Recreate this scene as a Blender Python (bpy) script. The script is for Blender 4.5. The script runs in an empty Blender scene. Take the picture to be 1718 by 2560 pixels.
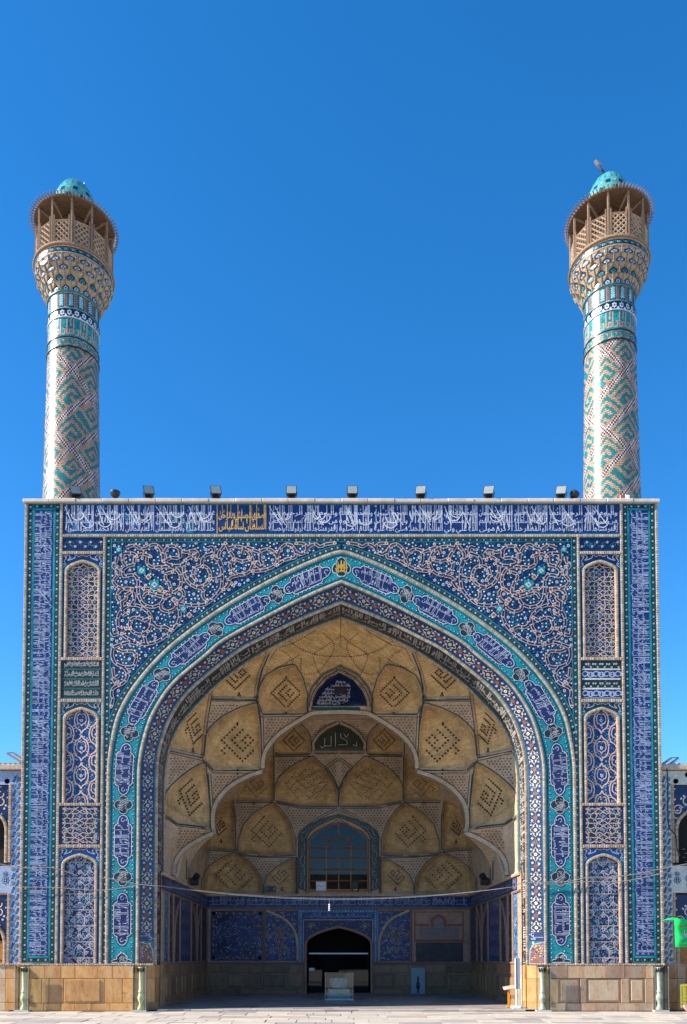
import bpy, math, random
import numpy as np
from mathutils import Vector, Matrix

R = random.Random(7)
sc = bpy.context.scene
COL = sc.collection

# ---------------------------------------------------------------- camera, sky, sun, exposure
F_PX, W_PX, H_PX = 2050.0, 1718.0, 2560.0
CX, CY, CZ = -0.30, -25.0, 1.65
PITCH = math.radians(2.1)
PPX = 829.5
PPY = 2393.0 - F_PX * math.tan(PITCH)
cam = bpy.data.cameras.new("camera")
cam_o = bpy.data.objects.new("camera", cam); COL.objects.link(cam_o)
cam_o.location = (CX, CY, CZ)
cam_o.rotation_euler = (math.pi / 2 + PITCH, 0, 0)
cam.sensor_fit = 'HORIZONTAL'; cam.sensor_width = 36.0
cam.lens = 36.0 * F_PX / W_PX
cam.shift_x = (W_PX / 2 - PPX) / W_PX
cam.shift_y = (PPY - H_PX / 2) / W_PX
cam.clip_start = 0.1; cam.clip_end = 6000
sc.camera = cam_o

SUN_DIR = Vector((-1.0, -0.21, 0.66)).normalized()      # towards the sun
EL = math.asin(SUN_DIR.z); AZ = math.atan2(SUN_DIR.x, SUN_DIR.y)
world = bpy.data.worlds.new("World"); sc.world = world; world.use_nodes = True
nt = world.node_tree
bg = nt.nodes["Background"]
sky = nt.nodes.new("ShaderNodeTexSky"); sky.sky_type = 'NISHITA'; sky.sun_disc = False
sky.sun_elevation = EL; sky.sun_rotation = AZ
sky.altitude = 1600; sky.air_density = 1.0; sky.dust_density = 0.25; sky.ozone_density = 3.0
hs = nt.nodes.new("ShaderNodeHueSaturation"); hs.inputs["Saturation"].default_value = 1.32; hs.inputs["Value"].default_value = 1.04
nt.links.new(sky.outputs[0], hs.inputs["Color"]); nt.links.new(hs.outputs[0], bg.inputs[0]); bg.inputs[1].default_value = 0.108
sl = bpy.data.lights.new("sun", 'SUN'); sl.energy = 4.4; sl.angle = math.radians(0.5); sl.color = (1.0, 0.93, 0.82)
so = bpy.data.objects.new("sun", sl); COL.objects.link(so)
so.rotation_euler = SUN_DIR.to_track_quat('Z', 'Y').to_euler()
so.location = (-30, -10, 30)
vs = sc.view_settings
vs.view_transform = 'Standard'; vs.look = 'None'; vs.gamma = 1.0; vs.use_curve_mapping = False
vs.exposure = 1.42

# ---------------------------------------------------------------- measuring the photograph: a pixel and a distance give a point
SA, CA = math.sin(PITCH), math.cos(PITCH)
def P(px, py, Y=0.0):
    px = np.asarray(px, float); py = np.asarray(py, float)
    a = (px - PPX) / F_PX; b = (PPY - py) / F_PX
    dy = CA - b * SA; dz = SA + b * CA
    t = (np.asarray(Y, float) - CY) / dy
    return np.stack(np.broadcast_arrays(CX + t * a, CY + t * dy, CZ + t * dz), -1)
XC = float(P(854.5, 1890)[0])
def hx(h): return float(P(854.5 + h, 1890)[0]) - XC      # half distance on the front plane
def Z(py, Y=0.0): return float(P(PPX, py, Y)[2])

# ---------------------------------------------------------------- materials
MATS = {}
def nn(m, t, **kw):
    n = m.node_tree.nodes.new(t)
    for k, v in kw.items(): setattr(n, k, v)
    return n
def lk(m, a, b): m.node_tree.links.new(a, b)
def base_mat(name, rough=0.6, spec=0.5):
    m = bpy.data.materials.new(name); m.use_nodes = True
    b = m.node_tree.nodes["Principled BSDF"]
    b.inputs["Roughness"].default_value = rough
    b.inputs["Specular IOR Level"].default_value = spec
    MATS[name] = m
    return m, b
def pos(m):
    return nn(m, "ShaderNodeNewGeometry").outputs["Position"]
def noise(m, scale, detail=4, rough=0.6, vec=None):
    n = nn(m, "ShaderNodeTexNoise"); n.inputs["Scale"].default_value = scale
    n.inputs["Detail"].default_value = detail; n.inputs["Roughness"].default_value = rough
    lk(m, vec if vec is not None else pos(m), n.inputs["Vector"]); return n
def ramp(m, src, stops):
    r = nn(m, "ShaderNodeValToRGB"); e = r.color_ramp.elements
    while len(e) < len(stops): e.new(0.5)
    for el, (p, c) in zip(e, stops): el.position = p; el.color = (*c, 1) if len(c) == 3 else c
    lk(m, src, r.inputs[0]); return r
def mix(m, fac, a, b, mode='MIX'):
    x = nn(m, "ShaderNodeMix", data_type='RGBA', blend_type=mode)
    for s, v in ((x.inputs[0], fac), (x.inputs[6], a), (x.inputs[7], b)):
        if hasattr(v, "is_linked") or isinstance(v, bpy.types.NodeSocket): lk(m, v, s)
        else: s.default_value = v if not isinstance(v, tuple) else ((*v, 1) if len(v) == 3 else v)
    return x.outputs[2]
def mul(c, k): return tuple(x * k for x in c)
def bump(m, b, src, dist=0.01, strength=0.5):
    n = nn(m, "ShaderNodeBump"); n.inputs["Distance"].default_value = dist; n.inputs["Strength"].default_value = strength
    lk(m, src, n.inputs["Height"]); lk(m, n.outputs[0], b.inputs["Normal"])

def glaze(name, c, rough=0.3, var=0.45, spec=0.35):
    """glazed tile: mottled colour, slightly uneven gloss"""
    m, b = base_mat(name, rough, spec)
    n1 = noise(m, 3.2, 5, 0.75); n2 = noise(m, 26.0, 2, 0.5)
    lo, hi = mul(c, 1 - var), mul(c, 1 + var)
    r1 = ramp(m, n1.outputs[0], [(0.3, lo), (0.7, hi)])
    r2 = ramp(m, n2.outputs[0], [(0.3, (0.72,) * 3), (0.7, (1.18,) * 3)])
    n3 = noise(m, 0.55, 4, 0.7); r3 = ramp(m, n3.outputs[0], [(0.32, (0.80, 0.80, 0.82)), (0.68, (1.16, 1.14, 1.10))])
    lk(m, mix(m, 1.0, mix(m, 1.0, r1.outputs[0], r2.outputs[0], 'MULTIPLY'), r3.outputs[0], 'MULTIPLY'), b.inputs["Base Color"])
    rr = ramp(m, n2.outputs[0], [(0.3, (rough * 0.7,) * 3), (0.75, (rough * 1.5,) * 3)])
    lk(m, rr.outputs[0], b.inputs["Roughness"])
    bump(m, b, n2.outputs[0], 0.004, 0.35)
    return m
glaze("lapis", (0.009, 0.029, 0.128))
glaze("navy", (0.006, 0.016, 0.066))
glaze("violet_blue", (0.014, 0.022, 0.094))
glaze("turquoise", (0.008, 0.215, 0.255))
glaze("teal", (0.006, 0.110, 0.150))
glaze("sky_tile", (0.02, 0.16, 0.36))
glaze("black_green", (0.010, 0.024, 0.026))
glaze("green_tile", (0.020, 0.105, 0.075))
glaze("white_tile", (0.54, 0.55, 0.60), 0.35, 0.14)
glaze("blue_white", (0.30, 0.35, 0.49), 0.35, 0.2)
glaze("buff", (0.58, 0.41, 0.335), 0.5, 0.16)
glaze("brown_tile", (0.17, 0.070, 0.045), 0.4, 0.3)
glaze("yellow_tile", (0.58, 0.36, 0.06), 0.4, 0.2)
glaze("grey_script", (0.36, 0.33, 0.31), 0.5, 0.25)
glaze("aubergine", (0.042, 0.030, 0.045), 0.35, 0.3)
glaze("ivory_tile", (0.50, 0.50, 0.42), 0.4, 0.2)

def brickish(name, c1, c2, mort, bw=0.21, bh=0.055, rough=0.85, stain=0.25, proj=0.6, spec=0.2, patch=1.3, herr=False, projz=0.0):
    m, b = base_mat(name, rough, spec)
    g = pos(m); sp = nn(m, "ShaderNodeSeparateXYZ"); lk(m, g, sp.inputs[0])
    mm = nn(m, "ShaderNodeMath", operation='MULTIPLY_ADD'); lk(m, sp.outputs[1], mm.inputs[0]); mm.inputs[1].default_value = proj
    lk(m, sp.outputs[0], mm.inputs[2])
    mz = nn(m, "ShaderNodeMath", operation='MULTIPLY_ADD'); lk(m, sp.outputs[1], mz.inputs[0]); mz.inputs[1].default_value = projz; lk(m, sp.outputs[2], mz.inputs[2])
    cb = nn(m, "ShaderNodeCombineXYZ"); lk(m, mm.outputs[0], cb.inputs[0]); lk(m, mz.outputs[0], cb.inputs[1])
    vec = cb.outputs[0]
    if herr:
        mp = nn(m, "ShaderNodeMapping"); mp.inputs["Rotation"].default_value = (0, 0, math.radians(38)); lk(m, vec, mp.inputs[0]); vec = mp.outputs[0]
    t = nn(m, "ShaderNodeTexBrick"); t.inputs["Scale"].default_value = 1.0
    t.inputs["Brick Width"].default_value = bw; t.inputs["Row Height"].default_value = bh; t.inputs["Mortar Size"].default_value = 0.006
    t.inputs["Color1"].default_value = (*c1, 1); t.inputs["Color2"].default_value = (*c2, 1); t.inputs["Mortar"].default_value = (*mort, 1)
    lk(m, vec, t.inputs["Vector"])
    n1 = noise(m, patch, 6, 0.72)
    r1 = ramp(m, n1.outputs[0], [(0.32, (1 - stain,) * 3), (0.68, (1 + stain,) * 3)])
    n2 = noise(m, 14, 3, 0.6)
    r2 = ramp(m, n2.outputs[0], [(0.3, (0.84,) * 3), (0.7, (1.12,) * 3)])
    cc = mix(m, 1.0, t.outputs[0], r1.outputs[0], 'MULTIPLY'); cc = mix(m, 1.0, cc, r2.outputs[0], 'MULTIPLY')
    lk(m, cc, b.inputs["Base Color"])
    bump(m, b, t.outputs["Fac"], -0.006, 0.6)
    return m
brickish("vault_brick", (0.66, 0.425, 0.190), (0.54, 0.335, 0.142), (0.44, 0.29, 0.15), stain=0.34)
brickish("vault_brick_pale", (0.62, 0.445, 0.300), (0.53, 0.37, 0.24), (0.42, 0.30, 0.20), stain=0.22)
brickish("crown_brick", (0.68, 0.45, 0.205), (0.52, 0.325, 0.135), (0.34, 0.21, 0.10), bw=0.30, bh=0.085, stain=0.22, herr=True, proj=0.0, projz=-0.75)
glaze("tympanum_tile", (0.060, 0.062, 0.045), 0.5, 0.3)
brickish("wall_brick", (0.43, 0.30, 0.21), (0.36, 0.24, 0.165), (0.25, 0.19, 0.14))
for i, c in enumerate(((0.44, 0.33, 0.245), (0.375, 0.27, 0.19), (0.32, 0.22, 0.15))):
    m, b = base_mat("edge_brick_%s" % "abc"[i], 0.8, 0.25)
    n = noise(m, 11, 4, 0.7); r = ramp(m, n.outputs[0], [(0.3, mul(c, 0.72)), (0.7, mul(c, 1.2))]); lk(m, r.outputs[0], b.inputs["Base Color"])
    bump(m, b, n.outputs[0], 0.005, 0.5)
def plain(name, c, rough=0.6, var=0.2, scale=8, spec=0.4, metal=0.0, bmp=0.0):
    m, b = base_mat(name, rough, spec); b.inputs["Metallic"].default_value = metal
    n = noise(m, scale, 5, 0.65); r = ramp(m, n.outputs[0], [(0.3, mul(c, 1 - var)), (0.7, mul(c, 1 + var))])
    lk(m, r.outputs[0], b.inputs["Base Color"])
    if bmp: bump(m, b, n.outputs[0], bmp, 0.6)
    return m
plain("vault_dot", (0.030, 0.018, 0.022), 0.4)
plain("vault_line", (0.022, 0.062, 0.068), 0.4)
plain("mortar", (0.24, 0.18, 0.13), 0.9)
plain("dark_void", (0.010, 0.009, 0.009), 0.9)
plain("wood_grey", (0.235, 0.155, 0.100), 0.85, 0.4, 22, 0.2, bmp=0.004)
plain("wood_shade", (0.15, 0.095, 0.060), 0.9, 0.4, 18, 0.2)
plain("window_wood", (0.30, 0.105, 0.030), 0.45, 0.25, 12)
plain("door_wood", (0.36, 0.15, 0.03), 0.5, 0.3, 10)
plain("black_metal", (0.018, 0.019, 0.022), 0.45, 0.2)
plain("lamp_face", (0.24, 0.26, 0.25), 0.25, 0.15, 14)
plain("steel", (0.42, 0.42, 0.43), 0.35, 0.1, 8, 0.5, 0.8)
plain("cable", (0.22, 0.20, 0.18), 0.6)
plain("cable_white", (0.33, 0.32, 0.31), 0.5)
plain("orange_paint", (0.62, 0.25, 0.02), 0.35, 0.08)
plain("white_paint", (0.72, 0.73, 0.75), 0.5, 0.06)
plain("grey_blue_panel", (0.23, 0.29, 0.36), 0.4, 0.12)
plain("green_cloth", (0.010, 0.52, 0.10), 0.8, 0.14, 3, 0.1)
plain("red_print", (0.50, 0.02, 0.03), 0.8, 0.1)
plain("yellow_net", (0.55, 0.47, 0.01), 0.7, 0.15)
plain("pink_cloth", (0.60, 0.36, 0.31), 0.8, 0.1)
plain("feather", (0.62, 0.60, 0.58), 0.8, 0.2, 30)
plain("grey_feather", (0.16, 0.15, 0.15), 0.8, 0.3, 30)
plain("onyx_pale", (0.60, 0.52, 0.34), 0.45, 0.22, 4)
glaze("hall_blue", (0.028, 0.045, 0.150), 0.4, 0.4)
plain("tablet_grey", (0.25, 0.19, 0.175), 0.6, 0.25, 9)
plain("slate", (0.045, 0.040, 0.045), 0.5, 0.35, 5)
plain("pink_marble", (0.36, 0.20, 0.135), 0.5, 0.25, 5)
plain("red_marble", (0.24, 0.075, 0.05), 0.5, 0.25, 7)
plain("grey_marble", (0.42, 0.41, 0.37), 0.45, 0.2, 6)
plain("basin_stone", (0.30, 0.36, 0.38), 0.7, 0.2, 9)
plain("pavement_joint", (0.09, 0.08, 0.07), 0.95)
plain("coping", (0.52, 0.45, 0.38), 0.8, 0.2, 3, 0.2, bmp=0.006)

def slab(name, stops, scale=1.6, rough=0.45, vein=True, streak=True):
    m, b = base_mat(name, rough, 0.4)
    oi = nn(m, "ShaderNodeObjectInfo")
    g = pos(m)
    mp = nn(m, "ShaderNodeMapping"); mp.inputs["Scale"].default_value = (1.5, 1.5, 0.55 if streak else 1.5); lk(m, g, mp.inputs[0])
    off = nn(m, "ShaderNodeVectorMath", operation='ADD'); lk(m, mp.outputs[0], off.inputs[0])
    sc_ = nn(m, "ShaderNodeVectorMath", operation='SCALE'); sc_.inputs[0].default_value = (37, 19, 53); lk(m, oi.outputs["Random"], sc_.inputs["Scale"])
    lk(m, sc_.outputs[0], off.inputs[1])
    n = noise(m, scale, 7, 0.68, off.outputs[0]); n.inputs["Distortion"].default_value = 0.6
    r = ramp(m, n.outputs[0], stops)
    tint = ramp(m, oi.outputs["Random"], [(0, (0.68, 0.62, 0.62)), (0.35, (1.0, 0.92, 0.86)), (0.7, (1.05, 1.0, 0.92)), (1, (1.18, 1.08, 0.95))])
    c = mix(m, 1.0, r.outputs[0], tint.outputs[0], 'MULTIPLY')
    if vein:
        v = noise(m, scale * 1.7, 3, 0.5, off.outputs[0]); v.inputs["Distortion"].default_value = 1.8
        vr = ramp(m, v.outputs[0], [(0.485, (1, 1, 1)), (0.5, (0.58, 0.45, 0.36)), (0.515, (1, 1, 1))])
        c = mix(m, 0.8, c, vr.outputs[0], 'MULTIPLY')
    lk(m, c, b.inputs["Base Color"])
    bump(m, b, n.outputs[0], 0.004, 0.4)
    return m
slab("onyx_warm", [(0.25, (0.24, 0.11, 0.040)), (0.45, (0.45, 0.235, 0.085)), (0.6, (0.52, 0.32, 0.135)), (0.78, (0.52, 0.42, 0.27))])
slab("onyx_cool", [(0.25, (0.28, 0.145, 0.075)), (0.42, (0.42, 0.27, 0.16)), (0.6, (0.46, 0.37, 0.26)), (0.78, (0.38, 0.35, 0.28))])
slab("dado_stone", [(0.25, (0.14, 0.080, 0.050)), (0.5, (0.26, 0.160, 0.092)), (0.75, (0.33, 0.225, 0.13))])
plain("rib_brick", (0.23, 0.140, 0.100), 0.8, 0.25, 9)
slab("paving", [(0.25, (0.31, 0.285, 0.25)), (0.5, (0.40, 0.375, 0.34)), (0.75, (0.46, 0.435, 0.40))], 1.9, 0.85, False, False)
slab("floor_stone", [(0.25, (0.20, 0.19, 0.19)), (0.5, (0.27, 0.255, 0.25)), (0.75, (0.33, 0.31, 0.30))], 1.2, 0.6, False, False)

def glass_mat(name, tint, alpha):
    """thin sheet glass: mostly see-through with a sharp reflection"""
    m = bpy.data.materials.new(name); m.use_nodes = True; t = m.node_tree
    t.nodes.remove(t.nodes["Principled BSDF"]); out = t.nodes["Material Output"]
    tr = t.nodes.new("ShaderNodeBsdfTransparent"); tr.inputs[0].default_value = (*tint, 1)
    gl = t.nodes.new("ShaderNodeBsdfGlossy"); gl.inputs["Roughness"].default_value = 0.02
    lw = t.nodes.new("ShaderNodeLayerWeight"); lw.inputs[0].default_value = 0.28
    md = t.nodes.new("ShaderNodeMath"); md.operation = 'MULTIPLY_ADD'; md.inputs[1].default_value = 0.8; md.inputs[2].default_value = alpha
    t.links.new(lw.outputs["Fresnel"], md.inputs[0])
    mx = t.nodes.new("ShaderNodeMixShader"); t.links.new(md.outputs[0], mx.inputs[0]); t.links.new(tr.outputs[0], mx.inputs[1]); t.links.new(gl.outputs[0], mx.inputs[2])
    t.links.new(mx.outputs[0], out.inputs[0]); MATS[name] = m
glass_mat("case_glass", (0.93, 0.98, 0.95), 0.02)
glass_mat("door_glass", (0.55, 0.62, 0.62), 0.01)
glass_mat("window_glass", (0.30, 0.42, 0.5), 0.018)

# ---------------------------------------------------------------- mesh building
class MB:
    """collects faces (flat loops) with a material each; build() links them as ONE mesh object"""
    def __init__(s): s.V = []; s.L = []; s.S = []; s.M = []; s.n = 0; s.mats = []
    def mi(s, name):
        if name not in s.mats: s.mats.append(name)
        return s.mats.index(name)
    def raw(s, pts, loops, sizes, mat):
        pts = np.asarray(pts, float); s.V.append(pts); s.L.append(np.asarray(loops, int) + s.n)
        sizes = np.asarray(sizes, int); s.S.append(sizes)
        s.M.append(np.full(len(sizes), s.mi(mat), int) if isinstance(mat, str) else np.asarray(mat, int)); s.n += len(pts)
    def faces(s, pts, faces, mat):
        s.raw(pts, [i for f in faces for i in f], [len(f) for f in faces], mat)
    def quad(s, a, b, c, d, mat): s.faces([a, b, c, d], [(0, 1, 2, 3)], mat)
    def box(s, lo, hi, mat):
        (x0, y0, z0), (x1, y1, z1) = lo, hi
        v = [(x0, y0, z0), (x1, y0, z0), (x1, y1, z0), (x0, y1, z0), (x0, y0, z1), (x1, y0, z1), (x1, y1, z1), (x0, y1, z1)]
        s.faces(v, [(0, 3, 2, 1), (4, 5, 6, 7), (0, 1, 5, 4), (1, 2, 6, 5), (2, 3, 7, 6), (3, 0, 4, 7)], mat)
    def bev(s, lo, hi, mat, e=0.01):
        """box whose front (-y) edge is chamfered"""
        (x0, y0, z0), (x1, y1, z1) = lo, hi
        v = [(x0, y1, z0), (x1, y1, z0), (x1, y1, z1), (x0, y1, z1), (x0, y0 + e, z0), (x1, y0 + e, z0), (x1, y0 + e, z1), (x0, y0 + e, z1),
             (x0 + e, y0, z0 + e), (x1 - e, y0, z0 + e), (x1 - e, y0, z1 - e), (x0 + e, y0, z1 - e)]
        f = [(8, 9, 10, 11)]
        for i in range(4):
            j = (i + 1) % 4; f += [(4 + i, 4 + j, 8 + j, 8 + i), (i, j, 4 + j, 4 + i)]
        s.faces(v, f, mat)
    def tube(s, pts, r, mat, n=6, r2=None, cap=True):
        pts = [Vector(p) for p in pts]; N = len(pts); V = []
        for i, p in enumerate(pts):
            d = (pts[min(i + 1, N - 1)] - pts[max(i - 1, 0)]).normalized()
            u = d.orthogonal().normalized() if abs(d.z) > 0.9 else d.cross(Vector((0, 0, 1))).normalized(); w = d.cross(u)
            rr = r if r2 is None else r + (r2 - r) * i / (N - 1)
            V += [tuple(p + (u * math.cos(2 * math.pi * k / n) + w * math.sin(2 * math.pi * k / n)) * rr) for k in range(n)]
        f = [(i * n + k, i * n + (k + 1) % n, (i + 1) * n + (k + 1) % n, (i + 1) * n + k) for i in range(N - 1) for k in range(n)]
        if cap: f += [tuple(range(n))[::-1], tuple(range((N - 1) * n, N * n))]
        s.faces(V, f, mat)
    def lathe(s, prof, c, mat, n=20):
        V = [(c[0] + r * math.cos(2 * math.pi * k / n), c[1] + r * math.sin(2 * math.pi * k / n), c[2] + z) for r, z in prof for k in range(n)]
        f = [(i * n + k, i * n + (k + 1) % n, (i + 1) * n + (k + 1) % n, (i + 1) * n + k) for i in range(len(prof) - 1) for k in range(n)]
        s.faces(V, f, mat)
    def build(s, name, parent=None, kind=None, smooth=False, mirror=False, label=None):
        if not s.V: return None
        V = np.concatenate(s.V); L = np.concatenate(s.L); S = np.concatenate(s.S); M = np.concatenate(s.M)
        st = np.concatenate([[0], np.cumsum(S)[:-1]])
        if mirror:
            V = V.copy(); V[:, 0] *= -1
            own = np.repeat(np.arange(len(S)), S); k = np.arange(len(L)) - st[own]
            L = L[st[own] + (S[own] - 1 - k)]
        me = bpy.data.meshes.new(name)
        me.vertices.add(len(V)); me.vertices.foreach_set("co", V.astype(np.float32).ravel())
        me.loops.add(len(L)); me.loops.foreach_set("vertex_index", L.astype(np.int32))
        me.polygons.add(len(S)); me.polygons.foreach_set("loop_start", st.astype(np.int32))
        for mn in s.mats: me.materials.append(MATS[mn])
        me.polygons.foreach_set("material_index", M.astype(np.int32))
        me.polygons.foreach_set("use_smooth", np.full(len(S), bool(smooth)))
        me.update(calc_edges=True); me.validate()
        o = bpy.data.objects.new(name, me); COL.objects.link(o)
        if parent is not None:
            o.parent = parent; o.matrix_parent_inverse = Matrix.Translation(parent_loc(parent)).inverted()
        if kind: o["kind"] = kind
        if label: o["label"] = label
        return o
def parent_loc(o):
    l = Vector(o.location)
    return l if o.parent is None else l + (Vector((0, 0, 0)))
def thing(name, label, cat, loc=(0, 0, 0), group=None):
    o = bpy.data.objects.new(name, None); COL.objects.link(o); o.location = loc
    o.empty_display_size = 0.3
    o["label"] = label; o["category"] = cat
    if group: o["group"] = group
    return o
def tag(o, label, cat, group=None):
    o["label"] = label; o["category"] = cat
    if group: o["group"] = group
    return o
def copy_thing(o, loc, label):
    c = o.copy(); COL.objects.link(c); c.location = loc; c["label"] = label
    for ch in list(o.children):
        k = ch.copy(); COL.objects.link(k); k.parent = c
        for g in list(ch.children):
            q = g.copy(); COL.objects.link(q); q.parent = k
    return c

# ---------------------------------------------------------------- flat ornament: drawn in (u, v), laid on a surface by a map
class Sheet(MB):
    """2-D shapes on layers; f(u, v, h) carries them onto a wall, a band or a vault"""
    LAY = 0.0025
    def __init__(s, f): super().__init__(); s.f = f
    def put(s, pts, loops, sizes, mat, lay):
        pts = np.asarray(pts, float)
        s.raw(s.f(pts[:, 0], pts[:, 1], np.full(len(pts), lay * s.LAY)), loops, sizes, mat)
    def poly(s, pts, mat, lay=1): s.put(pts, range(len(pts)), [len(pts)], mat, lay)
    def rect(s, u0, v0, u1, v1, mat, lay=0, nu=1, nv=1):
        U = np.linspace(u0, u1, nu + 1); Vv = np.linspace(v0, v1, nv + 1)
        pts = np.array([(u, v) for v in Vv for u in U]); w = nu + 1
        f = [(j * w + i, j * w + i + 1, (j + 1) * w + i + 1, (j + 1) * w + i) for j in range(nv) for i in range(nu)]
        s.put(pts, [i for q in f for i in q], [4] * len(f), mat, lay)
    def dot(s, u, v, r, mat, lay=2, n=6, a=0.0):
        t = np.arange(n) * 2 * math.pi / n + a
        s.put(np.stack([u + r * np.cos(t), v + r * np.sin(t)], 1), range(n), [n], mat, lay)
    def flower(s, u, v, r, mat="white_tile", core="navy", lay=3, n=6, a=0.3):
        t = np.arange(2 * n) * math.pi / n + a; rr = np.where(np.arange(2 * n) % 2 == 0, r, r * 0.68)
        s.put(np.stack([u + rr * np.cos(t), v + rr * np.sin(t)], 1), range(2 * n), [2 * n], mat, lay)
        if core: s.dot(u, v, r * 0.38, core, lay + 1, 6)
    def ribbon(s, pts, w, mat, lay=2, taper=False, closed=False):
        p = np.asarray(pts, float); N = len(p)
        if N < 2: return
        if closed: d = np.roll(p, -1, 0) - np.roll(p, 1, 0)
        else: d = np.gradient(p, axis=0)
        d /= np.maximum(np.hypot(d[:, 0], d[:, 1]), 1e-9)[:, None]
        nrm = np.stack([-d[:, 1], d[:, 0]], 1)
        ww = np.full(N, w / 2)
        if taper: ww = ww * np.clip(np.minimum(np.arange(N) + .3, N - 1 - np.arange(N) + .3) / (0.25 * N), 0.15, 1)
        a = p + nrm * ww[:, None]; b = p - nrm * ww[:, None]
        M = N if closed else N - 1
        f = [(i, N + i, N + (i + 1) % N, (i + 1) % N) for i in range(M)]
        s.put(np.concatenate([a, b]), [i for q in f for i in q], [4] * M, mat, lay)
    def curl(s, u, v, r, a0, a1, w, mat, lay=2, n=7):
        t = np.linspace(a0, a1, n); rr = np.linspace(r, r * 0.55, n)
        s.ribbon(np.stack([u + rr * np.cos(t), v + rr * np.sin(t)], 1), w, mat, lay)
def flat(y, ox=0.0, oz=0.0, turn=0):
    if turn == 0: return lambda u, v, h: np.stack([ox + u, y - h + 0 * u, oz + v], -1)
    if turn == 1: return lambda u, v, h: np.stack([ox - v, y - h + 0 * u, oz + u], -1)      # reads upwards, tops to the left
    return lambda u, v, h: np.stack([ox + v, y - h + 0 * u, oz - u], -1)                     # reads downwards, tops to the right
def smooth(pts, n=8, closed=False):
    p = np.asarray(pts, float); N = len(p); out = []
    rng = range(N if closed else N - 1)
    for i in rng:
        p0 = p[(i - 1) % N] if closed or i > 0 else 2 * p[0] - p[1]
        p1 = p[i]; p2 = p[(i + 1) % N]
        p3 = p[(i + 2) % N] if closed or i + 2 < N else 2 * p[N - 1] - p[N - 2]
        for t in np.arange(n) / n:
            out.append(0.5 * (2 * p1 + (p2 - p0) * t + (2 * p0 - 5 * p1 + 4 * p2 - p3) * t * t + (3 * p1 - p0 - 3 * p2 + p3) * t ** 3))
    if not closed: out.append(p[-1])
    return np.array(out)
def resample(p, n):
    p = np.asarray(p, float); d = np.concatenate([[0], np.cumsum(np.linalg.norm(np.diff(p, axis=0), axis=1))])
    t = np.linspace(0, d[-1], n)
    return np.stack([np.interp(t, d, p[:, k]) for k in range(p.shape[1])], 1)
def inside(px, py, poly):
    poly = np.asarray(poly, float); x, y = np.asarray(px, float), np.asarray(py, float); c = np.zeros(x.shape, bool)
    j = len(poly) - 1
    for i in range(len(poly)):
        xi, yi = poly[i]; xj, yj = poly[j]
        if yi != yj:
            c ^= ((yi > y) != (yj > y)) & (x < (xj - xi) * (y - yi) / (yj - yi) + xi)
        j = i
    return c
def pdist(x, y, line, closed=False):
    """distance to a polyline and the position (0..1) along it"""
    p = np.asarray(line, float)
    if closed: p = np.concatenate([p, p[:1]])
    best = np.full(x.shape, 1e9); where = np.zeros(x.shape)
    for i in range(len(p) - 1):
        a, d = p[i], p[i + 1] - p[i]; L = max(d @ d, 1e-9)
        t = np.clip(((x - a[0]) * d[0] + (y - a[1]) * d[1]) / L, 0, 1)
        q = np.hypot(x - a[0] - t * d[0], y - a[1] - t * d[1])
        k = q < best; best = np.where(k, q, best); where = np.where(k, (i + t) / (len(p) - 1), where)
    return best, where

# ---------------------------------------------------------------- Arabic lettering as mesh
_one = {'ا': 0xFE8D, 'أ': 0xFE83, 'إ': 0xFE87, 'د': 0xFEA9, 'ذ': 0xFEAB, 'ر': 0xFEAD, 'ز': 0xFEAF, 'و': 0xFEED, 'ة': 0xFE93, 'ى': 0xFEEF}
_two = {'ب': 0xFE8F, 'ت': 0xFE95, 'ث': 0xFE99, 'ج': 0xFE9D, 'ح': 0xFEA1, 'خ': 0xFEA5, 'س': 0xFEB1, 'ش': 0xFEB5, 'ص': 0xFEB9, 'ض': 0xFEBD, 'ط': 0xFEC1,
        'ظ': 0xFEC5, 'ع': 0xFEC9, 'غ': 0xFECD, 'ف': 0xFED1, 'ق': 0xFED5, 'ك': 0xFED9, 'ل': 0xFEDD, 'م': 0xFEE1, 'ن': 0xFEE5, 'ه': 0xFEE9, 'ي': 0xFEF1}
def shaped(word):
    out = []; prev = False; i = 0
    while i < len(word):
        c = word[i]; nx = word[i + 1] if i + 1 < len(word) else ' '
        if c == 'ل' and nx == 'ا':
            out.append(chr(0xFEFC if prev else 0xFEFB)); prev = False; i += 2; continue
        if c in _two:
            j = nx in _two or nx in _one
            out.append(chr(_two[c] + ((3 if j else 1) if prev else (2 if j else 0)))); prev = j
        elif c in _one: out.append(chr(_one[c] + (1 if prev else 0))); prev = False
        else: out.append(c); prev = False
        i += 1
    return out[::-1]
_glyph = {}
def glyph(ch, bold):
    if (ch, bold) in _glyph: return _glyph[(ch, bold)]
    got = []
    for body in (ch, ch + ch):
        cu = bpy.data.curves.new("t", 'FONT'); cu.body = body; cu.resolution_u = 1; cu.offset = bold
        o = bpy.data.objects.new("t", cu); COL.objects.link(o)
        me = bpy.data.meshes.new_from_object(o.evaluated_get(bpy.context.evaluated_depsgraph_get()))
        v = np.array([q.co[:2] for q in me.vertices]) if len(me.vertices) else np.zeros((0, 2))
        f = [tuple(q.vertices) for q in me.polygons]
        got.append((v, f)); bpy.data.objects.remove(o); bpy.data.curves.remove(cu); bpy.data.meshes.remove(me)
    v, f = got[0]
    adv = got[1][0][:, 0].max() - v[:, 0].max() if len(v) else 0.3
    _glyph[(ch, bold)] = (v, np.array([i for q in f for i in q], int), np.array([len(q) for q in f], int), float(adv))
    return _glyph[(ch, bold)]
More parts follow.
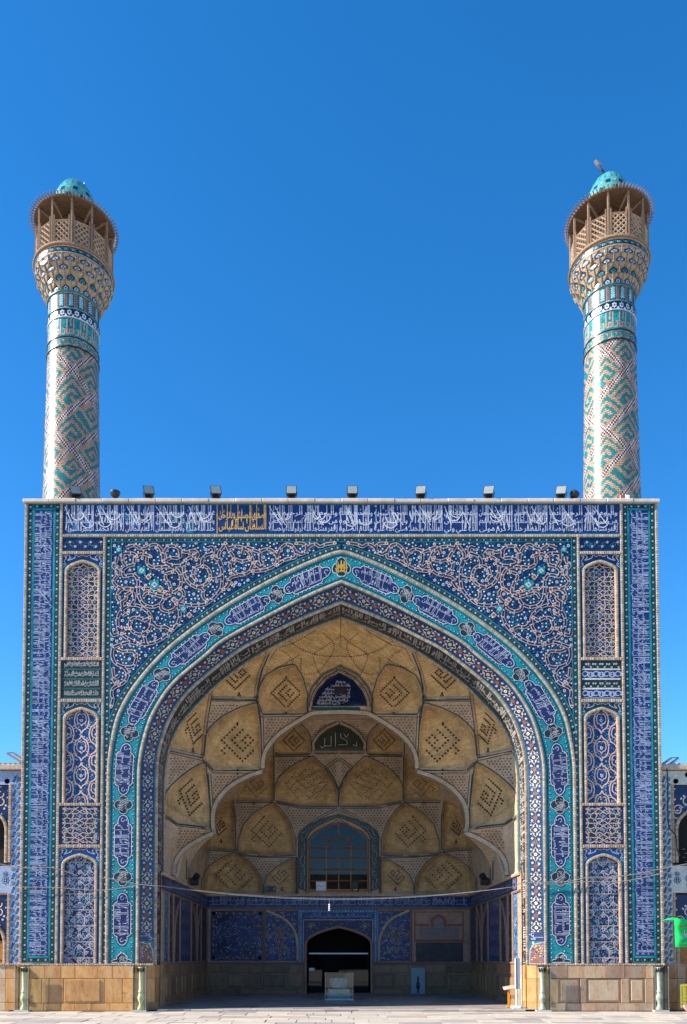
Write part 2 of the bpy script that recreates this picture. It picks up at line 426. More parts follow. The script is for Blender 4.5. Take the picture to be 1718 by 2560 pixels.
TEXT = ("السلطان الاعظم الخاقان الاكرم مولى ملوك العرب والعجم السلطان بن السلطان ابو المظفر خلد الله ملكه وسلطانه وافاض على العالمين "
        "بره وعدله واحسانه بسم الله الرحمن الرحيم انما يعمر مساجد الله من امن بالله واليوم الاخر واقام الصلوة واتى الزكوة ولم يخش الا الله "
        "صلى الله عليه واله في سنة من الهجرة النبوية الملك لله والحمد لله لا اله الا الله محمد رسول الله علي ولي الله").split()
_ti = [0]
def words(w_em, src=None):
    """enough words to run for w_em ems, taken in order"""
    src = src or TEXT; got = []; tot = 0
    while tot < w_em or not got:
        w = src[_ti[0] % len(src)]; _ti[0] += 1; got.append(w); tot += 0.50 * len(w) + 0.18
    return got
def write(S, u0, u1, v0, v1, mat, lay=3, lines=2, src=None, tall=1.9, bold=0.012, text=None, em=None, gap=0.10):
    """fill a strip with stacked lines of lettering, the shafts drawn out as in thuluth"""
    H = v1 - v0; e = em or H / (0.72 * tall + 0.55 + 0.30 * (lines - 1))
    for ln in range(lines):
        base = v0 + 0.36 * e + ln * (H - 1.25 * e) / max(lines - 1, 1) * 0.80 if lines > 1 else v0 + 0.40 * e
        room = v1 - base
        ws = text if text is not None else words((u1 - u0) / e, src)
        xs = []; x = 0.0
        for w in reversed(ws):
            for g in shaped(w):
                gl = glyph(g, bold)
                xs.append((g, x)); x += gl[3]
            x += gap
        sx = (u1 - u0) / max(x - gap, 1e-6)
        sx = min(sx, 1.5 * e)
        x0 = (u0 + u1) / 2 - sx * (x - gap) / 2
        for i, (g, gx) in enumerate(xs):
            v, L, n, _ = glyph(g, bold)
            if not len(v): continue
            yy = v[:, 1]; top = 0.72
            k = (room / e - 0.34) / (top - 0.34)
            yy = np.where(yy > 0.34, 0.34 + (yy - 0.34) * max(k, 0.6), yy)
            S.put(np.stack([x0 + (v[:, 0] + gx) * sx, base + yy * e], 1), L, n, mat, lay + 0.35 * (i % 2) + 0.9 * ln)

# ---------------------------------------------------------------- clipping helpers for ornament
def clip_ribbon(S, pts, w, mat, lay, poly):
    p = np.asarray(pts, float); ins = inside(p[:, 0], p[:, 1], poly); run = []
    for q, k in zip(p, ins):
        if k: run.append(q)
        else:
            if len(run) > 1: S.ribbon(run, w, mat, lay)
            run = []
    if len(run) > 1: S.ribbon(run, w, mat, lay)
def line(a, b, n=10): return np.stack([np.linspace(a[0], b[0], n), np.linspace(a[1], b[1], n)], 1)
def dens(pts, step=0.03):
    out = []
    for a, b in zip(pts[:-1], pts[1:]):
        n = max(2, int(math.hypot(b[0] - a[0], b[1] - a[1]) / step) + 1); out += list(line(a, b, n)[:-1])
    return np.array(out + [pts[-1]])

# ---------------------------------------------------------------- the gateway
gate = thing("gateway", "tall blue tiled gateway with a huge pointed arch and brick vault between the two minarets", "gateway", (0, 0, 0))
ZG = 0.0
ZD = Z(2412)                       # top of the stone dado
X_O, X_B1, X_T1, X_T2, X_B2, X_N1, X_N2, X_E1, X_A = (hx(k) for k in (799.5, 793, 778, 724.5, 710, 704, 600.5, 595, 582))
Z_TOP = Z(1259); Z_FR0, Z_FR1 = Z(1337), Z(1260)
Z_BAR = Z(1343)

def bar(name, lo, hi, along, parent=gate, step=0.072, proud=0.03, y=0.0):
    """a raised moulding of small bricks between two corners (x, z)"""
    m = MB(); (x0, z0), (x1, z1) = lo, hi
    n = max(1, int(round(((z1 - z0) if along == 'z' else (x1 - x0)) / step)))
    for i in range(n):
        j = "edge_brick_" + R.choice("aabbc"); p = proud + R.uniform(-0.004, 0.004); g = 0.004
        if along == 'z':
            a, b = z0 + (z1 - z0) * i / n + g, z0 + (z1 - z0) * (i + 1) / n - g
            m.bev((x0, y - p, a), (x1, y + 0.01, b), j, 0.012)
        else:
            a, b = x0 + (x1 - x0) * i / n + g, x0 + (x1 - x0) * (i + 1) / n - g
            m.bev((a, y - p, z0), (b, y + 0.01, z1), j, 0.012)
    m.box((x0 + 0.004, y - proud * 0.55, z0 + 0.004), (x1 - 0.004, y + 0.009, z1 - 0.004), "mortar")
    return m.build(name, parent, "stuff")
def path_bar(name, pts, w, parent=gate, step=0.075, proud=0.03, closed_ends=True):
    """the same moulding bent along a 3-D line lying in a plane y = constant"""
    p = np.asarray(pts, float); L = np.linalg.norm(np.diff(p, axis=0), axis=1).sum(); n = int(L / step)
    q = resample(p, n * 2 + 1); d = np.gradient(q, axis=0); d /= np.linalg.norm(d, axis=1)[:, None]
    nr = np.stack([-d[:, 2], 0 * d[:, 0], d[:, 0]], 1)
    prof = [(-0.5, 0.012), (-0.5, -0.55), (-0.22, -1.0), (0.22, -1.0), (0.5, -0.55), (0.5, 0.012)]
    m = MB()
    for i in range(n):
        a, b = 2 * i, 2 * i + 2; V = []; k = R.uniform(0.88, 1.08)
        for j, t in ((a, 0.05), (b, -0.05)):
            c = q[j] + (q[b] - q[a]) * t
            for u, h in prof: V.append(c + nr[j] * u * w + np.array([0, proud * h * (k if h < 0 else 1), 0]))
        f = [(s, s + 1, 7 + s, 6 + s) for s in range(5)] + [(5, 4, 3, 2, 1, 0), (6, 7, 8, 9, 10, 11)]
        m.faces(V, f, "edge_brick_" + R.choice("aabbc"))
    c = [q + nr * 0.47 * w + np.array([0, -0.5 * proud, 0]), q - nr * 0.47 * w + np.array([0, -0.5 * proud, 0])]
    N = len(q); m.faces(np.concatenate(c), [(i, i + 1, N + i + 1, N + i) for i in range(N - 1)], "mortar")
    return m.build(name, parent, "stuff")

# the four great curves of the arch, measured as (half width, row)
def half_curve(rows, Y, n_up=90):
    r = np.array(rows, float); p = P(PPX + r[:, 0], r[:, 1], Y)
    xz = np.stack([p[:, 0] - CX, p[:, 2]], 1)
    s = smooth(xz, 10); return resample(s, n_up)
A_R = [(0, 1380), (26, 1386), (103, 1417), (198.5, 1464), (294, 1519), (384, 1582), (452, 1640), (517, 1716), (556, 1785), (573, 1850), (581.5, 1908), (583, 1960)]
B_R = [(0, 1454), (84, 1489.5), (179, 1537), (294, 1600), (340, 1638), (422, 1709), (471.5, 1783.5), (494.5, 1850.4), (505, 1908), (507, 1960)]
C_R = [(0, 1506), (103, 1548), (198, 1594.5), (265, 1632), (374, 1720), (422, 1783), (448, 1846.6), (459.5, 1900), (462, 1960)]
D_R = [(0, 1543), (84, 1576), (198, 1632.7), (295.5, 1700), (345, 1747), (403, 1812), (431, 1875), (441, 1938), (442, 1980)]
Y_C, Y_D = 0.38, 1.50
NU, NL = 90, 60
def full_curve(h, Y, zb=None):
    zb = ZD if zb is None else zb
    up = h[::-1]; low = np.stack([np.full(NL, up[0, 0]), np.linspace(zb, up[0, 1], NL + 1)[:-1]], 1)
    half = np.concatenate([low, up])                      # right half, base to apex
    L = np.stack([-half[:, 0], np.full(len(half), Y), half[:, 1]], 1)
    Rr = np.stack([half[:, 0], np.full(len(half), Y), half[:, 1]], 1)[::-1]
    return np.concatenate([L, Rr[1:]])
hA, hB, hC, hD = half_curve(A_R, 0), half_curve(B_R, 0), half_curve(C_R, Y_C), half_curve(D_R, Y_D)
cA, cB, cC, cD = full_curve(hA, 0.0), full_curve(hB, 0.0), full_curve(hC, Y_C), full_curve(hD, Y_D)

class Band:
    """a ruled strip between an inner and an outer line; u runs along it, v across"""
    def __init__(s, I, O, flip=1):
        s.I, s.O = I, O; mid = (I + O) / 2
        s.s = np.concatenate([[0], np.cumsum(np.linalg.norm(np.diff(mid, axis=0), axis=1))]); s.len = s.s[-1]
        s.W = float(np.median(np.linalg.norm(O - I, axis=1)))
        t = np.gradient(mid, axis=0); n = np.cross(t, O - I); n /= np.maximum(np.linalg.norm(n, axis=1), 1e-9)[:, None]
        s.N = n * flip; s.mid = mid
    def f(s, u, v, h):
        g = lambda A: np.stack([np.interp(u, s.s, A[:, k]) for k in range(3)], -1)
        w = (v / s.W)[..., None]
        return g(s.I) * (1 - w) + g(s.O) * w + g(s.N) * h[..., None]
    def at(s, x, z):
        return float(s.s[np.argmin((s.mid[:, 0] - x) ** 2 + (s.mid[:, 2] - z) ** 2)])

# ---------- moulding lines of the arch
k_m = 0.095
path_bar("arch_moulding", cA, k_m)
path_bar("arch_moulding", cB, k_m * 0.85)
path_bar("arch_moulding", cC + np.array([0, 0.0, 0]), k_m * 1.1, proud=0.035)

glaze("script_white", (0.44, 0.46, 0.55), 0.35, 0.14)
# ---------- turquoise band with its cartouches
off = 0.035
tb = Band(cB + np.array([0, 0, 0]), cA)
if tb.N[len(tb.N) // 2, 1] > 0: tb.N *= -1
S = Sheet(tb.f)
nb = 260
S.rect(0, 0, tb.len, tb.W, "turquoise", 0, nb, 3)
for e0, e1, mt in ((0.085, 0.115, "black_green"), (tb.W - 0.115, tb.W - 0.09, "black_green")):
    S.rect(0, e0, tb.len, e1, mt, 1, nb, 1)
S.build("turquoise_tile_band", gate)
def lobes(L, w, n=10):
    b = L * 0.335; r = w * 0.31; c = w * 0.24; o = []
    def arc(cx, cy, rr, a0, a1, n): return [(cx + rr * math.cos(t), cy + rr * math.sin(t)) for t in np.linspace(a0, a1, n)]
    o += arc(b - c, w / 2 - c, c, math.pi / 2, 0, n)
    lw = L / 2 - b
    o += [(b + lw * 0.02, r * 0.98)] + [(b + lw * math.cos(t) ** 0.9, r * math.sin(t)) for t in np.linspace(1.2, -1.2, n)] + [(b + lw * 0.02, -r * 0.98)]
    o += arc(b - c, -(w / 2 - c), c, 0, -math.pi / 2, n)
    return np.array(o + [(-x, -y) for x, y in o])
def quatre(r, k=0.0, n=48):
    t = np.arange(n) * 2 * math.pi / n; q = r * (0.66 + 0.34 * np.abs(np.cos(2 * (t - k))) ** 0.7)
    return np.stack([q * np.cos(t), q * np.sin(t)], 1)
spots = []                                                # (u, kind)
for sx in (-1, 1):
    for px, py, kind in ((772, 1448, 'c'), (693, 1486, 'q'), (616, 1528, 'c'), (540, 1574, 'q'), (472, 1622, 'c'), (408, 1683, 'q'), (358, 1756, 'c'), (324, 1834, 'q'),
                         (313, 1924, 'c'), (306, 2012, 'q'), (307, 2106, 'c'), (305, 2195, 'q'), (304, 2298, 'c')):
        p = P(px, py); spots.append((tb.at(sx * abs(p[0] - XC), p[2]), kind, sx))
spots.append((tb.at(0, hA[0, 1] - 0.4), 'g', 0))
mv = tb.W / 2
for u, kind, sx in spots:
    m = Sheet(tb.f)
    if kind == 'c':
        o = lobes(1.58, 0.53) + (u, mv); m.poly(dens(list(o) + [o[0]], 0.08)[:-1], "violet_blue", 2)
        m.ribbon(o, 0.020, "white_tile", 3, closed=True); m.ribbon((o - (u, mv)) * (1.045, 1.12) + (u, mv), 0.018, "black_green", 2, closed=True)
        c = m.build("cartouche", gate)
        t = Sheet(tb.f); write(t, u - 0.50, u + 0.50, mv - 0.245, mv + 0.245, "script_white", 4, 2, tall=2.5, bold=0.002, em=0.15)
        for q in (-0.64, 0.64):
            t.curl(u + q, mv, 0.07, 0, 5, 0.018, "script_white", 4); t.dot(u + q, mv - 0.10, 0.02, "white_tile", 4)
        t.build("lettering", c, "stuff")
    elif kind == 'q':
        o = quatre(0.28, 0.0) + (u, mv); m.poly(o, "black_green", 2)
        m.ribbon(o, 0.018, "script_white", 3, closed=True); m.ribbon((o - (u, mv)) * 1.10 + (u, mv), 0.016, "black_green", 2, closed=True)
        c = m.build("medallion", gate)
        t = Sheet(tb.f); write(t, u - 0.19, u + 0.19, mv - 0.16, mv + 0.18, "grey_script", 4, 2, tall=1.5, bold=0.0)
        for q in range(3): t.ribbon(smooth([(u - 0.18 + 0.07 * q, mv + 0.14), (u - 0.02 + 0.07 * q, mv + 0.04), (u + 0.1 + 0.05 * q, mv - 0.16)], 5), 0.013, "script_white", 5)
        t.build("lettering", c, "stuff")
    else:
        o = quatre(0.30, math.pi / 4 * 0) * (1, 1) + (u, mv); m.poly(o, "black_green", 2); m.ribbon(o, 0.022, "white_tile", 3, closed=True)
        c = m.build("medallion", gate, label="dark rosette with yellow lettering at the crown of the arch")
        t = Sheet(tb.f); write(t, u - 0.21, u + 0.21, mv - 0.19, mv + 0.19, "yellow_tile", 4, 2, tall=1.4, bold=0.02, src="الله محمد علي".split())
        for q in (-0.1, 0, 0.1): t.rect(u + q - 0.009, mv - 0.17, u + q + 0.009, mv + 0.17, "yellow_tile", 4.3); t.rect(u - 0.17, mv + q - 0.009, u + 0.17, mv + q + 0.009, "yellow_tile", 4.6)
        t.build("lettering", c, "stuff")
for sx, u in ((-1, 0.17), (1, tb.len - 0.17)):            # half medallions at the two feet
    m = Sheet(tb.f); d = -sx
    o = np.array([(u - d * 0.10, mv - 0.32), (u - d * 0.10, mv + 0.32), (u - d * 0.02, mv + 0.26), (u, mv + 0.16), (u + d * 0.08, mv + 0.15), (u + d * 0.16, mv + 0.07), (u + d * 0.19, mv),
                  (u + d * 0.16, mv - 0.07), (u + d * 0.08, mv - 0.15), (u, mv - 0.16), (u - d * 0.02, mv - 0.26)])
    m.poly(o, "black_green", 2); m.ribbon(o, 0.024, "white_tile", 3, closed=True)
    for k in range(26):
        q = (u + d * R.uniform(-0.06, 0.1), mv + R.uniform(-0.16, 0.16)); m.curl(*q, 0.03, R.uniform(0, 6), R.uniform(3, 8), 0.012, "white_tile", 4)
    m.build("half_medallion", gate)
o = Sheet(tb.f); taken = [(u, 0.78 if k == 'c' else 0.38) for u, k, _ in spots]
u = 0.12
while u < tb.len:                                         # small flowers, curls and dots over the turquoise
    for v in (0.17, tb.W - 0.17):
        o.dot(u + R.uniform(-.02, .02), v, 0.034, "black_green", 2, 6); o.dot(u, v, 0.020, "white_tile", 3, 5)
    for k in range(3):
        uu, v = u + R.uniform(-.06, .06), R.uniform(0.2, tb.W - 0.2)
        if any(abs(uu - t) < r + 0.02 and (abs(v - mv) < 0.36) for t, r in taken): continue
        if R.random() < 0.3: o.dot(uu, v, 0.05, "black_green", 2, 7); o.dot(uu, v, 0.03, "white_tile", 3, 6); o.dot(uu, v, 0.010, "black_green", 4, 4)
        else: o.curl(uu, v, R.uniform(.04, .06), R.uniform(0, 6), R.uniform(3, 9), 0.012, "black_green", 1.4)
    u += 0.14
o.build("band_ornament", gate, "stuff")

# ---------- flower band on the splay, inscription band on the reveal, both bent along the arch
def add(c, d): return c + np.array(d)
fb = Band(cC, cB)
if fb.N[len(fb.N) // 2, 1] > 0: fb.N *= -1
S = Sheet(fb.f); S.rect(0, 0, fb.len, fb.W, "navy", 0, nb, 2)
S.rect(0, fb.W - 0.075, fb.len, fb.W - 0.045, "teal", 1, nb, 1); S.rect(0, 0.055, fb.len, 0.085, "teal", 1, nb, 1)
S.build("flower_tile_band", gate)
S = Sheet(fb.f); n = int(fb.len / 0.74); per = fb.len / n; w2 = fb.W / 2
for i in range(n):
    u = (i + 0.5) * per
    bl = np.array([(u + 0.21 * math.cos(t) * (0.75 + .25 * math.cos(4 * t)), w2 + 0.17 * math.sin(t) * (0.78 + .22 * math.cos(4 * t))) for t in np.arange(20) * math.pi / 10])
    S.poly(bl, "black_green", 1); S.ribbon(bl, 0.018, "buff", 2, closed=True)
    S.flower(u, w2, 0.062, "white_tile", "brown_tile", 4, 6)
    for du, dv in ((-.12, .06), (.12, .06), (-.12, -.06), (.12, -.06)):
        S.flower(u + du, w2 + dv, 0.036, "white_tile", "brown_tile", 4, 5)
        S.curl(u + du * .6, w2 + dv * 1.7, 0.04, R.uniform(0, 6), R.uniform(3, 8), 0.015, "green_tile", 3)
    c = u + per / 2
    S.flower(c, w2, 0.085, "brown_tile", None, 2, 4, 0.78); S.rect(c - .16, w2 - .012, c + .16, w2 + .012, "brown_tile", 2)
    for du in (-.24, -.10, .10, .24):
        for sgn in (-1, 1):
            S.flower(c + du + sgn * 0.015, w2 + sgn * (0.105 if abs(du) < .2 else .145), 0.043 if abs(du) < .2 else 0.031, "white_tile", "brown_tile", 3, 6)
    for k in range(12):
        S.dot(c + R.uniform(-.35, .35), w2 + R.choice((-1, 1)) * R.uniform(.04, .17), 0.014, "blue_white", 2, 5)
        S.curl(c + R.uniform(-.33, .33), w2 + R.choice((-1, 1)) * R.uniform(.07, .16), 0.035, R.uniform(0, 6), R.uniform(3, 8), 0.011, "sky_tile", 1.5)
S.build("flower_ornament", gate, "stuff")
glaze("reveal_tile", (0.040, 0.038, 0.044), 0.4, 0.3)
ib = Band(cD, cC)
mi_ = len(ib.N) // 2
if ib.N[mi_, 2] > 0: ib.N *= -1
S = Sheet(ib.f); S.rect(0, 0, ib.len, ib.W, "reveal_tile", 0, nb, 2)
S.rect(0, 0.08, ib.len, 0.20, "teal", 1, nb, 1); S.rect(0, ib.W - 0.20, ib.len, ib.W - 0.10, "teal", 1, nb, 1)
S.build("reveal_tile_band", gate)
S = Sheet(ib.f); nseg = 18
for i in range(nseg):
    a, b = ib.len * i / nseg + 0.03, ib.len * (i + 1) / nseg - 0.03
    if 7 <= i <= 10: a += 0.0
    write(S, a, b, 0.24, ib.W - 0.24, "grey_script", 2, 2, tall=2.2, bold=0.03)
S.build("reveal_lettering", gate, "stuff")
path_bar("reveal_moulding", cD, 0.09, proud=0.05)

# ---------- dotted flower border used everywhere
def border(name, f, length, width, ends=True, parent=gate, unit=0.215, dark="black_green", edge="turquoise", seg=1):
    S = Sheet(f); e = width * 0.13
    S.rect(0, 0, length, width, dark, 0, seg, 1)
    S.rect(0, 0, length, e, edge, 1, seg, 1); S.rect(0, width - e, length, width, edge, 1, seg, 1)
    n = max(1, int(round(length / unit))); c = width / 2; r = width * 0.19
    for i in range(n):
        u = (i + 0.5) * length / n; g = length / n
        S.flower(u, c, r, "white_tile", dark, 3, 5); S.dot(u + g / 2 if i < n - 1 else u - g / 2, c, r * 0.72, "brown_tile", 2.5, 4, 0)
        for sgn in (-1, 1):
            S.curl(u + g * .25, c + sgn * r * .7, r * 0.85, 0 if sgn > 0 else 3.1, 4.2 if sgn > 0 else 7.3, r * 0.34, "green_tile", 1.7)
            S.curl(u - g * .25, c + sgn * r * .7, r * 0.85, 3.1 if sgn > 0 else 0, -1 if sgn > 0 else -4.2, r * 0.34, "teal", 1.7)
    return S.build(name, parent, "stuff")

# ---------- spandrels
zsp = Z(1355); zsb = Z(1344.5)
spr = np.array([(hA[:, 0] + 0), hA[:, 1]]).T
def offset2(p, d):
    t = np.gradient(p, axis=0); t /= np.hypot(t[:, 0], t[:, 1])[:, None]
    return p + np.stack([-t[:, 1], t[:, 0]], 1) * d
hA_o = offset2(hA, 0.05); hA_b = offset2(hA, 0.235)       # above the moulding, above the border beside it
if hA_o[40, 1] < hA[40, 1]: hA_o = offset2(hA, -0.05); hA_b = offset2(hA, -0.235)
xs_in = X_E1 - 0.19
VINES_1 = ["290,155 400,125 480,165 560,160 640,115 720,140 765,220 780,330", "780,330 790,220 850,140 940,140 1010,190 1080,215 1180,190 1230,240 1210,310",
 "990,190 1005,260 960,290 880,290 800,340 880,385 960,390 1050,370 1070,320", "1250,240 1100,300 1050,400 1060,520 1110,610 1200,665 1300,650 1380,580 1390,480 1340,410 1260,395 1180,440 1170,520 1210,580",
 "1360,160 1420,150 1430,220 1330,260 1285,330 1290,400", "180,270 165,340 125,400 190,460 180,520 130,590 160,650 250,690 370,690", "370,690 270,690 190,740 180,820 230,860 290,830 300,770 370,720",
 "390,740 400,820 370,890 330,900", "250,220 250,330 300,390 390,370 410,290 480,240 560,250 610,270", "570,280 570,360 640,410 760,405 900,410 980,470 1010,560 1000,660 930,730 830,740 740,715 640,690 520,690",
 "300,400 250,450 265,530 330,515 410,520 450,590 450,720 470,820 530,900 640,930 740,890 790,810 800,730", "520,800 560,750 640,760 740,790 830,790 880,720 850,620 810,560 820,500 900,470",
 "960,880 990,980 990,1080 930,1200 820,1300 700,1380 560,1415 440,1400 300,1330 240,1280", "960,880 1080,900 1200,910 1330,890 1450,800 1530,690 1550,560 1540,430 1490,320 1420,270", "960,880 1030,820 1045,740 1000,690",
 "740,900 760,960 840,985 930,950 955,890", "240,960 330,910 440,910 550,970 620,1060 620,1160 580,1240 480,1285 380,1250 340,1160 370,1080 450,1070 530,1100 600,1070", "240,870 240,960 200,1030 180,1120 200,1240 240,1210 350,1210",
 "640,1130 700,1190 800,1190 880,1230", "100,1250 130,1300 210,1270 290,1210", "550,1400 540,1310 580,1250", "110,1568 130,1460 250,1410 340,1390 450,1410", "170,1480 250,1510 380,1510 420,1568", "1540,540 1450,560 1400,560", "260,230 380,230 430,270", "240,970 260,1030 320,1010",
 "1190,670 1290,700 1300,800 1350,850", "1550,400 1500,250 1560,150 1590,100"]
VINES_3 = ["110,0 150,90 250,140 380,140 420,60 430,0", "250,140 300,200 310,280 250,360 180,390 120,430 105,500 120,570 100,660", "120,160 130,250 140,330 200,380", "200,260 150,300 165,360"]
VINES_2 = ["30,100 60,170 120,260 130,310", "60,160 150,140 240,150 330,210 370,290 380,380 330,470 240,510 150,490 90,420 90,350 150,310 240,330 340,310", "240,240 260,190 310,150 380,180 460,210 500,190 570,175 640,200 690,260 700,330 650,400 560,440 450,460 380,460",
 "480,230 480,320 510,390 470,410 400,350", "700,260 740,170 820,110 900,140 940,220 930,280 850,300 770,330 700,380", "950,210 1010,240 1080,200 1080,130 1020,100 950,100", "1080,190 1130,130 1200,110 1260,140 1340,110 1450,95", "190,520 90,550 60,640 0,700", "60,590 130,650"]
def vine_pts(s, ox, oy, k=5.2267):
    p = np.array([[float(c) for c in q.split(",")] for q in s.split()])
    w = P(ox + p[:, 0] / k, oy + p[:, 1] / k); return np.stack([w[:, 0] - XC, w[:, 2]], 1)
vines = [smooth(vine_pts(s, 260, 1340), 7) for s in VINES_1] + [smooth(vine_pts(s, 260, 1640), 7) for s in VINES_3] + [smooth(vine_pts(s, 560, 1340), 7) for s in VINES_2]
region = np.concatenate([np.stack([-hA_b[:, 0], hA_b[:, 1]], 1), [(-xs_in, hA_b[-1, 1]), (-xs_in, zsp), (0.0, zsp)]])
keep = np.concatenate([np.stack([-hA_b[4:70, 0] - .02, hA_b[4:70, 1] + .06], 1), [(-xs_in + .03, hA_b[70, 1]), (-xs_in + .03, zsp - .03), (-0.4, zsp - .03)]])
for mir in (False, True):
    S = Sheet(flat(0.0))
    base = np.concatenate([np.stack([-hA_o[:, 0], hA_o[:, 1]], 1), [(-X_E1, hA_o[-1, 1]), (-X_E1, zsb), (0.0, zsb)]])
    S.poly(base, "navy", 0)
    sp = S.build("spandrel", gate, mirror=mir)
    S = Sheet(flat(0.0))
    R2 = random.Random(31)
    for v in vines:                                       # rope-like vines: pale edge, dark core, white beads
        S.ribbon(v, 0.100, "buff", 5 + R2.random() * 0.5); S.ribbon(v, 0.062, R2.choice(("aubergine", "navy")), 6 + R2.random() * 0.5)
        q = resample(v, max(3, int(np.hypot(*np.diff(v, axis=0).T).sum() / 0.20)))
        for a in q[1:-1]: S.dot(a[0], a[1], 0.022, "white_tile", 7.2, 5)
        for a, b in zip(q[1:-1:2], q[2::2]):              # little leaf knobs on the rope
            d = b - a; L = math.hypot(*d) + 1e-6; nrm = np.array([-d[1], d[0]]) / L * R2.choice((-1, 1))
            if R2.random() < 0.42:
                c = a + nrm * 0.075; S.flower(c[0], c[1], 0.042, "buff", "aubergine", 4.6, 4, R2.random() * 3)
        e = v[-1]; S.flower(e[0], e[1], 0.075, "buff", "brown_tile", 7.6, 3, R2.random() * 6)
    for px, py, r in ((298, 1374, .12), (355, 1427, .17), (387, 1462, .20), (459, 1523, .14)):
        w = P(px, py); x, z = w[0] - XC, w[2]; S.flower(x, z, r, "turquoise", None, 7.0, 4, 0.9); S.flower(x, z, r * 0.5, "ivory_tile", "turquoise", 8.0, 4, 0.1)
    for px, py in ((372, 1443), (402, 1472), (474, 1538), (436, 1500)):
        w = P(px, py); S.flower(w[0] - XC, w[2], 0.10, "buff", None, 7.0, 4, 0); S.flower(w[0] - XC, w[2], 0.06, "brown_tile", None, 8.0, 4, 0)
    pts = []
    tries = 0
    while len(pts) < 640 and tries < 14000:
        tries += 1
        x, z = R2.uniform(-xs_in, 0), R2.uniform(hA_b[70, 1], zsp)
        if not inside(np.array([x]), np.array([z]), keep)[0]: continue
        if any((x - a) ** 2 + (z - b) ** 2 < (0.135 if r > 0.04 else 0.092) ** 2 for a, b, r in pts): continue
        pts.append((x, z, R2.choice((0.055, 0.034, 0.034, 0.028, 0.03))))
    for x, z, r in pts:
        S.flower(x, z, r, "white_tile", "navy" if r > .04 else None, 3, 6, R2.random() * 3)
        for k in range(3):
            a = R2.uniform(0, 6.3); S.curl(x + .07 * math.cos(a), z + .07 * math.sin(a), 0.055, a, a + R2.choice((-2.4, 2.4)), 0.016, R2.choice(("sky_tile", "teal", "teal", "sky_tile", "turquoise")), 1.5, 5)
        if R2.random() < 0.35: S.dot(x + .08, z - .05, 0.022, "brown_tile", 2, 4)
    S.build("spandrel_ornament", sp, "stuff", mirror=mir)
    # borders round the spandrel
    sg = 1 if mir else -1
    xv = sg * X_E1 if sg < 0 else X_E1 - 0.19
    border("flower_border", flat(-0.004, (-X_E1 + 0.19) if sg < 0 else X_E1, ZD, 1), zsb - ZD, 0.19, seg=1)
    if sg < 0: border("flower_border", flat(-0.006, -X_E1 + 0.19, zsp - 0.01), 2 * (X_E1 - 0.19), zsb - zsp + 0.01)
inner3 = np.stack([hA_o[:, 0], np.full(len(hA_o), -0.008), hA_o[:, 1]], 1); outer3 = np.stack([hA_b[:, 0], np.full(len(hA_b), -0.008), hA_b[:, 1]], 1)
for sg in (-1, 1):
    I = inner3[:78] * (sg, 1, 1); O = outer3[:78] * (sg, 1, 1)
    ab = Band(I, O)
    if ab.N[40, 1] > 0: ab.N *= -1
    border("arch_border", ab.f, ab.len, ab.W, unit=0.19, seg=120)

# ---------- long inscription panels at both edges, frieze across the top
zp0, zp1 = Z(2407), Z(1259.5)
for sg in (-1, 1):
    f = flat(0.0, sg * X_B2, zp0, 1) if sg < 0 else flat(0.0, sg * X_B2, zp1, 2)
    Lp = zp1 - zp0; wb = X_T2 - X_B2; wt = X_T1 - X_T2
    S = Sheet(f); S.rect(0, 0, Lp, X_B1 - X_B2, "violet_blue", -1, 1, 1)
    bw = 0.17
    S.rect(bw, wb, Lp - bw, wb + wt, "lapis", 0)
    for a, b, c, d in ((bw, wb + .0, Lp - bw, wb + .035), (bw, wb + wt - .035, Lp - bw, wb + wt), (bw, wb, bw + .035, wb + wt), (Lp - bw - .035, wb, Lp - bw, wb + wt)):
        S.rect(a, b, c, d, "turquoise", 0.8)
    pn = S.build("inscription_panel", gate)
    S = Sheet(f)
    npn = 9
    for i in range(npn):
        a = bw + .05 + (Lp - 2 * bw - .1) * i / npn; b = bw + .05 + (Lp - 2 * bw - .1) * (i + 1) / npn - 0.02
        write(S, a, b, wb + 0.05, wb + wt - 0.05, "blue_white", 3, 3, tall=2.3, bold=0.012, em=0.135)
        for k in range(2):
            q = R.uniform(a, b - .6); S.ribbon([(q, wb + .08), (q + R.uniform(.3, .6), wb + wt - .1)], 0.016, "blue_white", 5.5)
        for k in range(16): S.flower(R.uniform(a, b), R.uniform(wb + .08, wb + wt - .08), R.choice((.018, .026)), R.choice(("sky_tile", "blue_white", "aubergine")), None, 1.5, 5)
    S.build("lettering", pn, "stuff")
    for (o0, o1) in ((0, wb), (wb + wt, X_B1 - X_B2)):
        g = (lambda o0: (lambda u, v, h, f=f: f(u, v + o0, h + 0.003)))(o0)
        border("flower_border", g, Lp, o1 - o0)
    for o0 in (0.0, Lp - bw):
        g = (lambda o0: (lambda u, v, h, f=f: f(v + o0, u + wb, h + 0.003)))(o0)
        border("flower_border", g, wt, bw)
    x0, x1 = sorted((sg * X_B1, sg * X_O)); bar("edge_moulding", (x0, ZD), (x1, Z_TOP), 'z')
    x0, x1 = sorted((sg * X_N1, sg * X_B2)); bar("brick_moulding", (x0, ZD), (x1, Z_TOP), 'z')
    x0, x1 = sorted((sg * X_E1, sg * X_N2)); bar("brick_moulding", (x0, ZD), (x1, Z_BAR), 'z')
S = Sheet(flat(0.0)); S.rect(-X_N1, Z_FR0, X_N1, Z_FR1, "lapis", 0)
S.rect(-X_N1, Z_FR0, X_N1, Z_FR0 + 0.035, "turquoise", 1); S.rect(-X_N1, Z_FR1 - 0.03, X_N1, Z_FR1, "teal", 1)
for i in range(26):                                       # squares of odd, replaced tiles at the left end
    a, b = -X_N1 + R.random() ** 1.6 * 4, Z_FR0 + .06 + R.random() * .7
    S.rect(a, b, a + .2, b + .2, R.choice(("sky_tile", "navy", "teal", "violet_blue")), 0.3 + i * .02)
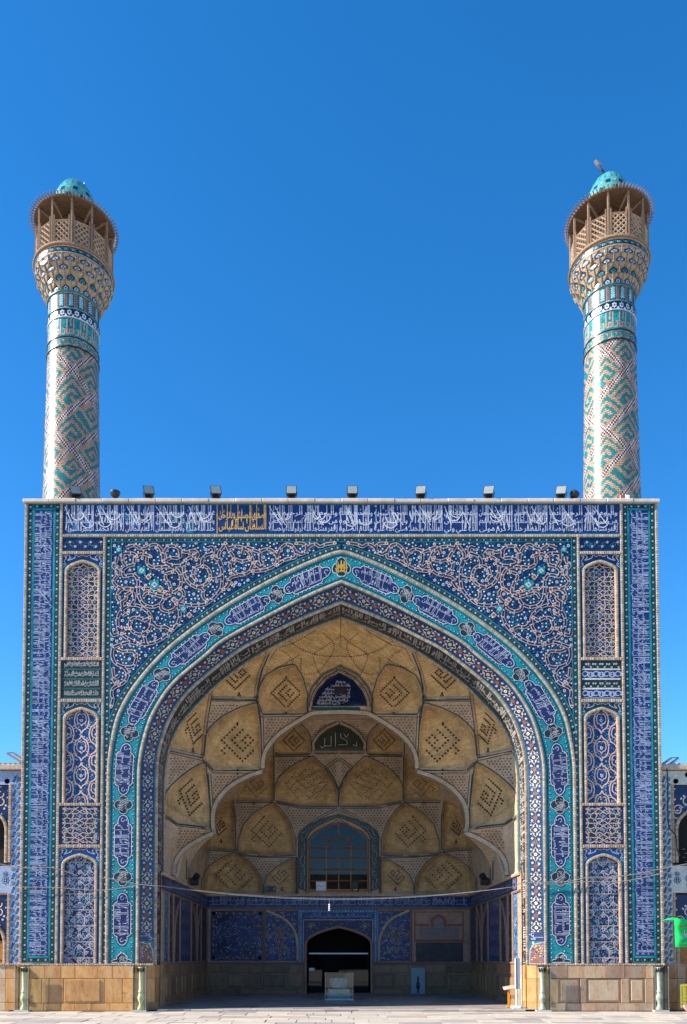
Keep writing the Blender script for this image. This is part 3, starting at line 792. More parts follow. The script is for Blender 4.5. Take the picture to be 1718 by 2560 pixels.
fr = S.build("frieze_panel", gate)
S = Sheet(flat(0.0))
gx0, gx1 = float(P(542, 1300)[0]), float(P(668, 1300)[0])
S.rect(gx0, Z_FR0 + .04, gx0 + .025, Z_FR1 - .03, "yellow_tile", 2)
GOLD1 = ["السلطان", "شاه", "عباس"]; GOLD2 = ["الصفوي", "الحسيني", "بهادر", "خان"]
segs = np.concatenate([np.linspace(-X_N1 + .05, gx0 - .04, 6), np.linspace(gx1 + .04, X_N1 - .05, 11)])
for a, b in zip(segs[:-1], segs[1:]):
    if b - a < 0.5: continue
    if abs(a - (gx0 - .04)) < 1e-6: continue
    write(S, a + .02, b - .02, Z_FR0 + .05, Z_FR1 - .05, "script_white", 3, 3, tall=2.5, bold=0.012, em=0.20)
    for k in range(2):
        q = R.uniform(a, b - .5); S.ribbon([(q, Z_FR1 - .08), (q + R.uniform(.2, .45), Z_FR0 + .30)], .026, "white_tile", 5.6)
        q = R.uniform(a + .1, b - .4); zq_ = R.uniform(Z_FR0 + .25, Z_FR1 - .35); S.ribbon(smooth([(q, zq_ + .12), (q + .05, zq_), (q + .22, zq_ - .06), (q + .36, zq_ + .03), (q + .38, zq_ + .14)], 4), .028, "white_tile", 6.2)
    for k in range(14): S.flower(R.uniform(a, b), R.uniform(Z_FR0 + .1, Z_FR1 - .1), .024, R.choice(("blue_white", "sky_tile")), None, 1.5, 4)
S.build("lettering", fr, "stuff")
S = Sheet(flat(0.0)); H = Z_FR1 - Z_FR0
write(S, gx0 + .06, gx1 - .02, Z_FR0 + .05, Z_FR1 - .05, "yellow_tile", 3, 1, text=GOLD1, tall=2.4, bold=0.022, em=0.30)
write(S, gx0 + .06, gx1 - .02, Z_FR0 + .42, Z_FR1 - .05, "yellow_tile", 4.5, 1, text=GOLD2, tall=1.6, bold=0.022, em=0.26)
S.build("gold_lettering", fr, "stuff", label="yellow lettering in the blue frieze")
bar("brick_moulding", (-X_N1, Z_BAR), (X_N1, Z_FR0), 'x')

# ---------- the two columns of niches and small panels
def arch2(hw, rise, n=40):
    """pointed arch, spring at v = 0, right half from apex to spring then mirrored"""
    q = np.array([(x / 583.0, (1960 - y) / 580.0) for x, y in A_R]); q = resample(smooth(q, 6), n) * (hw, rise)
    return np.concatenate([q[::-1], q[1:] * (-1, 1)])     # right spring - apex - left spring
def clipdots(S, poly, u0, u1, v0, v1, n, rs, mats, core, lay, rng, gap=0.09):
    pts = []; t = 0
    while len(pts) < n and t < n * 14:
        t += 1; u, v = rng.uniform(u0, u1), rng.uniform(v0, v1)
        if inside(np.array([u]), np.array([v]), poly)[0] and all((u - a) ** 2 + (v - b) ** 2 > gap * gap for a, b in pts):
            pts.append((u, v)); S.flower(u, v, rng.choice(rs), rng.choice(mats), core, lay, 6, rng.random() * 3)
    return pts
def pat_star(S, poly, w, H, rng):
    per = 0.44; n = int(H / per) + 2; base = [
        [(0, .31), (.24, .5), (0, .69), (-.24, .5), (0, .31)],
        [(1.05, .06), (.80, .22), (.62, .10), (.42, .24), (.24, .5), (.42, .76), (.62, .90), (.80, .78), (1.05, .94)],
        [(.42, .24), (.30, .02), (.42, -.24)], [(.80, .22), (.70, .5), (.80, .78)], [(.62, .10), (.62, -.10)],
        [(.24, .5), (.70, .5)], [(1.05, .38), (.70, .5), (1.05, .62)], [(0, .31), (.16, .14), (.42, .24)], [(0, -.31), (.16, -.14), (.42, -.24)]]
    for k in range(-1, n):
        for ln in base:
            for sg in (1, -1):
                clip_ribbon(S, dens([(sg * x * w, (y + k) * per) for x, y in ln], .02), 0.022, "buff", 4 + (sg + 1) * .1, poly)
        for u, v, m in ((0, 0, "lapis"), (.30, .5, "navy"), (-.30, .5, "navy"), (.72, .12, "green_tile"), (-.72, .12, "green_tile"), (.6, .7, "black_green"), (-.6, .7, "black_green"), (.9, .5, "violet_blue"), (-.9, .5, "violet_blue")):
            c = (u * w, (v + k) * per)
            if inside(np.array([c[0]]), np.array([c[1]]), poly)[0]: S.flower(*c, 0.10, m, None, 1.2, 6)
        if 0 <= k * per < H - .3: S.flower(0, k * per, 0.06, "blue_white", "brown_tile", 3, 8)
    pt = clipdots(S, poly, -w, w, 0, H, int(110 * H), (.024, .03, .018), ("white_tile", "buff", "yellow_tile", "sky_tile", "blue_white"), "brown_tile", 3, rng, .055)
    for u, v in pt[::1]: S.curl(u + .04, v, 0.045, rng.uniform(0, 6), rng.uniform(3, 8), 0.014, rng.choice(("turquoise", "green_tile", "blue_white", "brown_tile")), 2)
def pat_ogee(S, poly, w, H, rng):
    per = 0.86; n = int(H / per) + 2
    for k in range(-1, n):
        for j in (-2, -1, 0, 1, 2):
            c = (j * w * 0.98, (k + (0.5 if j % 2 else 0)) * per)
            for s1 in (-1, 1):
                for s2 in (-1, 1):
                    q = smooth([(0, .47), (.10, .36), (.34, .27), (.45, .13), (.49, 0)], 6)
                    clip_ribbon(S, q * (s1 * w * 2 * 0.98, s2 * per) * (0.5, 1) * 1.0 + c, 0.036, "buff", 4 + .2 * (s1 > 0) + .1 * (s2 > 0), poly)
            for s1 in (-1, 1):
                q = smooth([(0, .20), (.16, .24), (.27, .16), (.30, 0), (.22, -.10), (.10, -.12), (0, -.20)], 6) * (s1 * w, per) + c
                clip_ribbon(S, q, 0.028, "buff", 4.5 + .2 * (s1 > 0), poly)
                for dv in (.24, -.24):
                    e = (c[0] + s1 * .5 * w, c[1] + dv * per)
                    if inside(np.array([e[0]]), np.array([e[1]]), poly)[0]: S.flower(*e, 0.055, "buff", "brown_tile", 5, 3, 1.57)
            if inside(np.array([c[0]]), np.array([c[1]]), poly)[0]:
                S.flower(c[0], c[1], 0.055, "white_tile", "navy", 5, 6); S.flower(c[0], c[1] + .2 * per, 0.05, "brown_tile", None, 5.5, 4, 0)
    pt = clipdots(S, poly, -w, w, 0, H, int(72 * H), (.022, .03), ("white_tile", "blue_white", "sky_tile"), "navy", 3, rng, .07)
    for u, v in pt: S.curl(u + .04, v, 0.05, rng.uniform(0, 6), rng.uniform(3, 8), 0.013, rng.choice(("turquoise", "sky_tile")), 2)
def pat_hex(S, poly, w, H, rng):
    per = 0.98; n = int(H / per) + 2; base = [[(.33, .16), (.33, .42), (0, .58), (-.33, .42), (-.33, .16)], [(.33, .16), (0, 0), (-.33, .16)], [(-1.05, .16), (1.05, .16)], [(-1.05, .66), (1.05, .66)],
        [(.66, .16), (.66, -.10), (.33, -.26), (0, -.10), (-.33, -.26), (-.66, -.10), (-.66, .16)], [(.66, .66), (.66, .50), (.33, .42)], [(-.66, .66), (-.66, .50), (-.33, .42)], [(.66, .50), (1.05, .34)], [(-.66, .50), (-1.05, .34)], [(.66, -.10), (1.05, -.26)], [(-.66, -.10), (-1.05, -.26)]]
    for k in range(-1, n):
        for i, ln in enumerate(base): clip_ribbon(S, dens([(x * w, (y + k) * per) for x, y in ln], .02), 0.020, "buff", 4 + .12 * i, poly)
        for u, v in ((0, .12), (.5, .02), (-.5, .02), (.45, .32), (-.45, .32), (0, .48), (0, .85), (.72, .58), (-.72, .58), (.6, .86), (-.6, .86)):
            c = (u * w, (v + k) * per)
            if inside(np.array([c[0]]), np.array([c[1]]), poly)[0]:
                S.flower(*c, 0.075, "blue_white", "navy", 3, 4, 0.78 * (u == 0)); S.flower(*c, 0.034, "black_green", None, 4.6, 4); S.dot(*c, 0.02, "yellow_tile", 5.6, 4)
    pt = clipdots(S, poly, -w, w, 0, H, int(85 * H), (.016, .022), ("blue_white", "sky_tile", "brown_tile"), None, 2.4, rng, .062)
    for u, v in pt:
        S.curl(u + .03, v, 0.06, rng.uniform(0, 6), rng.uniform(3, 8), 0.016, "blue_white", 2.6)
        S.curl(u - .05, v + .03, 0.06, rng.uniform(0, 6), rng.uniform(3, 8), 0.018, rng.choice(("turquoise", "sky_tile")), 1.8)
def niche(sg, z0, z1, zap, pat, bgm, sp_bg, idx):
    """arched recess between z0 and z1: spandrel tiles, brick arch, shallow reveal, patterned back"""
    xc = sg * (X_N1 + X_N2) / 2; wd = (X_N1 - X_N2) / 2; hw = wd - 0.085; rise = hw * 0.66; zs = zap - rise
    hwi = hw - 0.085; dep = 0.075
    rng = random.Random(100 + idx)
    ar = arch2(hw, rise); ari = arch2(hwi, rise - 0.06)
    outer = np.concatenate([[(hw, z0)], ar + (0, zs), [(-hw, z0)]])
    S = Sheet(flat(0.0, xc, 0))
    fr_ = np.concatenate([[(wd, z0)], [(wd, z1)], [(-wd, z1)], [(-wd, z0)], [(-hw, z0)], (ar + (0, zs))[::-1], [(hw, z0)]])
    S.poly(fr_, sp_bg, 0)
    for a, b in (((-wd + .012, z0), (-wd + .012, z1)), ((wd - .012, z0), (wd - .012, z1))): S.ribbon([a, b], 0.024, "turquoise", 1)
    S.ribbon(ar * (1.035, 1.03) + (0, zs), 0.035, "turquoise", 1)
    nb_ = S.build("niche_surround", gate)
    S = Sheet(flat(0.0, xc, 0))                           # white scroll work in the corners above the arch
    hs = z1 - zs
    for s1 in (-1, 1):
        a = np.array([(s1 * x * wd, zs + y * hs) for x, y in ((.96, .25), (.82, .42), (.90, .62), (.80, .80), (.92, .92), (.70, .95), (.62, .80), (.74, .66), (.58, .70), (.40, .80), (.34, .95), (.18, .88), (0, .97))])
        S.ribbon(smooth(a, 5), 0.022, "blue_white", 2 + .2 * (s1 > 0))
        S.flower(s1 * .82 * wd, zs + .84 * hs, .05, "brown_tile", "yellow_tile", 2.6, 5); S.flower(s1 * .9 * wd, zs + .45 * hs, .03, "blue_white", None, 2.6, 5)
        for k in range(7): S.curl(s1 * rng.uniform(.3, .95) * wd, zs + rng.uniform(.72, .97) * hs, .04, rng.uniform(0, 6), rng.uniform(3, 8), .014, rng.choice(("turquoise", "sky_tile", "green_tile")), 1.5)
    S.flower(0, zs + .93 * hs, .045, "brown_tile", "yellow_tile", 2.6, 5)
    S.build("scroll_ornament", nb_, "stuff")
    # brick arch and reveal
    ctr = np.concatenate([[(hw - .04, z0)], arch2(hw - .04, rise - .03) + (0, zs), [(-hw + .04, z0)]])
    path_bar("niche_moulding", np.stack([xc + ctr[:, 0], np.full(len(ctr), -0.002), ctr[:, 1]], 1), 0.085, gate, 0.07, 0.022)
    inner = np.concatenate([[(hwi, z0)], ari + (0, zs), [(-hwi, z0)]])
    m = MB(); N = len(inner)
    V = [(xc + x, 0.0, z) for x, z in inner] + [(xc + x, dep, z) for x, z in inner]
    m.faces(V, [(i, i + 1, N + i + 1, N + i) for i in range(N - 1)], "edge_brick_b")
    m.build("niche_reveal", gate)
    S = Sheet(flat(dep, xc, 0)); S.poly(inner * (1.002, 1), bgm, 0); bk = S.build("niche_panel", gate)
    S = Sheet(flat(dep, xc, z0)); poly = inner * (0.985, 1) - (0, z0)
    pat(S, poly, hwi, zap - z0, rng); S.build("tile_ornament", bk, "stuff")
def bars(sg, py0, py1):
    x0, x1 = sorted((sg * X_N2, sg * X_N1)); bar("brick_moulding", (x0, Z(py1)), (x1, Z(py0)), 'x')
def panel(sg, py0, py1, mat, y=0.0):
    x0, x1 = sorted((sg * X_N2, sg * X_N1)); S = Sheet(flat(y)); S.rect(x0, Z(py1), x1, Z(py0), mat, 0)
    return S, x0, x1, Z(py1), Z(py0)
for sg in (-1, 1):
    rng = random.Random(5 + sg)
    # small flower panel under the frieze
    S, x0, x1, z0, z1 = panel(sg, 1343, 1379, "navy"); p = S.build("flower_panel", gate); S = Sheet(flat(0.0))
    for a in ((z0, z0 + .03), (z1 - .03, z1)): S.rect(x0, a[0], x1, a[1], "teal", 1)
    for i in range(8):
        u = x0 + (i + .5) * (x1 - x0) / 8; v = (z0 + z1) / 2 + (.07 if i % 2 else -.07)
        S.flower(u, v, .042, "white_tile", "navy", 3, 6); S.curl(u + .05, (z0 + z1) / 2, .07, rng.uniform(0, 6), rng.uniform(3, 8), .018, "turquoise", 2); S.dot(u - .06, (z0 + z1) / 2 - .05 + .1 * (i % 2), .025, "brown_tile", 2, 4)
        S.curl(u - .03, v, .06, rng.uniform(0, 6), rng.uniform(3, 8), .016, "sky_tile", 2)
    S.build("tile_ornament", p, "stuff"); bars(sg, 1379, 1386)
    niche(sg, Z(1644), Z(1386), Z(1401), pat_star, "navy", "navy", 1 + sg); bars(sg, 1644, 1651)
    # four short bands
    S, x0, x1, z0, z1 = panel(sg, 1651, 1748, "black_green"); hb = (z1 - z0) / 4
    p = S.build("band_panel", gate)
    for k in range(4):
        zz = z1 - (k + 1) * hb
        S = Sheet(flat(0.0)); S.rect(x0 + .05, zz, x1 - .05, zz + .05, "ivory_tile" if sg > 0 else "green_tile", 1.2)
        if k == 3: S.rect(x0 + .05, zz, x1 - .05, zz + .04, "teal", 2)
        if sg < 0:
            src = [["السلطان", "الاعظم", "والخاقان", "الاكرم"], ["بسم", "الله", "الرحمن", "الرحيم"], ["السلطان", "بن", "السلطان", "الاعظم"], ["خلد", "الله", "ملكه", "وسلطانه"]][k]
            write(S, x0 + .10, x1 - .10, zz + .07, zz + hb - .03, "grey_script", 2, 1, text=src, tall=1.4, bold=.02)
            write(S, x0 + .10, x1 - .10, zz + .12, zz + hb - .02, "grey_script", 3, 1, tall=1.1, bold=.015, em=.16)
        elif k % 2 == 0:
            for i in range(16): S.flower(x0 + .1 + i * (x1 - x0 - .2) / 15, zz + hb * (.45 + .16 * (1 if i % 3 else -1)), .034, "white_tile", "green_tile", 3, 6); S.dot(rng.uniform(x0 + .1, x1 - .1), zz + rng.uniform(.1, hb - .05), .03, rng.choice(("brown_tile", "green_tile")), 2, 5)
        else:
            S.rect(x0 + .06, zz + .05, x1 - .06, zz + hb - .01, "violet_blue", 1)
            for i in range(7):
                u = x0 + .13 + i * (x1 - x0 - .26) / 6; S.curl(u, zz + hb * .56, .10, i * 3.1, i * 3.1 + 5.6, .034, "blue_white", 3 + .2 * (i % 2), 12); S.curl(u + .08, zz + hb * .56, .07, i * 3.1 + 2, i * 3.1 - 2, .03, "blue_white", 3.6 + .2 * (i % 2), 8)
        S.build("tile_band", p, "stuff")
    bars(sg, 1748, 1756)
    niche(sg, Z(2008), Z(1756), Z(1769), pat_ogee, "lapis", "black_green", 4 + sg); bars(sg, 2008, 2015)
    S, x0, x1, z0, z1 = panel(sg, 2015, 2112, "navy"); p = S.build("geometric_panel", gate)
    S = Sheet(flat(0.0, (x0 + x1) / 2, z0)); poly = np.array([(-.55, .03), (.55, .03), (.55, z1 - z0 - .03), (-.55, z1 - z0 - .03)]); pat_star(S, poly, .62, z1 - z0, random.Random(77)); S.build("tile_ornament", p, "stuff")
    bars(sg, 2112, 2120)
    niche(sg, Z(2408), Z(2120), Z(2135), pat_hex, "navy", "lapis", 8 + sg)

# ---------- coping stones along the top, solid body behind the tiles
ztop = Z_TOP + 0.004; n = 24; xe = X_O + 0.05
for i in range(n):
    m = MB(); a, b = -xe + 2 * xe * i / n + .005, -xe + 2 * xe * (i + 1) / n - .005; d = R.uniform(-.012, .012)
    m.bev((a, -0.10 + d, ztop), (b, 0.75, ztop + 0.115 + R.uniform(-.008, .008)), "coping", 0.018); m.build("coping_stone", gate)
ZT = ztop - 0.005
for sg in (-1, 1):                                        # outer flanks and backs of the two piers
    x0, x1 = sorted((sg * (hC[-1, 0] + 0.05), sg * (X_O - .006)))
    x2, x3 = sorted((sg * X_N2 * 1.0, sg * (X_O - .006)))
    m = MB(); m.box((x2, 0.085, 0.0), (x3, 1.9, ZT - .4), "wall_brick"); m.build("pier_body", gate)
top = np.concatenate([full_curve(hC, 0)[:, [0, 2]]])
m = MB()
m.box((-X_O + .006, 0.085, ZT - .42), (X_O - .006, 1.9, ZT - .002), "wall_brick")
m.build("parapet_body", gate)
m = MB()                                                  # plain masonry closing the gap over the arch, hidden behind the tiles
up = hC[::-1]; pl = [(x + 0.01, z + 0.02) for x, z in up] ; poly = [(X_N2, up[0][1])] + [(up[0][0] + .01, up[0][1])] + pl[1:] + [(0, ZT - .42), (X_N2, ZT - .42)]
for sg in (-1, 1):
    for yy in (0.45, 1.9):
        m.faces([(sg * x, yy, z) for x, z in poly], [tuple(range(len(poly)))], "wall_brick")
m.build("arch_masonry", gate)

# ---------------------------------------------------------------- the vault: a deep half dome of brick cells, measured cell by cell
ZC = 4.30                                                 # cornice where the vault springs
Y_BK = 10.5; XW = 5.71
def arr(s): return np.array([[float(c) for c in q.split(",")] for q in s.split()])
RIB_A = smooth(arr("853,1780 800,1782 776,1786 739,1807 697,1836 669,1869 659,1896 657,1926"), 6)
RIB_B = smooth(arr("656,1929 620,1941 580,1963 551,1991 536,2019 532,2049 534,2072 540,2079"), 6)
RIB_C = smooth(arr("540,2081 503,2097 466,2120 446,2142 437,2165 436,2187"), 6)
RIB = np.concatenate([RIB_A, RIB_B, RIB_C])
RIBY = np.concatenate([np.linspace(5.3, 5.0, len(RIB_A)), np.linspace(5.0, 4.5, len(RIB_B)), np.linspace(4.5, 3.25, len(RIB_C))])
d_rows = np.array(D_R, float)
D_LINE = smooth(np.stack([852.7 - d_rows[:, 0] * 1.0, d_rows[:, 1]], 1), 6)
D_LINE = np.concatenate([D_LINE, [(410.5, 2060), (410.5, 2187)]])
FRONT = np.concatenate([D_LINE, [(411, 2190), (436, 2190)], RIB[::-1]])
def y_front(px, py):
    d0, _ = pdist(px, py, D_LINE); d1, w = pdist(px, py, RIB)
    yr = np.interp(w, np.linspace(0, 1, len(RIBY)), RIBY)
    t = d0 / np.maximum(d0 + d1, 1e-6)
    return Y_D + 0.02 + (yr - Y_D) * t
def y_inner(px, py):
    yb = np.interp(py, [1770, 1800, 1840, 1890, 1950, 2015, 2140, 2240], [5.9, 7.0, 7.8, 8.7, 9.7, 10.42, 10.46, 10.48])
    w = np.interp(py, [1780, 1850, 1900, 1960, 2000, 2080, 2130, 2200, 2240], [4.3, 4.55, 4.8, 5.05, 5.2, 5.45, 5.58, 5.69, 5.70])
    ys = F_PX * (w + CX) / np.maximum(PPX - px, 4) * 1.006 - 25.0
    k = 0.55
    h = np.clip(0.5 + 0.5 * (ys - yb) / k, 0, 1)
    y = ys * (1 - h) + yb * h - k * h * (1 - h)
    _, wr = pdist(px, py, RIB)
    return np.maximum(y, np.interp(wr, np.linspace(0, 1, len(RIBY)), RIBY) + 0.45)
CELLS_F = {  # concave brick cells of the front ring
 "flank": (arr("657,1781 646,1749 654,1717 667,1691 699,1673 735,1664 754,1695 765,1735 767,1781"), 0.55),
 "text": (arr("778,1768 779,1752 790,1726 816,1696 853,1677 900,1677 900,1768"), 0.28),
 "upper": (arr("531,1746 531,1715 600,1660 671,1632 654,1672 641,1722 641,1747"), 0.25),
 "big": (arr("536,1923 511,1897 517,1841 530,1820 558,1794 600,1773 640,1761 648,1819 651,1882 650,1921"), 0.60),
 "left": (arr("426,1875 422,1868 440,1835 470,1790 529,1724 515,1811 507,1891"), 0.25),
 "low": (arr("444,2057 416,2037 418,1985 432,1966 455,1945 480,1926 511,1910 517,1965 522,2019 522,2066"), 0.50),
 "foot": (arr("413,2045 442,2062 437,2120 434,2183 412,2182"), 0.12),
}
CELLS_I = {
 "tympanum": (arr("784,1876 782,1859 795,1838 818,1819 846,1807 900,1807 900,1876"), 0.22),
 "high": (arr("688,1886 690,1840 735,1805 749,1811 771,1835 776,1860 774,1884"), 0.35),
 "kufic": (arr("690,2001 690,1969 700,1947 719,1927 749,1908 781,1894 811,1921 832,1949 841,1976 843,2014 749,2014"), 0.55),
 "side": (arr("593,2001 596,1960 640,1938 683,1880 683,2001"), 0.45),
 "middle": (arr("597,2132 600,2100 612,2062 640,2033 682,2010 703,2028 724,2059 735,2092 737,2136 660,2138"), 0.60),
 "side_low": (arr("513,2119 530,2080 545,2020 579,2000 586,2049 586,2124"), 0.35),
 "corner": (arr("507,2236 508,2200 526,2168 557,2147 588,2134 603,2141 632,2166 651,2195 654,2233"), 0.55),
 "small": (arr("662,2234 662,2212 671,2190 689,2172 719,2153 740,2144 741,2234"), 0.30),
}
def bulge(px, py, cells):
    b = np.zeros(px.shape); own = np.full(px.shape, -1)
    for i, (k, (pl, B)) in enumerate(cells.items()):
        ins = inside(px, py, pl)
        if not ins.any(): continue
        d, _ = pdist(px[ins], py[ins], pl, True)
        r = min(26.0, 0.55 * max(d.max(), 1))
        t = np.clip(d / r, 0, 1); b[ins] = 0.62 * B * np.sqrt(np.maximum(1 - (1 - t) ** 2, 0)); own[ins] = i
    return b, own
def y_f(px, py): return y_front(px, py) + bulge(px, py, CELLS_F)[0]
def y_i(px, py): return y_inner(px, py) + bulge(px, py, CELLS_I)[0]
def vmap(yfun):
    def f(u, v, h):
        p = P(u, v, yfun(u, v) - h * 4.0)
        p[:, 0] = np.minimum(p[:, 0], XC); return p
    return f
hall = gate
def field(region, yfun, cells, mats, base_mat_, step=3.0, grow=0.0, hole=None):
    lo, hi = region.min(0), region.max(0)
    gx = np.arange(lo[0] - step, min(hi[0], 868) + step, step); gy = np.arange(lo[1] - step, hi[1] + step, step)
    X, Y = np.meshgrid(gx, gy); x, y = X.ravel(), Y.ravel()
    ok = inside(x, y, region)
    if grow: d, _ = pdist(x, y, region, True); ok |= (d < grow) & (y < 2243)
    dep = yfun(x, y); _, own = bulge(x, y, cells)
    p = P(x, y, dep); wx = p[:, 0].copy(); p[:, 0] = np.minimum(p[:, 0], XC)
    w = len(gx); I = np.arange(len(x)).reshape(X.shape)
    a, b, c, d_ = I[:-1, :-1].ravel(), I[:-1, 1:].ravel(), I[1:, 1:].ravel(), I[1:, :-1].ravel()
    good = ok[a] & ok[b] & ok[c] & ok[d_] if not grow else (ok[a] | ok[b] | ok[c] | ok[d_])
    good &= ~((wx[a] > XC) & (wx[d_] > XC))
    fo = own[c]
    if hole is not None: good &= ~(inside(x[a], y[a], hole) & inside(x[c], y[c], hole))
    for k in range(-1, len(cells)):
        s = good & (fo == k)
        if not s.any(): continue
        q = np.stack([a[s], d_[s], c[s], b[s]], 1); u, inv = np.unique(q.ravel(), return_inverse=True)
        name = list(cells)[k] if k >= 0 else None
        for mir in (False, True):
            m = MB(); m.raw(p[u], inv, [4] * len(q), mats.get(name, base_mat_))
            o = m.build("vault_cell" if k >= 0 else "vault_surface", hall, mirror=mir, smooth=True); VC[(id(cells), name, mir)] = o
VC = {}
field(FRONT, y_f, CELLS_F, {"text": "navy"}, "vault_brick_pale", 3.0)
for o in [v for (c, n, mir), v in VC.items() if c == id(CELLS_F) and n not in (None, "text", "foot")]: o.data.materials[0] = MATS["vault_brick"]
INNER = np.concatenate([RIB, [(440, 2196), (472, 2207), (525, 2241), (853, 2241), (868, 2241), (868, 1770), (853, 1770)]])
field(INNER, y_i, CELLS_I, {"tympanum": "tympanum_tile"}, "vault_brick_pale", 3.0, grow=56.0, hole=arr("880,2058 843,2058 800,2084 775,2112 774,2226 880,2226"))
for o in [v for (c, n, mir), v in VC.items() if c == id(CELLS_I) and n not in (None, "tympanum")]: o.data.materials[0] = MATS["vault_brick"]
fF, fI = vmap(y_f), vmap(y_i)
def edge_lines(S, pts, w=9.0, brick=True, closed=False, line=2.0, both=True, k0=6):
    p = resample(np.concatenate([pts, pts[:1]]) if closed else pts, max(6, int(np.linalg.norm(np.diff(pts, axis=0), axis=1).sum() / 4)))
    j = (EL_n[0] % 7) * 0.11; EL_n[0] += 1
    if brick: S.ribbon(p, w, "vault_brick_pale", k0 + j)
    d = np.gradient(p, axis=0); d /= np.maximum(np.hypot(d[:, 0], d[:, 1]), 1e-6)[:, None]; nr = np.stack([-d[:, 1], d[:, 0]], 1)
    for sg in ((1, -1) if both else (1,)):
        S.ribbon(p + nr * sg * (w / 2 - 0.6), line, "vault_line", k0 + 1.2 + j)
EL_n = [0]
def fill(S, poly, st, mat, lay):
    lo, hi = poly.min(0), poly.max(0)
    for yy in np.arange(lo[1], hi[1], st):
        for xx in np.arange(lo[0], hi[0], st):
            q = np.array([(xx, yy), (xx + st, yy), (xx + st, yy + st), (xx, yy + st)])
            if inside(q[:, 0], q[:, 1], poly).all(): S.poly(q[::-1], mat, lay)
def dots(S, poly, step=9.0, r=2.1, ang=0.0, lay=5, jit=0.0):
    c = poly.mean(0); n = 60
    i, j = np.meshgrid(np.arange(-n, n), np.arange(-n, n)); i, j = i.ravel(), j.ravel()
    a, b = (i + 0.5 * (j % 2)) * step, j * step * 0.80; ca, sa = math.cos(ang), math.sin(ang)
    x, y = c[0] + a * ca - b * sa, c[1] + a * sa + b * ca
    k = inside(x, y, poly); x, y = x[k], y[k]
    if not len(x): return
    k = pdist(x, y, poly, True)[0] > 3.2; x, y = x[k], y[k]
    t = 0.785 + ang + np.arange(4) * math.pi / 2
    S.put(np.stack([(x[:, None] + r * np.cos(t)).ravel(), (y[:, None] + r * np.sin(t)).ravel()], 1), np.arange(4 * len(x)), np.full(len(x), 4), "vault_dot", lay)
BITS = {  # square lettering picked out in dark bricks, drawn on a grid and turned on its corner
 "a": ["111111111111", "1..........1", "1.1111.111.1", "1.1..1.1.1.1", "1.1.11.1.1.1", "1.1....1.1.1", "1.111111.1.1", "1........1.1", "1.11111111.1", "1.1........1", "1.1.1111111.", "1.1.1......."],
 "b": ["..111.1", "..1.1.1", "1.111.1", "1...1.1", "1111..1", "....1.1", "11111.1", "1.....1", "1111111"],
 "c": ["111111111", "1.......1", "1.1.1.1.1", "1.1.1.1.1", "1.1.111.1", "1.1.....1", "1.11111.1", "1.......1", "111111111"],
 "d": ["1.1.111.1", "1.1.1.1.1", "1.1.111.1", "1.1...1.1", "1.11111.1", "1.......1", "111111111", "..1......", "..11....."]}
def kufic(S, key, cx, cy, half, ang=45.0, r=2.5, sx=1.0, sy=1.0, lay=5, tail=True, shear=0.0):
    r = r * 1.06; rows = BITS[key]; n = max(len(rows), len(rows[0])); st = half * math.sqrt(2) / (n - 1); a = math.radians(ang)
    for j, row in enumerate(rows):
        for i, ch in enumerate(row):
            if ch != '1': continue
            x, y = (i - (n - 1) / 2) * st, (j - (n - 1) / 2) * st
            u, v = x * math.cos(a) - y * math.sin(a), x * math.sin(a) + y * math.cos(a)
            S.dot(cx + (u + shear * v) * sx, cy + v * sy, r, "vault_dot", lay, 4, a)
    if tail:
        for dx, dy in ((0, 1.06), (0, 1.16), (-.09, 1.26), (.09, 1.26), (0, 1.36), (0, -1.08)): S.dot(cx + (dx + shear * dy) * half * sx, cy + dy * half * sy, r, "vault_dot", lay, 4, a)
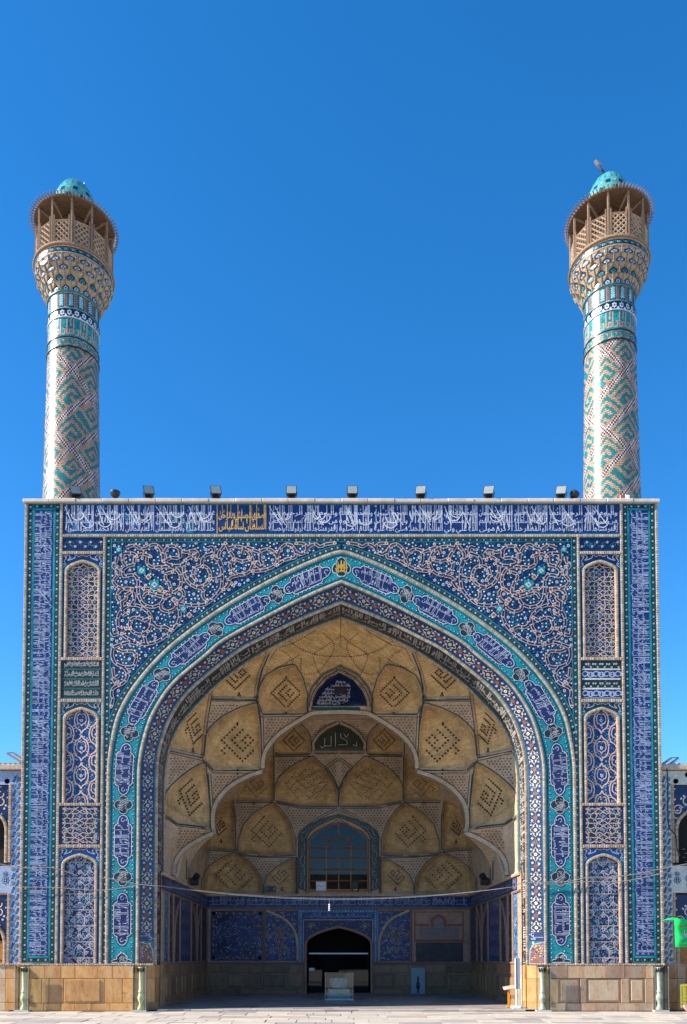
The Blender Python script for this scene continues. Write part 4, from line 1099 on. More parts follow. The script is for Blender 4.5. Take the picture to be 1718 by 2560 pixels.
for mir in (False, True):
    par = lambda cells, k: VC[(id(cells), k, mir)]
    # front ring: mouldings
    S = Sheet(fF)
    for k in ("flank", "big", "low"): edge_lines(S, CELLS_F[k][0], 9.5, closed=True)
    for k in ("upper", "left"): edge_lines(S, CELLS_F[k][0][-4:] if k == "upper" else CELLS_F[k][0][-3:], 8.0); edge_lines(S, np.array([CELLS_F[k][0][-1], CELLS_F[k][0][0]]), 8.0)
    edge_lines(S, CELLS_F["text"][0][:5], 9.0)
    edge_lines(S, arr("767,1790 766,1756 780,1719 808,1686 853,1665"), 4.0, line=1.8)
    for s in ("642,1750 531,1750", "650,1930 536,1930 512,1903", "523,2071 444,2062 412,2039", "645,1756 655,1790 770,1788", "671,1632 650,1680 641,1722 645,1756", "426,1880 508,1899"): edge_lines(S, arr(s), 6.5, line=1.7)
    edge_lines(S, arr("655,1790 657,1850 657,1922"), 7.0, line=1.8); edge_lines(S, arr("524,1935 528,1990 533,2070"), 7.0, line=1.8)
    for ln in (RIB_A, RIB_B, RIB_C): edge_lines(S, ln[:-1] if ln is not RIB_C else ln, 11.0, line=1.9, k0=8)
    S.build("vault_moulding", hall, "stuff", mirror=mir)
    S = Sheet(fF)
    for s in ("529,1754 640,1757 600,1767 558,1788 533,1811 516,1832", "660,1793 760,1791 738,1801 696,1829 664,1864 661,1885", "424,1886 505,1904 475,1919 449,1939 426,1961 417,1976",
              "534,1936 648,1933 618,1936 578,1957 548,1986 532,2014 528,2026", "444,2067 534,2080 500,2092 464,2114 443,2136 439,2146"):
        dots(S, arr(s), 8.6, 2.0, 0.0)
    S.build("dotted_brickwork", hall, "stuff", mirror=mir)
    for k, a in (("flank", ("c", 716, 1733, 37, 45, 2.5, 1.0, 1.0)), ("big", ("d", 594, 1864, 52, 45, 2.9, 1.0, 1.0)), ("upper", ("b", 598, 1698, 33, 45, 2.6, 1.05, 1.0)),
                 ("left", ("d", 483, 1825, 38, 62, 2.4, .62, 1.15)), ("low", ("d", 472, 1998, 46, 58, 2.7, .72, 1.1))):
        S = Sheet(fF); kufic(S, *a); S.build("brick_lettering", par(CELLS_F, k), "stuff", mirror=mir)
    # crown: herring-bone brick with dotted curves
    S = Sheet(fF)
    crown = np.concatenate([D_LINE[(D_LINE[:, 1] < 1636)] + (0.5, 2.0), arr("674,1640 660,1672 646,1722 650,1740 658,1712 670,1690 699,1668 735,1658 757,1692 768,1730 781,1715 808,1684 853,1663")])
    lo, hi = crown.min(0), crown.max(0); st = 5.0
    for yy in np.arange(lo[1], hi[1], st):
        for xx in np.arange(lo[0], 856, st):
            q = np.array([(xx, yy), (xx + st, yy), (xx + st, yy + st), (xx, yy + st)])
            if inside(q[:, 0], q[:, 1], crown).all(): S.poly(q[::-1], "crown_brick", 1.5)
    for s in ("724,1604 763,1628 810,1640 853,1641", "677,1650 693,1622 731,1609 788,1577", "810,1583 836,1618 798,1678 756,1682 753,1647", "852,1590 820,1612 785,1637 791,1666 804,1691 826,1692 852,1660",
              "853,1641 853,1658", "690,1670 720,1656 745,1640", "700,1625 725,1640 736,1668"):
        q = arr(s); q = resample(smooth(q, 6), int(np.linalg.norm(np.diff(q, axis=0), axis=1).sum() / 5.6))
        for a in q: S.dot(a[0], a[1], 1.7, "vault_dot", 5, 4, 0.785)
    for c in ((668, 1674), (772, 1710), (794, 1711)):
        for d in ((0, 3.6), (0, -3.6), (3.6, 0), (-3.6, 0)): S.dot(c[0] + d[0], c[1] + d[1], 1.6, "vault_dot", 5, 4, 0.785)
    S.build("crown_brickwork", hall, "stuff", mirror=mir)
    # inner half dome
    S = Sheet(fI)
    for k in ("kufic", "middle", "corner", "high"): edge_lines(S, CELLS_I[k][0], 9.0, closed=True, line=1.7)
    edge_lines(S, CELLS_I["tympanum"][0][:5], 9.0, line=2.0)
    for s in ("741,2234 741,2146 719,2153 689,2172 671,2190 662,2212 662,2234", "683,2003 593,2004", "586,2127 512,2122", "683,2003 683,1890", "587,2127 587,2040 580,2002", "690,2005 749,2018 843,2019", "597,2136 660,2141 740,2141",
              "845,2022 808,2039 773,2063 752,2084 743,2104 743,2234", "846,2052 800,2077 771,2103 769,2234", "775,1888 690,1890", "846,1897 815,1918 832,1945 845,1976", "784,1880 846,1880", "470,2200 470,2150 505,2112"):
        edge_lines(S, arr(s), 6.5, line=2.0)
    S.build("vault_moulding", hall, "stuff", mirror=mir)
    S = Sheet(fI)
    for s, st in (("691,1893 776,1890 749,1905 712,1928 692,1950", 8), ("845,1900 818,1919 834,1945 845,1970", 6.5), ("594,2009 676,2009 640,2028 611,2055 597,2086", 8), ("692,2010 748,2021 836,2024 806,2036 771,2060 750,2082 741,2100 727,2052 705,2024", 8),
                  ("513,2127 580,2132 556,2142 526,2163 508,2188", 8), ("606,2139 660,2145 733,2145 715,2151 688,2169 670,2188 660,2210 652,2192 634,2164", 8), ("775,1838 800,1812 840,1797 846,1800 816,1816 793,1835 780,1855", 6.5), ("786,1879 846,1879 846,1890 786,1890", 6)):
        dots(S, arr(s), st, 1.9)
    S.build("dotted_brickwork", hall, "stuff", mirror=mir)
    for k, a in (("high", ("c", 735, 1851, 27, 45, 1.9)), ("kufic", ("a", 772, 1952, 56, 38, 1.5)), ("side", ("d", 634, 1966, 34, 50, 1.9)), ("middle", ("d", 661, 2086, 42, 42, 2.4)), ("side_low", ("b", 553, 2072, 26, 62, 1.9, .6)), ("corner", ("c", 588, 2188, 46, 45, 2.3)), ("small", ("b", 705, 2194, 24, 45, 1.9))):
        S = Sheet(fI); kufic(S, *a)
        if k == "kufic":
            for e in ("697,1940 778,1898 824,1958 756,2008 697,1940",): 
                for q in resample(arr(e), 90): S.dot(q[0], q[1], 1.3, "vault_dot", 5, 4, .7)
            for j in range(5):
                for q in resample(arr("%d,%d %d,%d" % (720 + 11 * j, 1936 + 9 * j, 776 + 9 * j, 1906 + 12 * j)), 14)[:: 1 + (j % 2)]: S.dot(q[0], q[1], 1.4, "vault_dot", 5, 4, .7)
        if k in ("kufic", "middle", "corner"):
            c = a[1:3]; h = a[3] * 1.12
            for q in resample(np.array([(c[0] - h, c[1]), (c[0], c[1] - h), (c[0] + h, c[1]), (c[0], c[1] + h), (c[0] - h, c[1])]), 80):
                if k == "corner": S.dot(q[0], q[1], 1.5, "vault_dot", 5, 4, .785)
        S.build("brick_lettering", par(CELLS_I, k), "stuff", mirror=mir)
    # soffits of the scalloped rib
    m = MB()
    for ln, yy, dep, back in ((RIB_A, RIBY[:len(RIB_A)], 0.5, None), (RIB_B, RIBY[len(RIB_A):len(RIB_A) + len(RIB_B)], 0.55, None), (RIB_C, RIBY[-len(RIB_C):], 0, smooth(arr("541,2084 508,2112 480,2149 470,2178 468.6,2201"), 6))):
        F0 = P(ln[:, 0], ln[:, 1], yy)
        if back is None:
            B0 = F0 + np.array([0, dep, 0])
        else:
            bb = resample(back, len(ln)); B0 = P(bb[:, 0], bb[:, 1], np.linspace(yy[0] + .45, 5.8, len(ln)))
        mid = (F0 + B0) / 2 + (np.array([-.12, 0, .16]) if back is not None else 0)
        N = len(ln); V = np.concatenate([F0, mid, B0]); V[:, 0] = np.minimum(V[:, 0], XC)
        m.faces(V, [(r * N + i, (r + 1) * N + i, (r + 1) * N + i + 1, r * N + i + 1) for r in (0, 1) for i in range(N - 1)], "vault_brick_pale")
    m.build("rib_soffit", hall, mirror=mir)
    m = MB()
    for ln, yy in ((RIB_A, RIBY[:len(RIB_A)]), (RIB_B, RIBY[len(RIB_A):len(RIB_A) + len(RIB_B)])):
        F0 = P(ln[:, 0], ln[:, 1], yy); F0[:, 0] = np.minimum(F0[:, 0], XC)
        for ph in (0, math.pi):
            q = resample(F0, 60); t = np.gradient(q, axis=0); nrm = np.cross(t, (0, 1, 0)); nrm /= np.maximum(np.linalg.norm(nrm, axis=1), 1e-6)[:, None]
            if nrm[10, 2] > 0: nrm = -nrm
            w = 0.25 + 0.13 * np.sin(np.arange(60) * 0.62 + ph)
            a = q + nrm * 0.012 + np.stack([0 * w, w - .018, 0 * w], 1); b = q + nrm * 0.012 + np.stack([0 * w, w + .018, 0 * w], 1)
            m.faces(np.concatenate([a, b]), [(i, i + 1, 61 + i, 60 + i) for i in range(59)], "ivory_tile")
    m.build("rib_lattice", hall, "stuff", mirror=mir)
# inscription over the middle of the front ring
S = Sheet(lambda u, v, h: P(u, v, y_f(np.minimum(u, 852.0), v) - 0.03 - h * 4))
tx = arr("789,1766 795,1742 815,1716 852,1694 889,1716 909,1742 915,1766")
fill(S, tx, 3.0, "violet_blue", 1); tp = S.build("arched_inscription", hall)
S = Sheet(lambda u, v, h: P(u, 3534 - v, y_f(np.minimum(u, 852.0), 3534 - v) - 0.03 - h * 4))
for k, (wa_, wb2) in enumerate(((792, 912), (794, 910), (799, 905), (806, 898), (814, 890), (828, 876), (840, 864))):
    write(S, wa_, wb2, 1769 + 9.2 * k, 1778.4 + 9.2 * k, "script_white", 2 + .6 * k, 1, tall=1.3, bold=.05, em=7.2)
S.rect(836, 1799, 868, 1817, "aubergine", 9); S.build("lettering", tp, "stuff")
S = Sheet(lambda u, v, h: P(u, v, y_f(np.minimum(u, 850.0), v) - 0.05 - h * 4)); S.rect(778, 1768, 927, 1775, "teal", 1); S.build("teal_tile_strip", hall)
# large square-cut lettering of the inner tympanum
S = Sheet(lambda u, v, h: P(u, 3682 - v, 7.6 - h * 4))
yt = lambda u, v: P(u, v, y_i(np.minimum(u, 846.0), v) - 0.04)
S = Sheet(lambda u, v, h: P(u, 3682 - v, y_i(np.minimum(u, 846.0), 3682 - v) - 0.03 - h * 4))
for w_, mt, ly in ((5.2, "black_green", 2), (2.0, "ivory_tile", 3)):
    for s in ("800,1817 806,1812 812,1817 812,1838", "812,1817 828,1817 828,1842", "839,1815 839,1850", "846,1820 868,1820 868,1830 852,1838 852,1848", "860,1848 866,1838 872,1848", "882,1820 892,1816 892,1828", "806,1812 803,1808"):
        q = arr(s); S.ribbon(resample(q, 24), w_, mt, ly)
S.build("square_lettering", VC[(id(CELLS_I), "tympanum", False)], "stuff")

# ---------------------------------------------------------------- lower hall: side walls, back wall, floor
Z_F0, Z_F1 = 3.80, 4.28                                   # inscription frieze
Y0 = Y_D + 0.01
m = MB()
for sg in (-1, 1):
    m.quad((sg * XW, Y0 - .6, 0), (sg * XW, Y_BK, 0), (sg * XW, Y_BK, ZC), (sg * XW, Y0 - .6, ZC), "wall_brick")
    m2 = MB(); m2.quad((sg * XW, Y0 - .6, 0), (sg * XW, Y_BK + .1, 0), (sg * XW, Y_BK + .1, ZC), (sg * XW, Y0 - .6, ZC), "wall_brick"); m2.build("side_wall", gate)
# outer shell keeping daylight out of the vault
m = MB(); xo = X_O - .2
m.faces([(-xo, 1.9, 0), (xo, 1.9, 0), (xo, 13, 0), (-xo, 13, 0), (-xo, 1.9, ZT - .42), (xo, 1.9, ZT - .42), (xo, 13, ZT - .42), (-xo, 13, ZT - .42)], [(4, 5, 6, 7), (1, 2, 6, 5), (2, 3, 7, 6), (3, 0, 4, 7)], "wall_brick")
m.build("hall_shell", gate)
def side(sg): return (lambda u, v, h: np.stack([sg * (XW - h) + 0 * u, u, v], -1)) if sg > 0 else (lambda u, v, h: np.stack([-(XW - h) + 0 * u, u, v], -1))
def sidet(sg): return (lambda u, v, h: np.stack([sg * (XW - h) + 0 * u, (Y0 + Y_BK - u) if sg > 0 else u, v], -1))
fB = flat(Y_BK, 0, 0)
def mould(name, a, b, r=0.05, mat="rib_brick", parent=gate):
    m = MB(); m.tube([a, b], r, mat, 6); return m.build(name, parent)
for sg in (-1, 1):
    S = Sheet(sidet(sg)); S.rect(Y0 - .5, Z_F0, Y_BK, Z_F1, "violet_blue", 1); p = S.build("frieze_panel", gate)
    S = Sheet(sidet(sg))
    for k in range(5): write(S, Y0 + .1 + k * 1.76, Y0 + 1.8 + k * 1.76, Z_F0 + .04, Z_F1 - .04, "blue_white", 3, 2, tall=2.0, bold=.004, em=.15)
    S.build("lettering", p, "stuff")
    mould("cornice", (sg * (XW - .03), Y0 - .5, ZC + .02), (sg * (XW - .03), Y_BK, ZC + .02), .055, "vault_brick_pale")
    mould("ledge", (sg * (XW - .02), Y0 - .5, Z_F0 - .03), (sg * (XW - .02), Y_BK, Z_F0 - .03), .045)
    mould("ledge", (sg * (XW - .02), Y0 - .5, ZD + .04), (sg * (XW - .02), Y_BK, ZD + .04), .045)
    # tile bays between pale ribs
    bays = [(1.45, 1.97, "sky_tile"), (2.05, 2.75, "black_green"), (2.85, 4.0, "aubergine"), (4.1, 6.3, "violet_blue"), (6.4, 7.6, "aubergine"), (7.7, 8.7, "aubergine"), (8.8, 10.4, "navy")]
    for i, (a, b, mt) in enumerate(bays):
        S = Sheet(side(sg)); S.rect(a, ZD + .08, b, Z_F0 - .07, "hall_blue" if mt == "violet_blue" else mt, 1); p = S.build("tile_bay", gate)
        S = Sheet(side(sg)); rg = random.Random(i + 50)
        for k in range(int((b - a) * 60)):
            u, v = rg.uniform(a + .05, b - .05), rg.uniform(ZD + .15, Z_F0 - .15)
            if rg.random() < .5: S.flower(u, v, rg.choice((.03, .05)), rg.choice(("grey_script", "brown_tile", "violet_blue", "sky_tile")), None, 2.5, 6)
            else: S.curl(u, v, .09, rg.uniform(0, 6), rg.uniform(3, 8), .025, rg.choice(("grey_script", "brown_tile", "sky_tile")), 3)
        if mt == "violet_blue":
            for q in range(4):
                for t in range(7): S.rect(a + .2 + t * (b - a - .4) / 7, ZD + .3 + q * .55, a + .24 + t * (b - a - .4) / 7, ZD + .65 + q * .55, "grey_script", 4)
        if mt == "sky_tile":
            for k in range(60): S.flower(rg.uniform(a + .05, b - .05), rg.uniform(ZD + .15, Z_F0 - .15), .035, rg.choice(("white_tile", "lapis", "navy", "blue_white")), None, 5 + k * .02, 6)
        S.build("tile_ornament", p, "stuff")
        mould("wall_rib", (sg * (XW - .02), b + .05, ZD + .05), (sg * (XW - .02), b + .05, Z_F0), .05)
    for (a, b, hi) in ((2.9, 4.05, 1), (6.35, 7.65, -1), (7.7, 8.75, 1)):   # half arches leaning over the bays
        q = smooth(np.array([(a, 1.5), (a + .12, 2.5), (a + .45, 3.2), (b, 3.72)]) if hi > 0 else np.array([(b, 1.5), (b - .12, 2.5), (b - .45, 3.2), (a, 3.72)]), 5)
        m = MB(); m.tube([(sg * (XW - .03), y, z) for y, z in q], .05, "rib_brick", 6); m.build("arch_rib", gate)
# back wall: main masonry with the doorway left open
dz_sp, dz_ap, dw = Z(2366, Y_BK), Z(2319, Y_BK), 1.39
door = [(dw, 0.0), (dw, dz_sp)] + [tuple(q) for q in (arch2(dw, dz_ap - dz_sp, 20) + (0, dz_sp))[1:-1]] + [(-dw, dz_sp), (-dw, 0.0)]
win_sp, win_ap, win_b, ww = Z(2110, Y_BK), Z(2059, Y_BK), Z(2229, Y_BK), 1.29
m = MB()
pl = [(XW, 0), (XW, ZC), (-XW, ZC), (-XW, 0)] + door[::-1]
m.faces([(x, Y_BK + .012, z) for x, z in pl], [tuple(range(len(pl)))], "wall_brick"); m.build("back_wall", gate)
m = MB(); N = len(door); m.faces([(x, Y_BK, z) for x, z in door] + [(x, Y_BK + .7, z) for x, z in door], [(i, i + 1, N + i + 1, N + i) for i in range(N - 1)], "dado_stone"); m.build("doorway_reveal", gate)
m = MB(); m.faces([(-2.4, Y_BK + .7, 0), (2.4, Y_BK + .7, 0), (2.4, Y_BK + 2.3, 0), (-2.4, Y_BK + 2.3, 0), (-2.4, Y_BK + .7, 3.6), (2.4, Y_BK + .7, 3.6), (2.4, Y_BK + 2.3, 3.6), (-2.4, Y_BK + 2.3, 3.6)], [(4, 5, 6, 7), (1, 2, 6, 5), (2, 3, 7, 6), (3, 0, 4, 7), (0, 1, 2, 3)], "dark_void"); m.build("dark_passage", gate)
S = Sheet(fB); S.rect(-XW, Z_F0, XW, Z_F1, "lapis", 1); S.rect(-XW, Z_F0, XW, Z_F0 + .04, "teal", 2); p = S.build("frieze_panel", gate)
S = Sheet(fB)
for k in range(7): write(S, -XW + .1 + k * 1.61, -XW + 1.62 + k * 1.61, Z_F0 + .06, Z_F1 - .03, "blue_white", 3, 2, tall=2.2, bold=.006, em=.14)
S.build("lettering", p, "stuff")
mould("cornice", (-XW, Y_BK - .05, ZC + .03), (XW, Y_BK - .05, ZC + .03), .06, "vault_brick_pale")
mould("ledge", (-XW, Y_BK - .02, Z_F0 - .04), (XW, Y_BK - .02, Z_F0 - .04), .05)
for a, b in ((-XW, -1.5), (1.5, XW)): mould("ledge", (a, Y_BK - .02, ZD - .03), (b, Y_BK - .02, ZD - .03), .05)
bx = lambda px: float(P(px, 2350, Y_BK)[0])
zb = lambda py: Z(py, Y_BK)
def bpanel(name, x0, x1, z0, z1, mat, lay=1):
    S = Sheet(fB); S.rect(x0, z0, x1, z1, mat, lay); return S.build(name, gate)
# left tile field with five dark figures
x0, x1, z0, z1 = bx(527), bx(657), zb(2402), zb(2277)
p = bpanel("tile_panel", x0, x1, z0, z1, "hall_blue"); S = Sheet(fB); rg = random.Random(3)
for a, b in ((0, 0), (.62, 0), (0, .58), (.62, .58)):
    q = np.array([(.12, .12), (.40, .12), (.30, .42), (.12, .40)]); q = q if (a == 0) ^ (b > 0) else np.array([(.10, .12), (.36, .12), (.36, .42), (.02, .40)])
    S.poly([(x0 + (a * .9 + u) * (x1 - x0), z0 + (b * .9 + v) * (z1 - z0)) for u, v in q], "violet_blue", 2); S.ribbon([(x0 + (a * .9 + u) * (x1 - x0), z0 + (b * .9 + v) * (z1 - z0)) for u, v in q], .035, "teal", 3, closed=True)
for k in range(520):
    u, v = rg.uniform(x0 + .04, x1 - .04), rg.uniform(z0 + .04, z1 - .04); S.flower(u, v, rg.choice((.02, .028, .034)), rg.choice(("blue_white", "sky_tile", "brown_tile", "grey_script", "teal")), None, 4 + k * .002, 5)
for i in range(8):
    for q in ((x0 + .12 + i * (x1 - x0 - .24) / 7, z1 - .12), (x0 + .12 + i * (x1 - x0 - .24) / 7, z0 + .12), (x0 + .12, z0 + .12 + i * (z1 - z0 - .24) / 7), (x1 - .12, z0 + .12 + i * (z1 - z0 - .24) / 7)): S.flower(*q, .085, "brown_tile", "yellow_tile", 6, 8)
S.build("tile_ornament", p, "stuff")
for sg, xa, xb in ((-1, bx(662), bx(746)), (1, bx(1027), bx(946))):
    lo_, hi_ = min(xa, xb), max(xa, xb)
    p = bpanel("arched_tile_panel", lo_, hi_, zb(2402), zb(2277), "hall_blue"); S = Sheet(fB); rg = random.Random(11 + sg)
    ea = lambda t, v: (xa + (xb - xa) * t, zb(2402) + (zb(2277) - zb(2402)) * v)
    for k in range(300):
        S.flower(*ea(rg.uniform(.03, .97), rg.uniform(.02, .98)), rg.choice((.02, .03, .04)), rg.choice(("blue_white", "sky_tile", "grey_script", "brown_tile")), None, 2 + k * .003, 5)
    for k in range(40): S.curl(*ea(rg.uniform(.05, .95), rg.uniform(.05, .95)), .09, rg.uniform(0, 6), rg.uniform(3, 8), .02, rg.choice(("grey_script", "sky_tile")), 3.2 + k * .01)
    for s1 in (-1, 1):                                    # the vase figure
        for ln in ((.42, .10, .50, .22, .66, .20, .74, .10), (.45, .30, .58, .38, .52, .48, .45, .44), (.45, .50, .62, .55, .80, .46, .86, .58), (.45, .60, .60, .66, .66, .74)):
            q = np.array(ln).reshape(-1, 2); q = [ea(.45 + s1 * (t - .45), v * .95 + .04) for t, v in q]
            S.ribbon(smooth(q, 5), .10, "grey_script", 5 + .2 * (s1 > 0)); S.ribbon(smooth(q, 5), .06, "brown_tile", 6 + .2 * (s1 > 0))
    S.build("tile_ornament", p, "stuff")
    q = smooth([ea(.98, 0), ea(.97, .35), ea(.86, .62), ea(.58, .83), ea(.05, 1.0)], 6)
    m = MB(); m.tube([(x, Y_BK - .03, z) for x, z in q], .06, "vault_brick_pale", 6); m.build("arch_rib", gate)
    mould("wall_rib", (xa, Y_BK - .02, ZD - .02), (xa, Y_BK - .02, Z_F0 - .05), .05)
# portal frame round the doorway
xl, xr = bx(748), bx(943)
S = Sheet(fB); pz1 = zb(2274)
dq = [(x * 1.06, z) for x, z in door]; dq[1:-1] = [(x * 1.06, z + .05) for x, z in door[1:-1]]
dq[0] = (dq[0][0], zb(2408)); dq[-1] = (dq[-1][0], zb(2408))
S.poly([(xr, zb(2408)), (xr, pz1), (xl, pz1), (xl, zb(2408))] + dq[::-1], "violet_blue", 1.5); p = S.build("portal_tiles", gate)
S = Sheet(fB); b = .14
for a in ((xl, zb(2408), xl + b, pz1), (xr - b, zb(2408), xr, pz1), (xl + b, pz1 - b, xr - b, pz1)): S.rect(*a, "sky_tile", 2.5)
S.rect(xl + b, zb(2298), xr - b, pz1 - b, "lapis", 2.5)
fs = []
for i in range(26): fs += [(xl + .07 + i * (xr - xl - .14) / 25, pz1 - .07)]
for i in range(22): fs += [(xl + .07, zb(2406) + i * .10), (xr - .07, zb(2406) + i * .10)]
for q in fs: S.flower(*q, .026, "white_tile", None, 3.5, 5)
rg = random.Random(8)
for k in range(150): S.flower(rg.uniform(xl + .2, xr - .2), rg.uniform(zb(2297), pz1 - .16), .02, rg.choice(("blue_white", "sky_tile")), None, 3.5, 5)
write(S, xl + .25, xr - .25, zb(2296), pz1 - .17, "blue_white", 5, 1, tall=1.2, bold=.0, src=["بسم", "الله", "الرحمن", "الرحيم"])
zz = zb(2299)
S.rect(xl + .17, zz - .03, xr - .17, zz, "buff", 4); S.rect(xl + .17, zb(2408), xl + .20, zz, "buff", 4); S.rect(xr - .20, zb(2408), xr - .17, zz, "buff", 4)
for k in range(230):
    u, v = rg.uniform(xl + .24, xr - .24), rg.uniform(zb(2365), zz - .05)
    if not inside(np.array([u]), np.array([v]), np.array(dq))[0]: S.flower(u, v, rg.choice((.016, .024)), rg.choice(("blue_white", "sky_tile", "grey_script")), None, 3.5 + .002 * k, 5)
for sg in (-1, 1): S.flower((xl + xr) / 2 + sg * 1.17, zb(2316), .12, "green_tile", "yellow_tile", 5, 8); S.curl((xl + xr) / 2 + sg * 1.17, zb(2316), .15, 0, 6.2, .02, "grey_script", 5, 14)
S.build("tile_ornament", p, "stuff")
q = [(x * 1.03, z + (.02 if 0 < i < len(door) - 1 else 0)) for i, (x, z) in enumerate(door)]
m = MB(); m.tube([(x, Y_BK - .02, z) for x, z in q], .06, "pink_marble", 6); m.build("doorway_moulding", gate)
# glass doors with a steel rail
zr = zb(2384)
m = MB(); m.box((-dw + .1, Y_BK + .30, zr - .03), (dw - .1, Y_BK + .36, zr + .03), "steel"); dr = m.build("door_rail", gate)
for a, b in ((-dw + .09, -.72), (.0, dw - .09)):
    m = MB(); m.box((a, Y_BK + .325, .09), (b, Y_BK + .335, zr - .032), "door_glass"); m.build("glass_door", gate)
m = MB(); m.box((-dw + .10, Y_BK + .30, 1.05), (-dw + .34, Y_BK + .315, 1.18), "white_paint"); m.build("door_notice", gate)
m = MB(); m.bev((-dw - .05, Y_BK - .25, 0.0), (dw + .05, Y_BK + .7, .085), "dado_stone", .012); m.build("door_step", gate)
# pink stone tablet and dark slab on the right
x0, x1 = bx(1030), bx(1167)
p = bpanel("stone_tablet", x0, x1, zb(2404), zb(2274), "pink_marble")
m = MB(); m.bev((bx(1040), Y_BK - .05, zb(2404)), (bx(1157), Y_BK - .004, zb(2357)), "slate", .015); m.build("slate_slab", gate)
S = Sheet(fB)
S.rect(x0 + .10, zb(2356), x1 - .10, zb(2280), "pink_marble", 2); 
for a in ((x0 + .10, zb(2281.5), x1 - .12, zb(2279)), (x0 + .10, zb(2356), x0 + .16, zb(2280)), (x1 - .18, zb(2356), x1 - .12, zb(2280)), (x0 + .16, zb(2356), x1 - .18, zb(2348)), (x0 + .16, zb(2316), bx(1073), zb(2310)), (bx(1120), zb(2316), x1 - .18, zb(2310))): S.rect(*a, "red_marble", 3)
S.rect(bx(1048), zb(2346), bx(1148), zb(2318), "tablet_grey", 3)
q = arch2(.36, .34, 14) + (bx(1097), zb(2305)); S.poly(np.concatenate([[(bx(1097) + .36, zb(2318))], q, [(bx(1097) - .36, zb(2318))]]), "red_marble", 4)
q = arch2(.22, .22, 14) + (bx(1097), zb(2306)); S.poly(np.concatenate([[(bx(1097) + .22, zb(2318))], q, [(bx(1097) - .22, zb(2318))]]), "tablet_grey", 5)
for k in range(5): write(S, bx(1050), bx(1146), zb(2345.5 - 5.4 * k), zb(2340.5 - 5.4 * k), "slate", 6, 1, tall=1.1, bold=-.004)
S.build("stone_inlay", p, "stuff")
# dados: slabs along the back and side walls
def dado_slabs(f, u0, u1, h, rng, mat="dado_stone", th=0.03, skip=None):
    rows = [(0.0, .26), (.27, h - .34), (h - .33, h)]
    for r, (a, b) in enumerate(rows):
        u = u0
        while u < u1 - .05:
            w = rng.uniform(.5, 1.1) if r != 1 else rng.uniform(.35, 1.15); e = min(u + w, u1)
            if u1 - e < .25: e = u1
            if not (skip and u < skip[1] and e > skip[0]):
                m = MB(); t = th + rng.uniform(-.008, .008); g = .006
                q = [(u + g, a + g), (e - g, a + g), (e - g, b - g), (u + g, b - g)]; k = .015
                qi = [(u + g + k, a + g + k), (e - g - k, a + g + k), (e - g - k, b - g - k), (u + g + k, b - g - k)]
                U = np.array(q + q + qi); hh = np.array([0] * 4 + [t - .01] * 4 + [t] * 4)
                V = f(U[:, 0], U[:, 1], hh); m.faces(V, [(8, 9, 10, 11)] + [(4 + i, 4 + (i + 1) % 4, 8 + (i + 1) % 4, 8 + i) for i in range(4)] + [(i, (i + 1) % 4, 4 + (i + 1) % 4, 4 + i) for i in range(4)], mat)
                m.build("dado_slab", gate)
                if r == 1 and w > .6:
                    m = MB(); m.faces(np.concatenate([f(np.array([x for x, _ in qq]), np.array([y for _, y in qq]), np.full(4, hh_)) for qq, hh_ in (([(u + .09, a + .10), (e - .09, a + .10), (e - .09, b - .08), (u + .09, b - .08)], t + .002), ([(u + .12, a + .13), (e - .12, a + .13), (e - .12, b - .11), (u + .12, b - .11)], t + .035))]), [(4, 5, 6, 7)] + [(i, (i + 1) % 4, 4 + (i + 1) % 4, 4 + i) for i in range(4)], mat); m.build("raised_panel", gate)
            u = e
rg = random.Random(21)
dado_slabs(flat(Y_BK), -XW + .02, -dw - .1, zb(2413), rg); dado_slabs(flat(Y_BK), dw + .1, XW - .02, zb(2413), rg)
for sg in (-1, 1): dado_slabs(side(sg), Y0 + .02, Y_BK - .03, ZD - .01, rg)
# carved white slab with a vase in the right dado
m = MB(); vx0, vx1 = bx(1027), bx(1062)
m.bev((vx0, Y_BK - .07, zb(2485)), (vx1, Y_BK - .042, zb(2420)), "basin_stone", .012); p = m.build("carved_slab", gate)
m = MB(); m.lathe([(.01, 0), (.07, .03), (.02, .08), (.085, .25), (.07, .40), (.03, .52), (.05, .58), (.03, .66), (.004, .76)], ((vx0 + vx1) / 2, Y_BK - .065, zb(2482)), "slate", 10)
m.build("vase_relief", p)
# hall floor of flagstones, its sunlit front step
m = MB(); m.faces([(-6.0, .02, .045), (6.0, .02, .045), (6.0, 12.5, .045), (-6.0, 12.5, .045)], [(0, 1, 2, 3)], "pavement_joint"); fl = m.build("hall_floor"); fl["kind"] = "structure"
rg = random.Random(4); y = .06
while y < Y_BK:
    h = rg.uniform(.75, 1.05); x = -5.9 + rg.uniform(-.3, 0)
    if y > .06 and y + h > Y_BK: h = Y_BK - y
    while x < 5.9:
        w = rg.uniform(.8, 1.5); a, b = max(x, -5.9), min(x + w, 5.9)
        if b - a > .15:
            m = MB(); zt = .062 + rg.uniform(-.003, .003); g = .008
            m.faces([(a + g, y + g, .045), (b - g, y + g, .045), (b - g, y + h - g, .045), (a + g, y + h - g, .045), (a + g, y + g, zt), (b - g, y + g, zt), (b - g, y + h - g, zt), (a + g, y + h - g, zt)],
                    [(4, 5, 6, 7), (0, 1, 5, 4), (1, 2, 6, 5), (2, 3, 7, 6), (3, 0, 4, 7)], "floor_stone"); m.build("floor_slab", fl)
        x += w
    y += h
for i in range(11):
    a, b = -5.6 + i * 11.2 / 11, -5.6 + (i + 1) * 11.2 / 11 - .01; m = MB(); m.bev((a, -.02, 0.0), (b, .058, .058), "paving", .01); m.build("step_stone", fl)

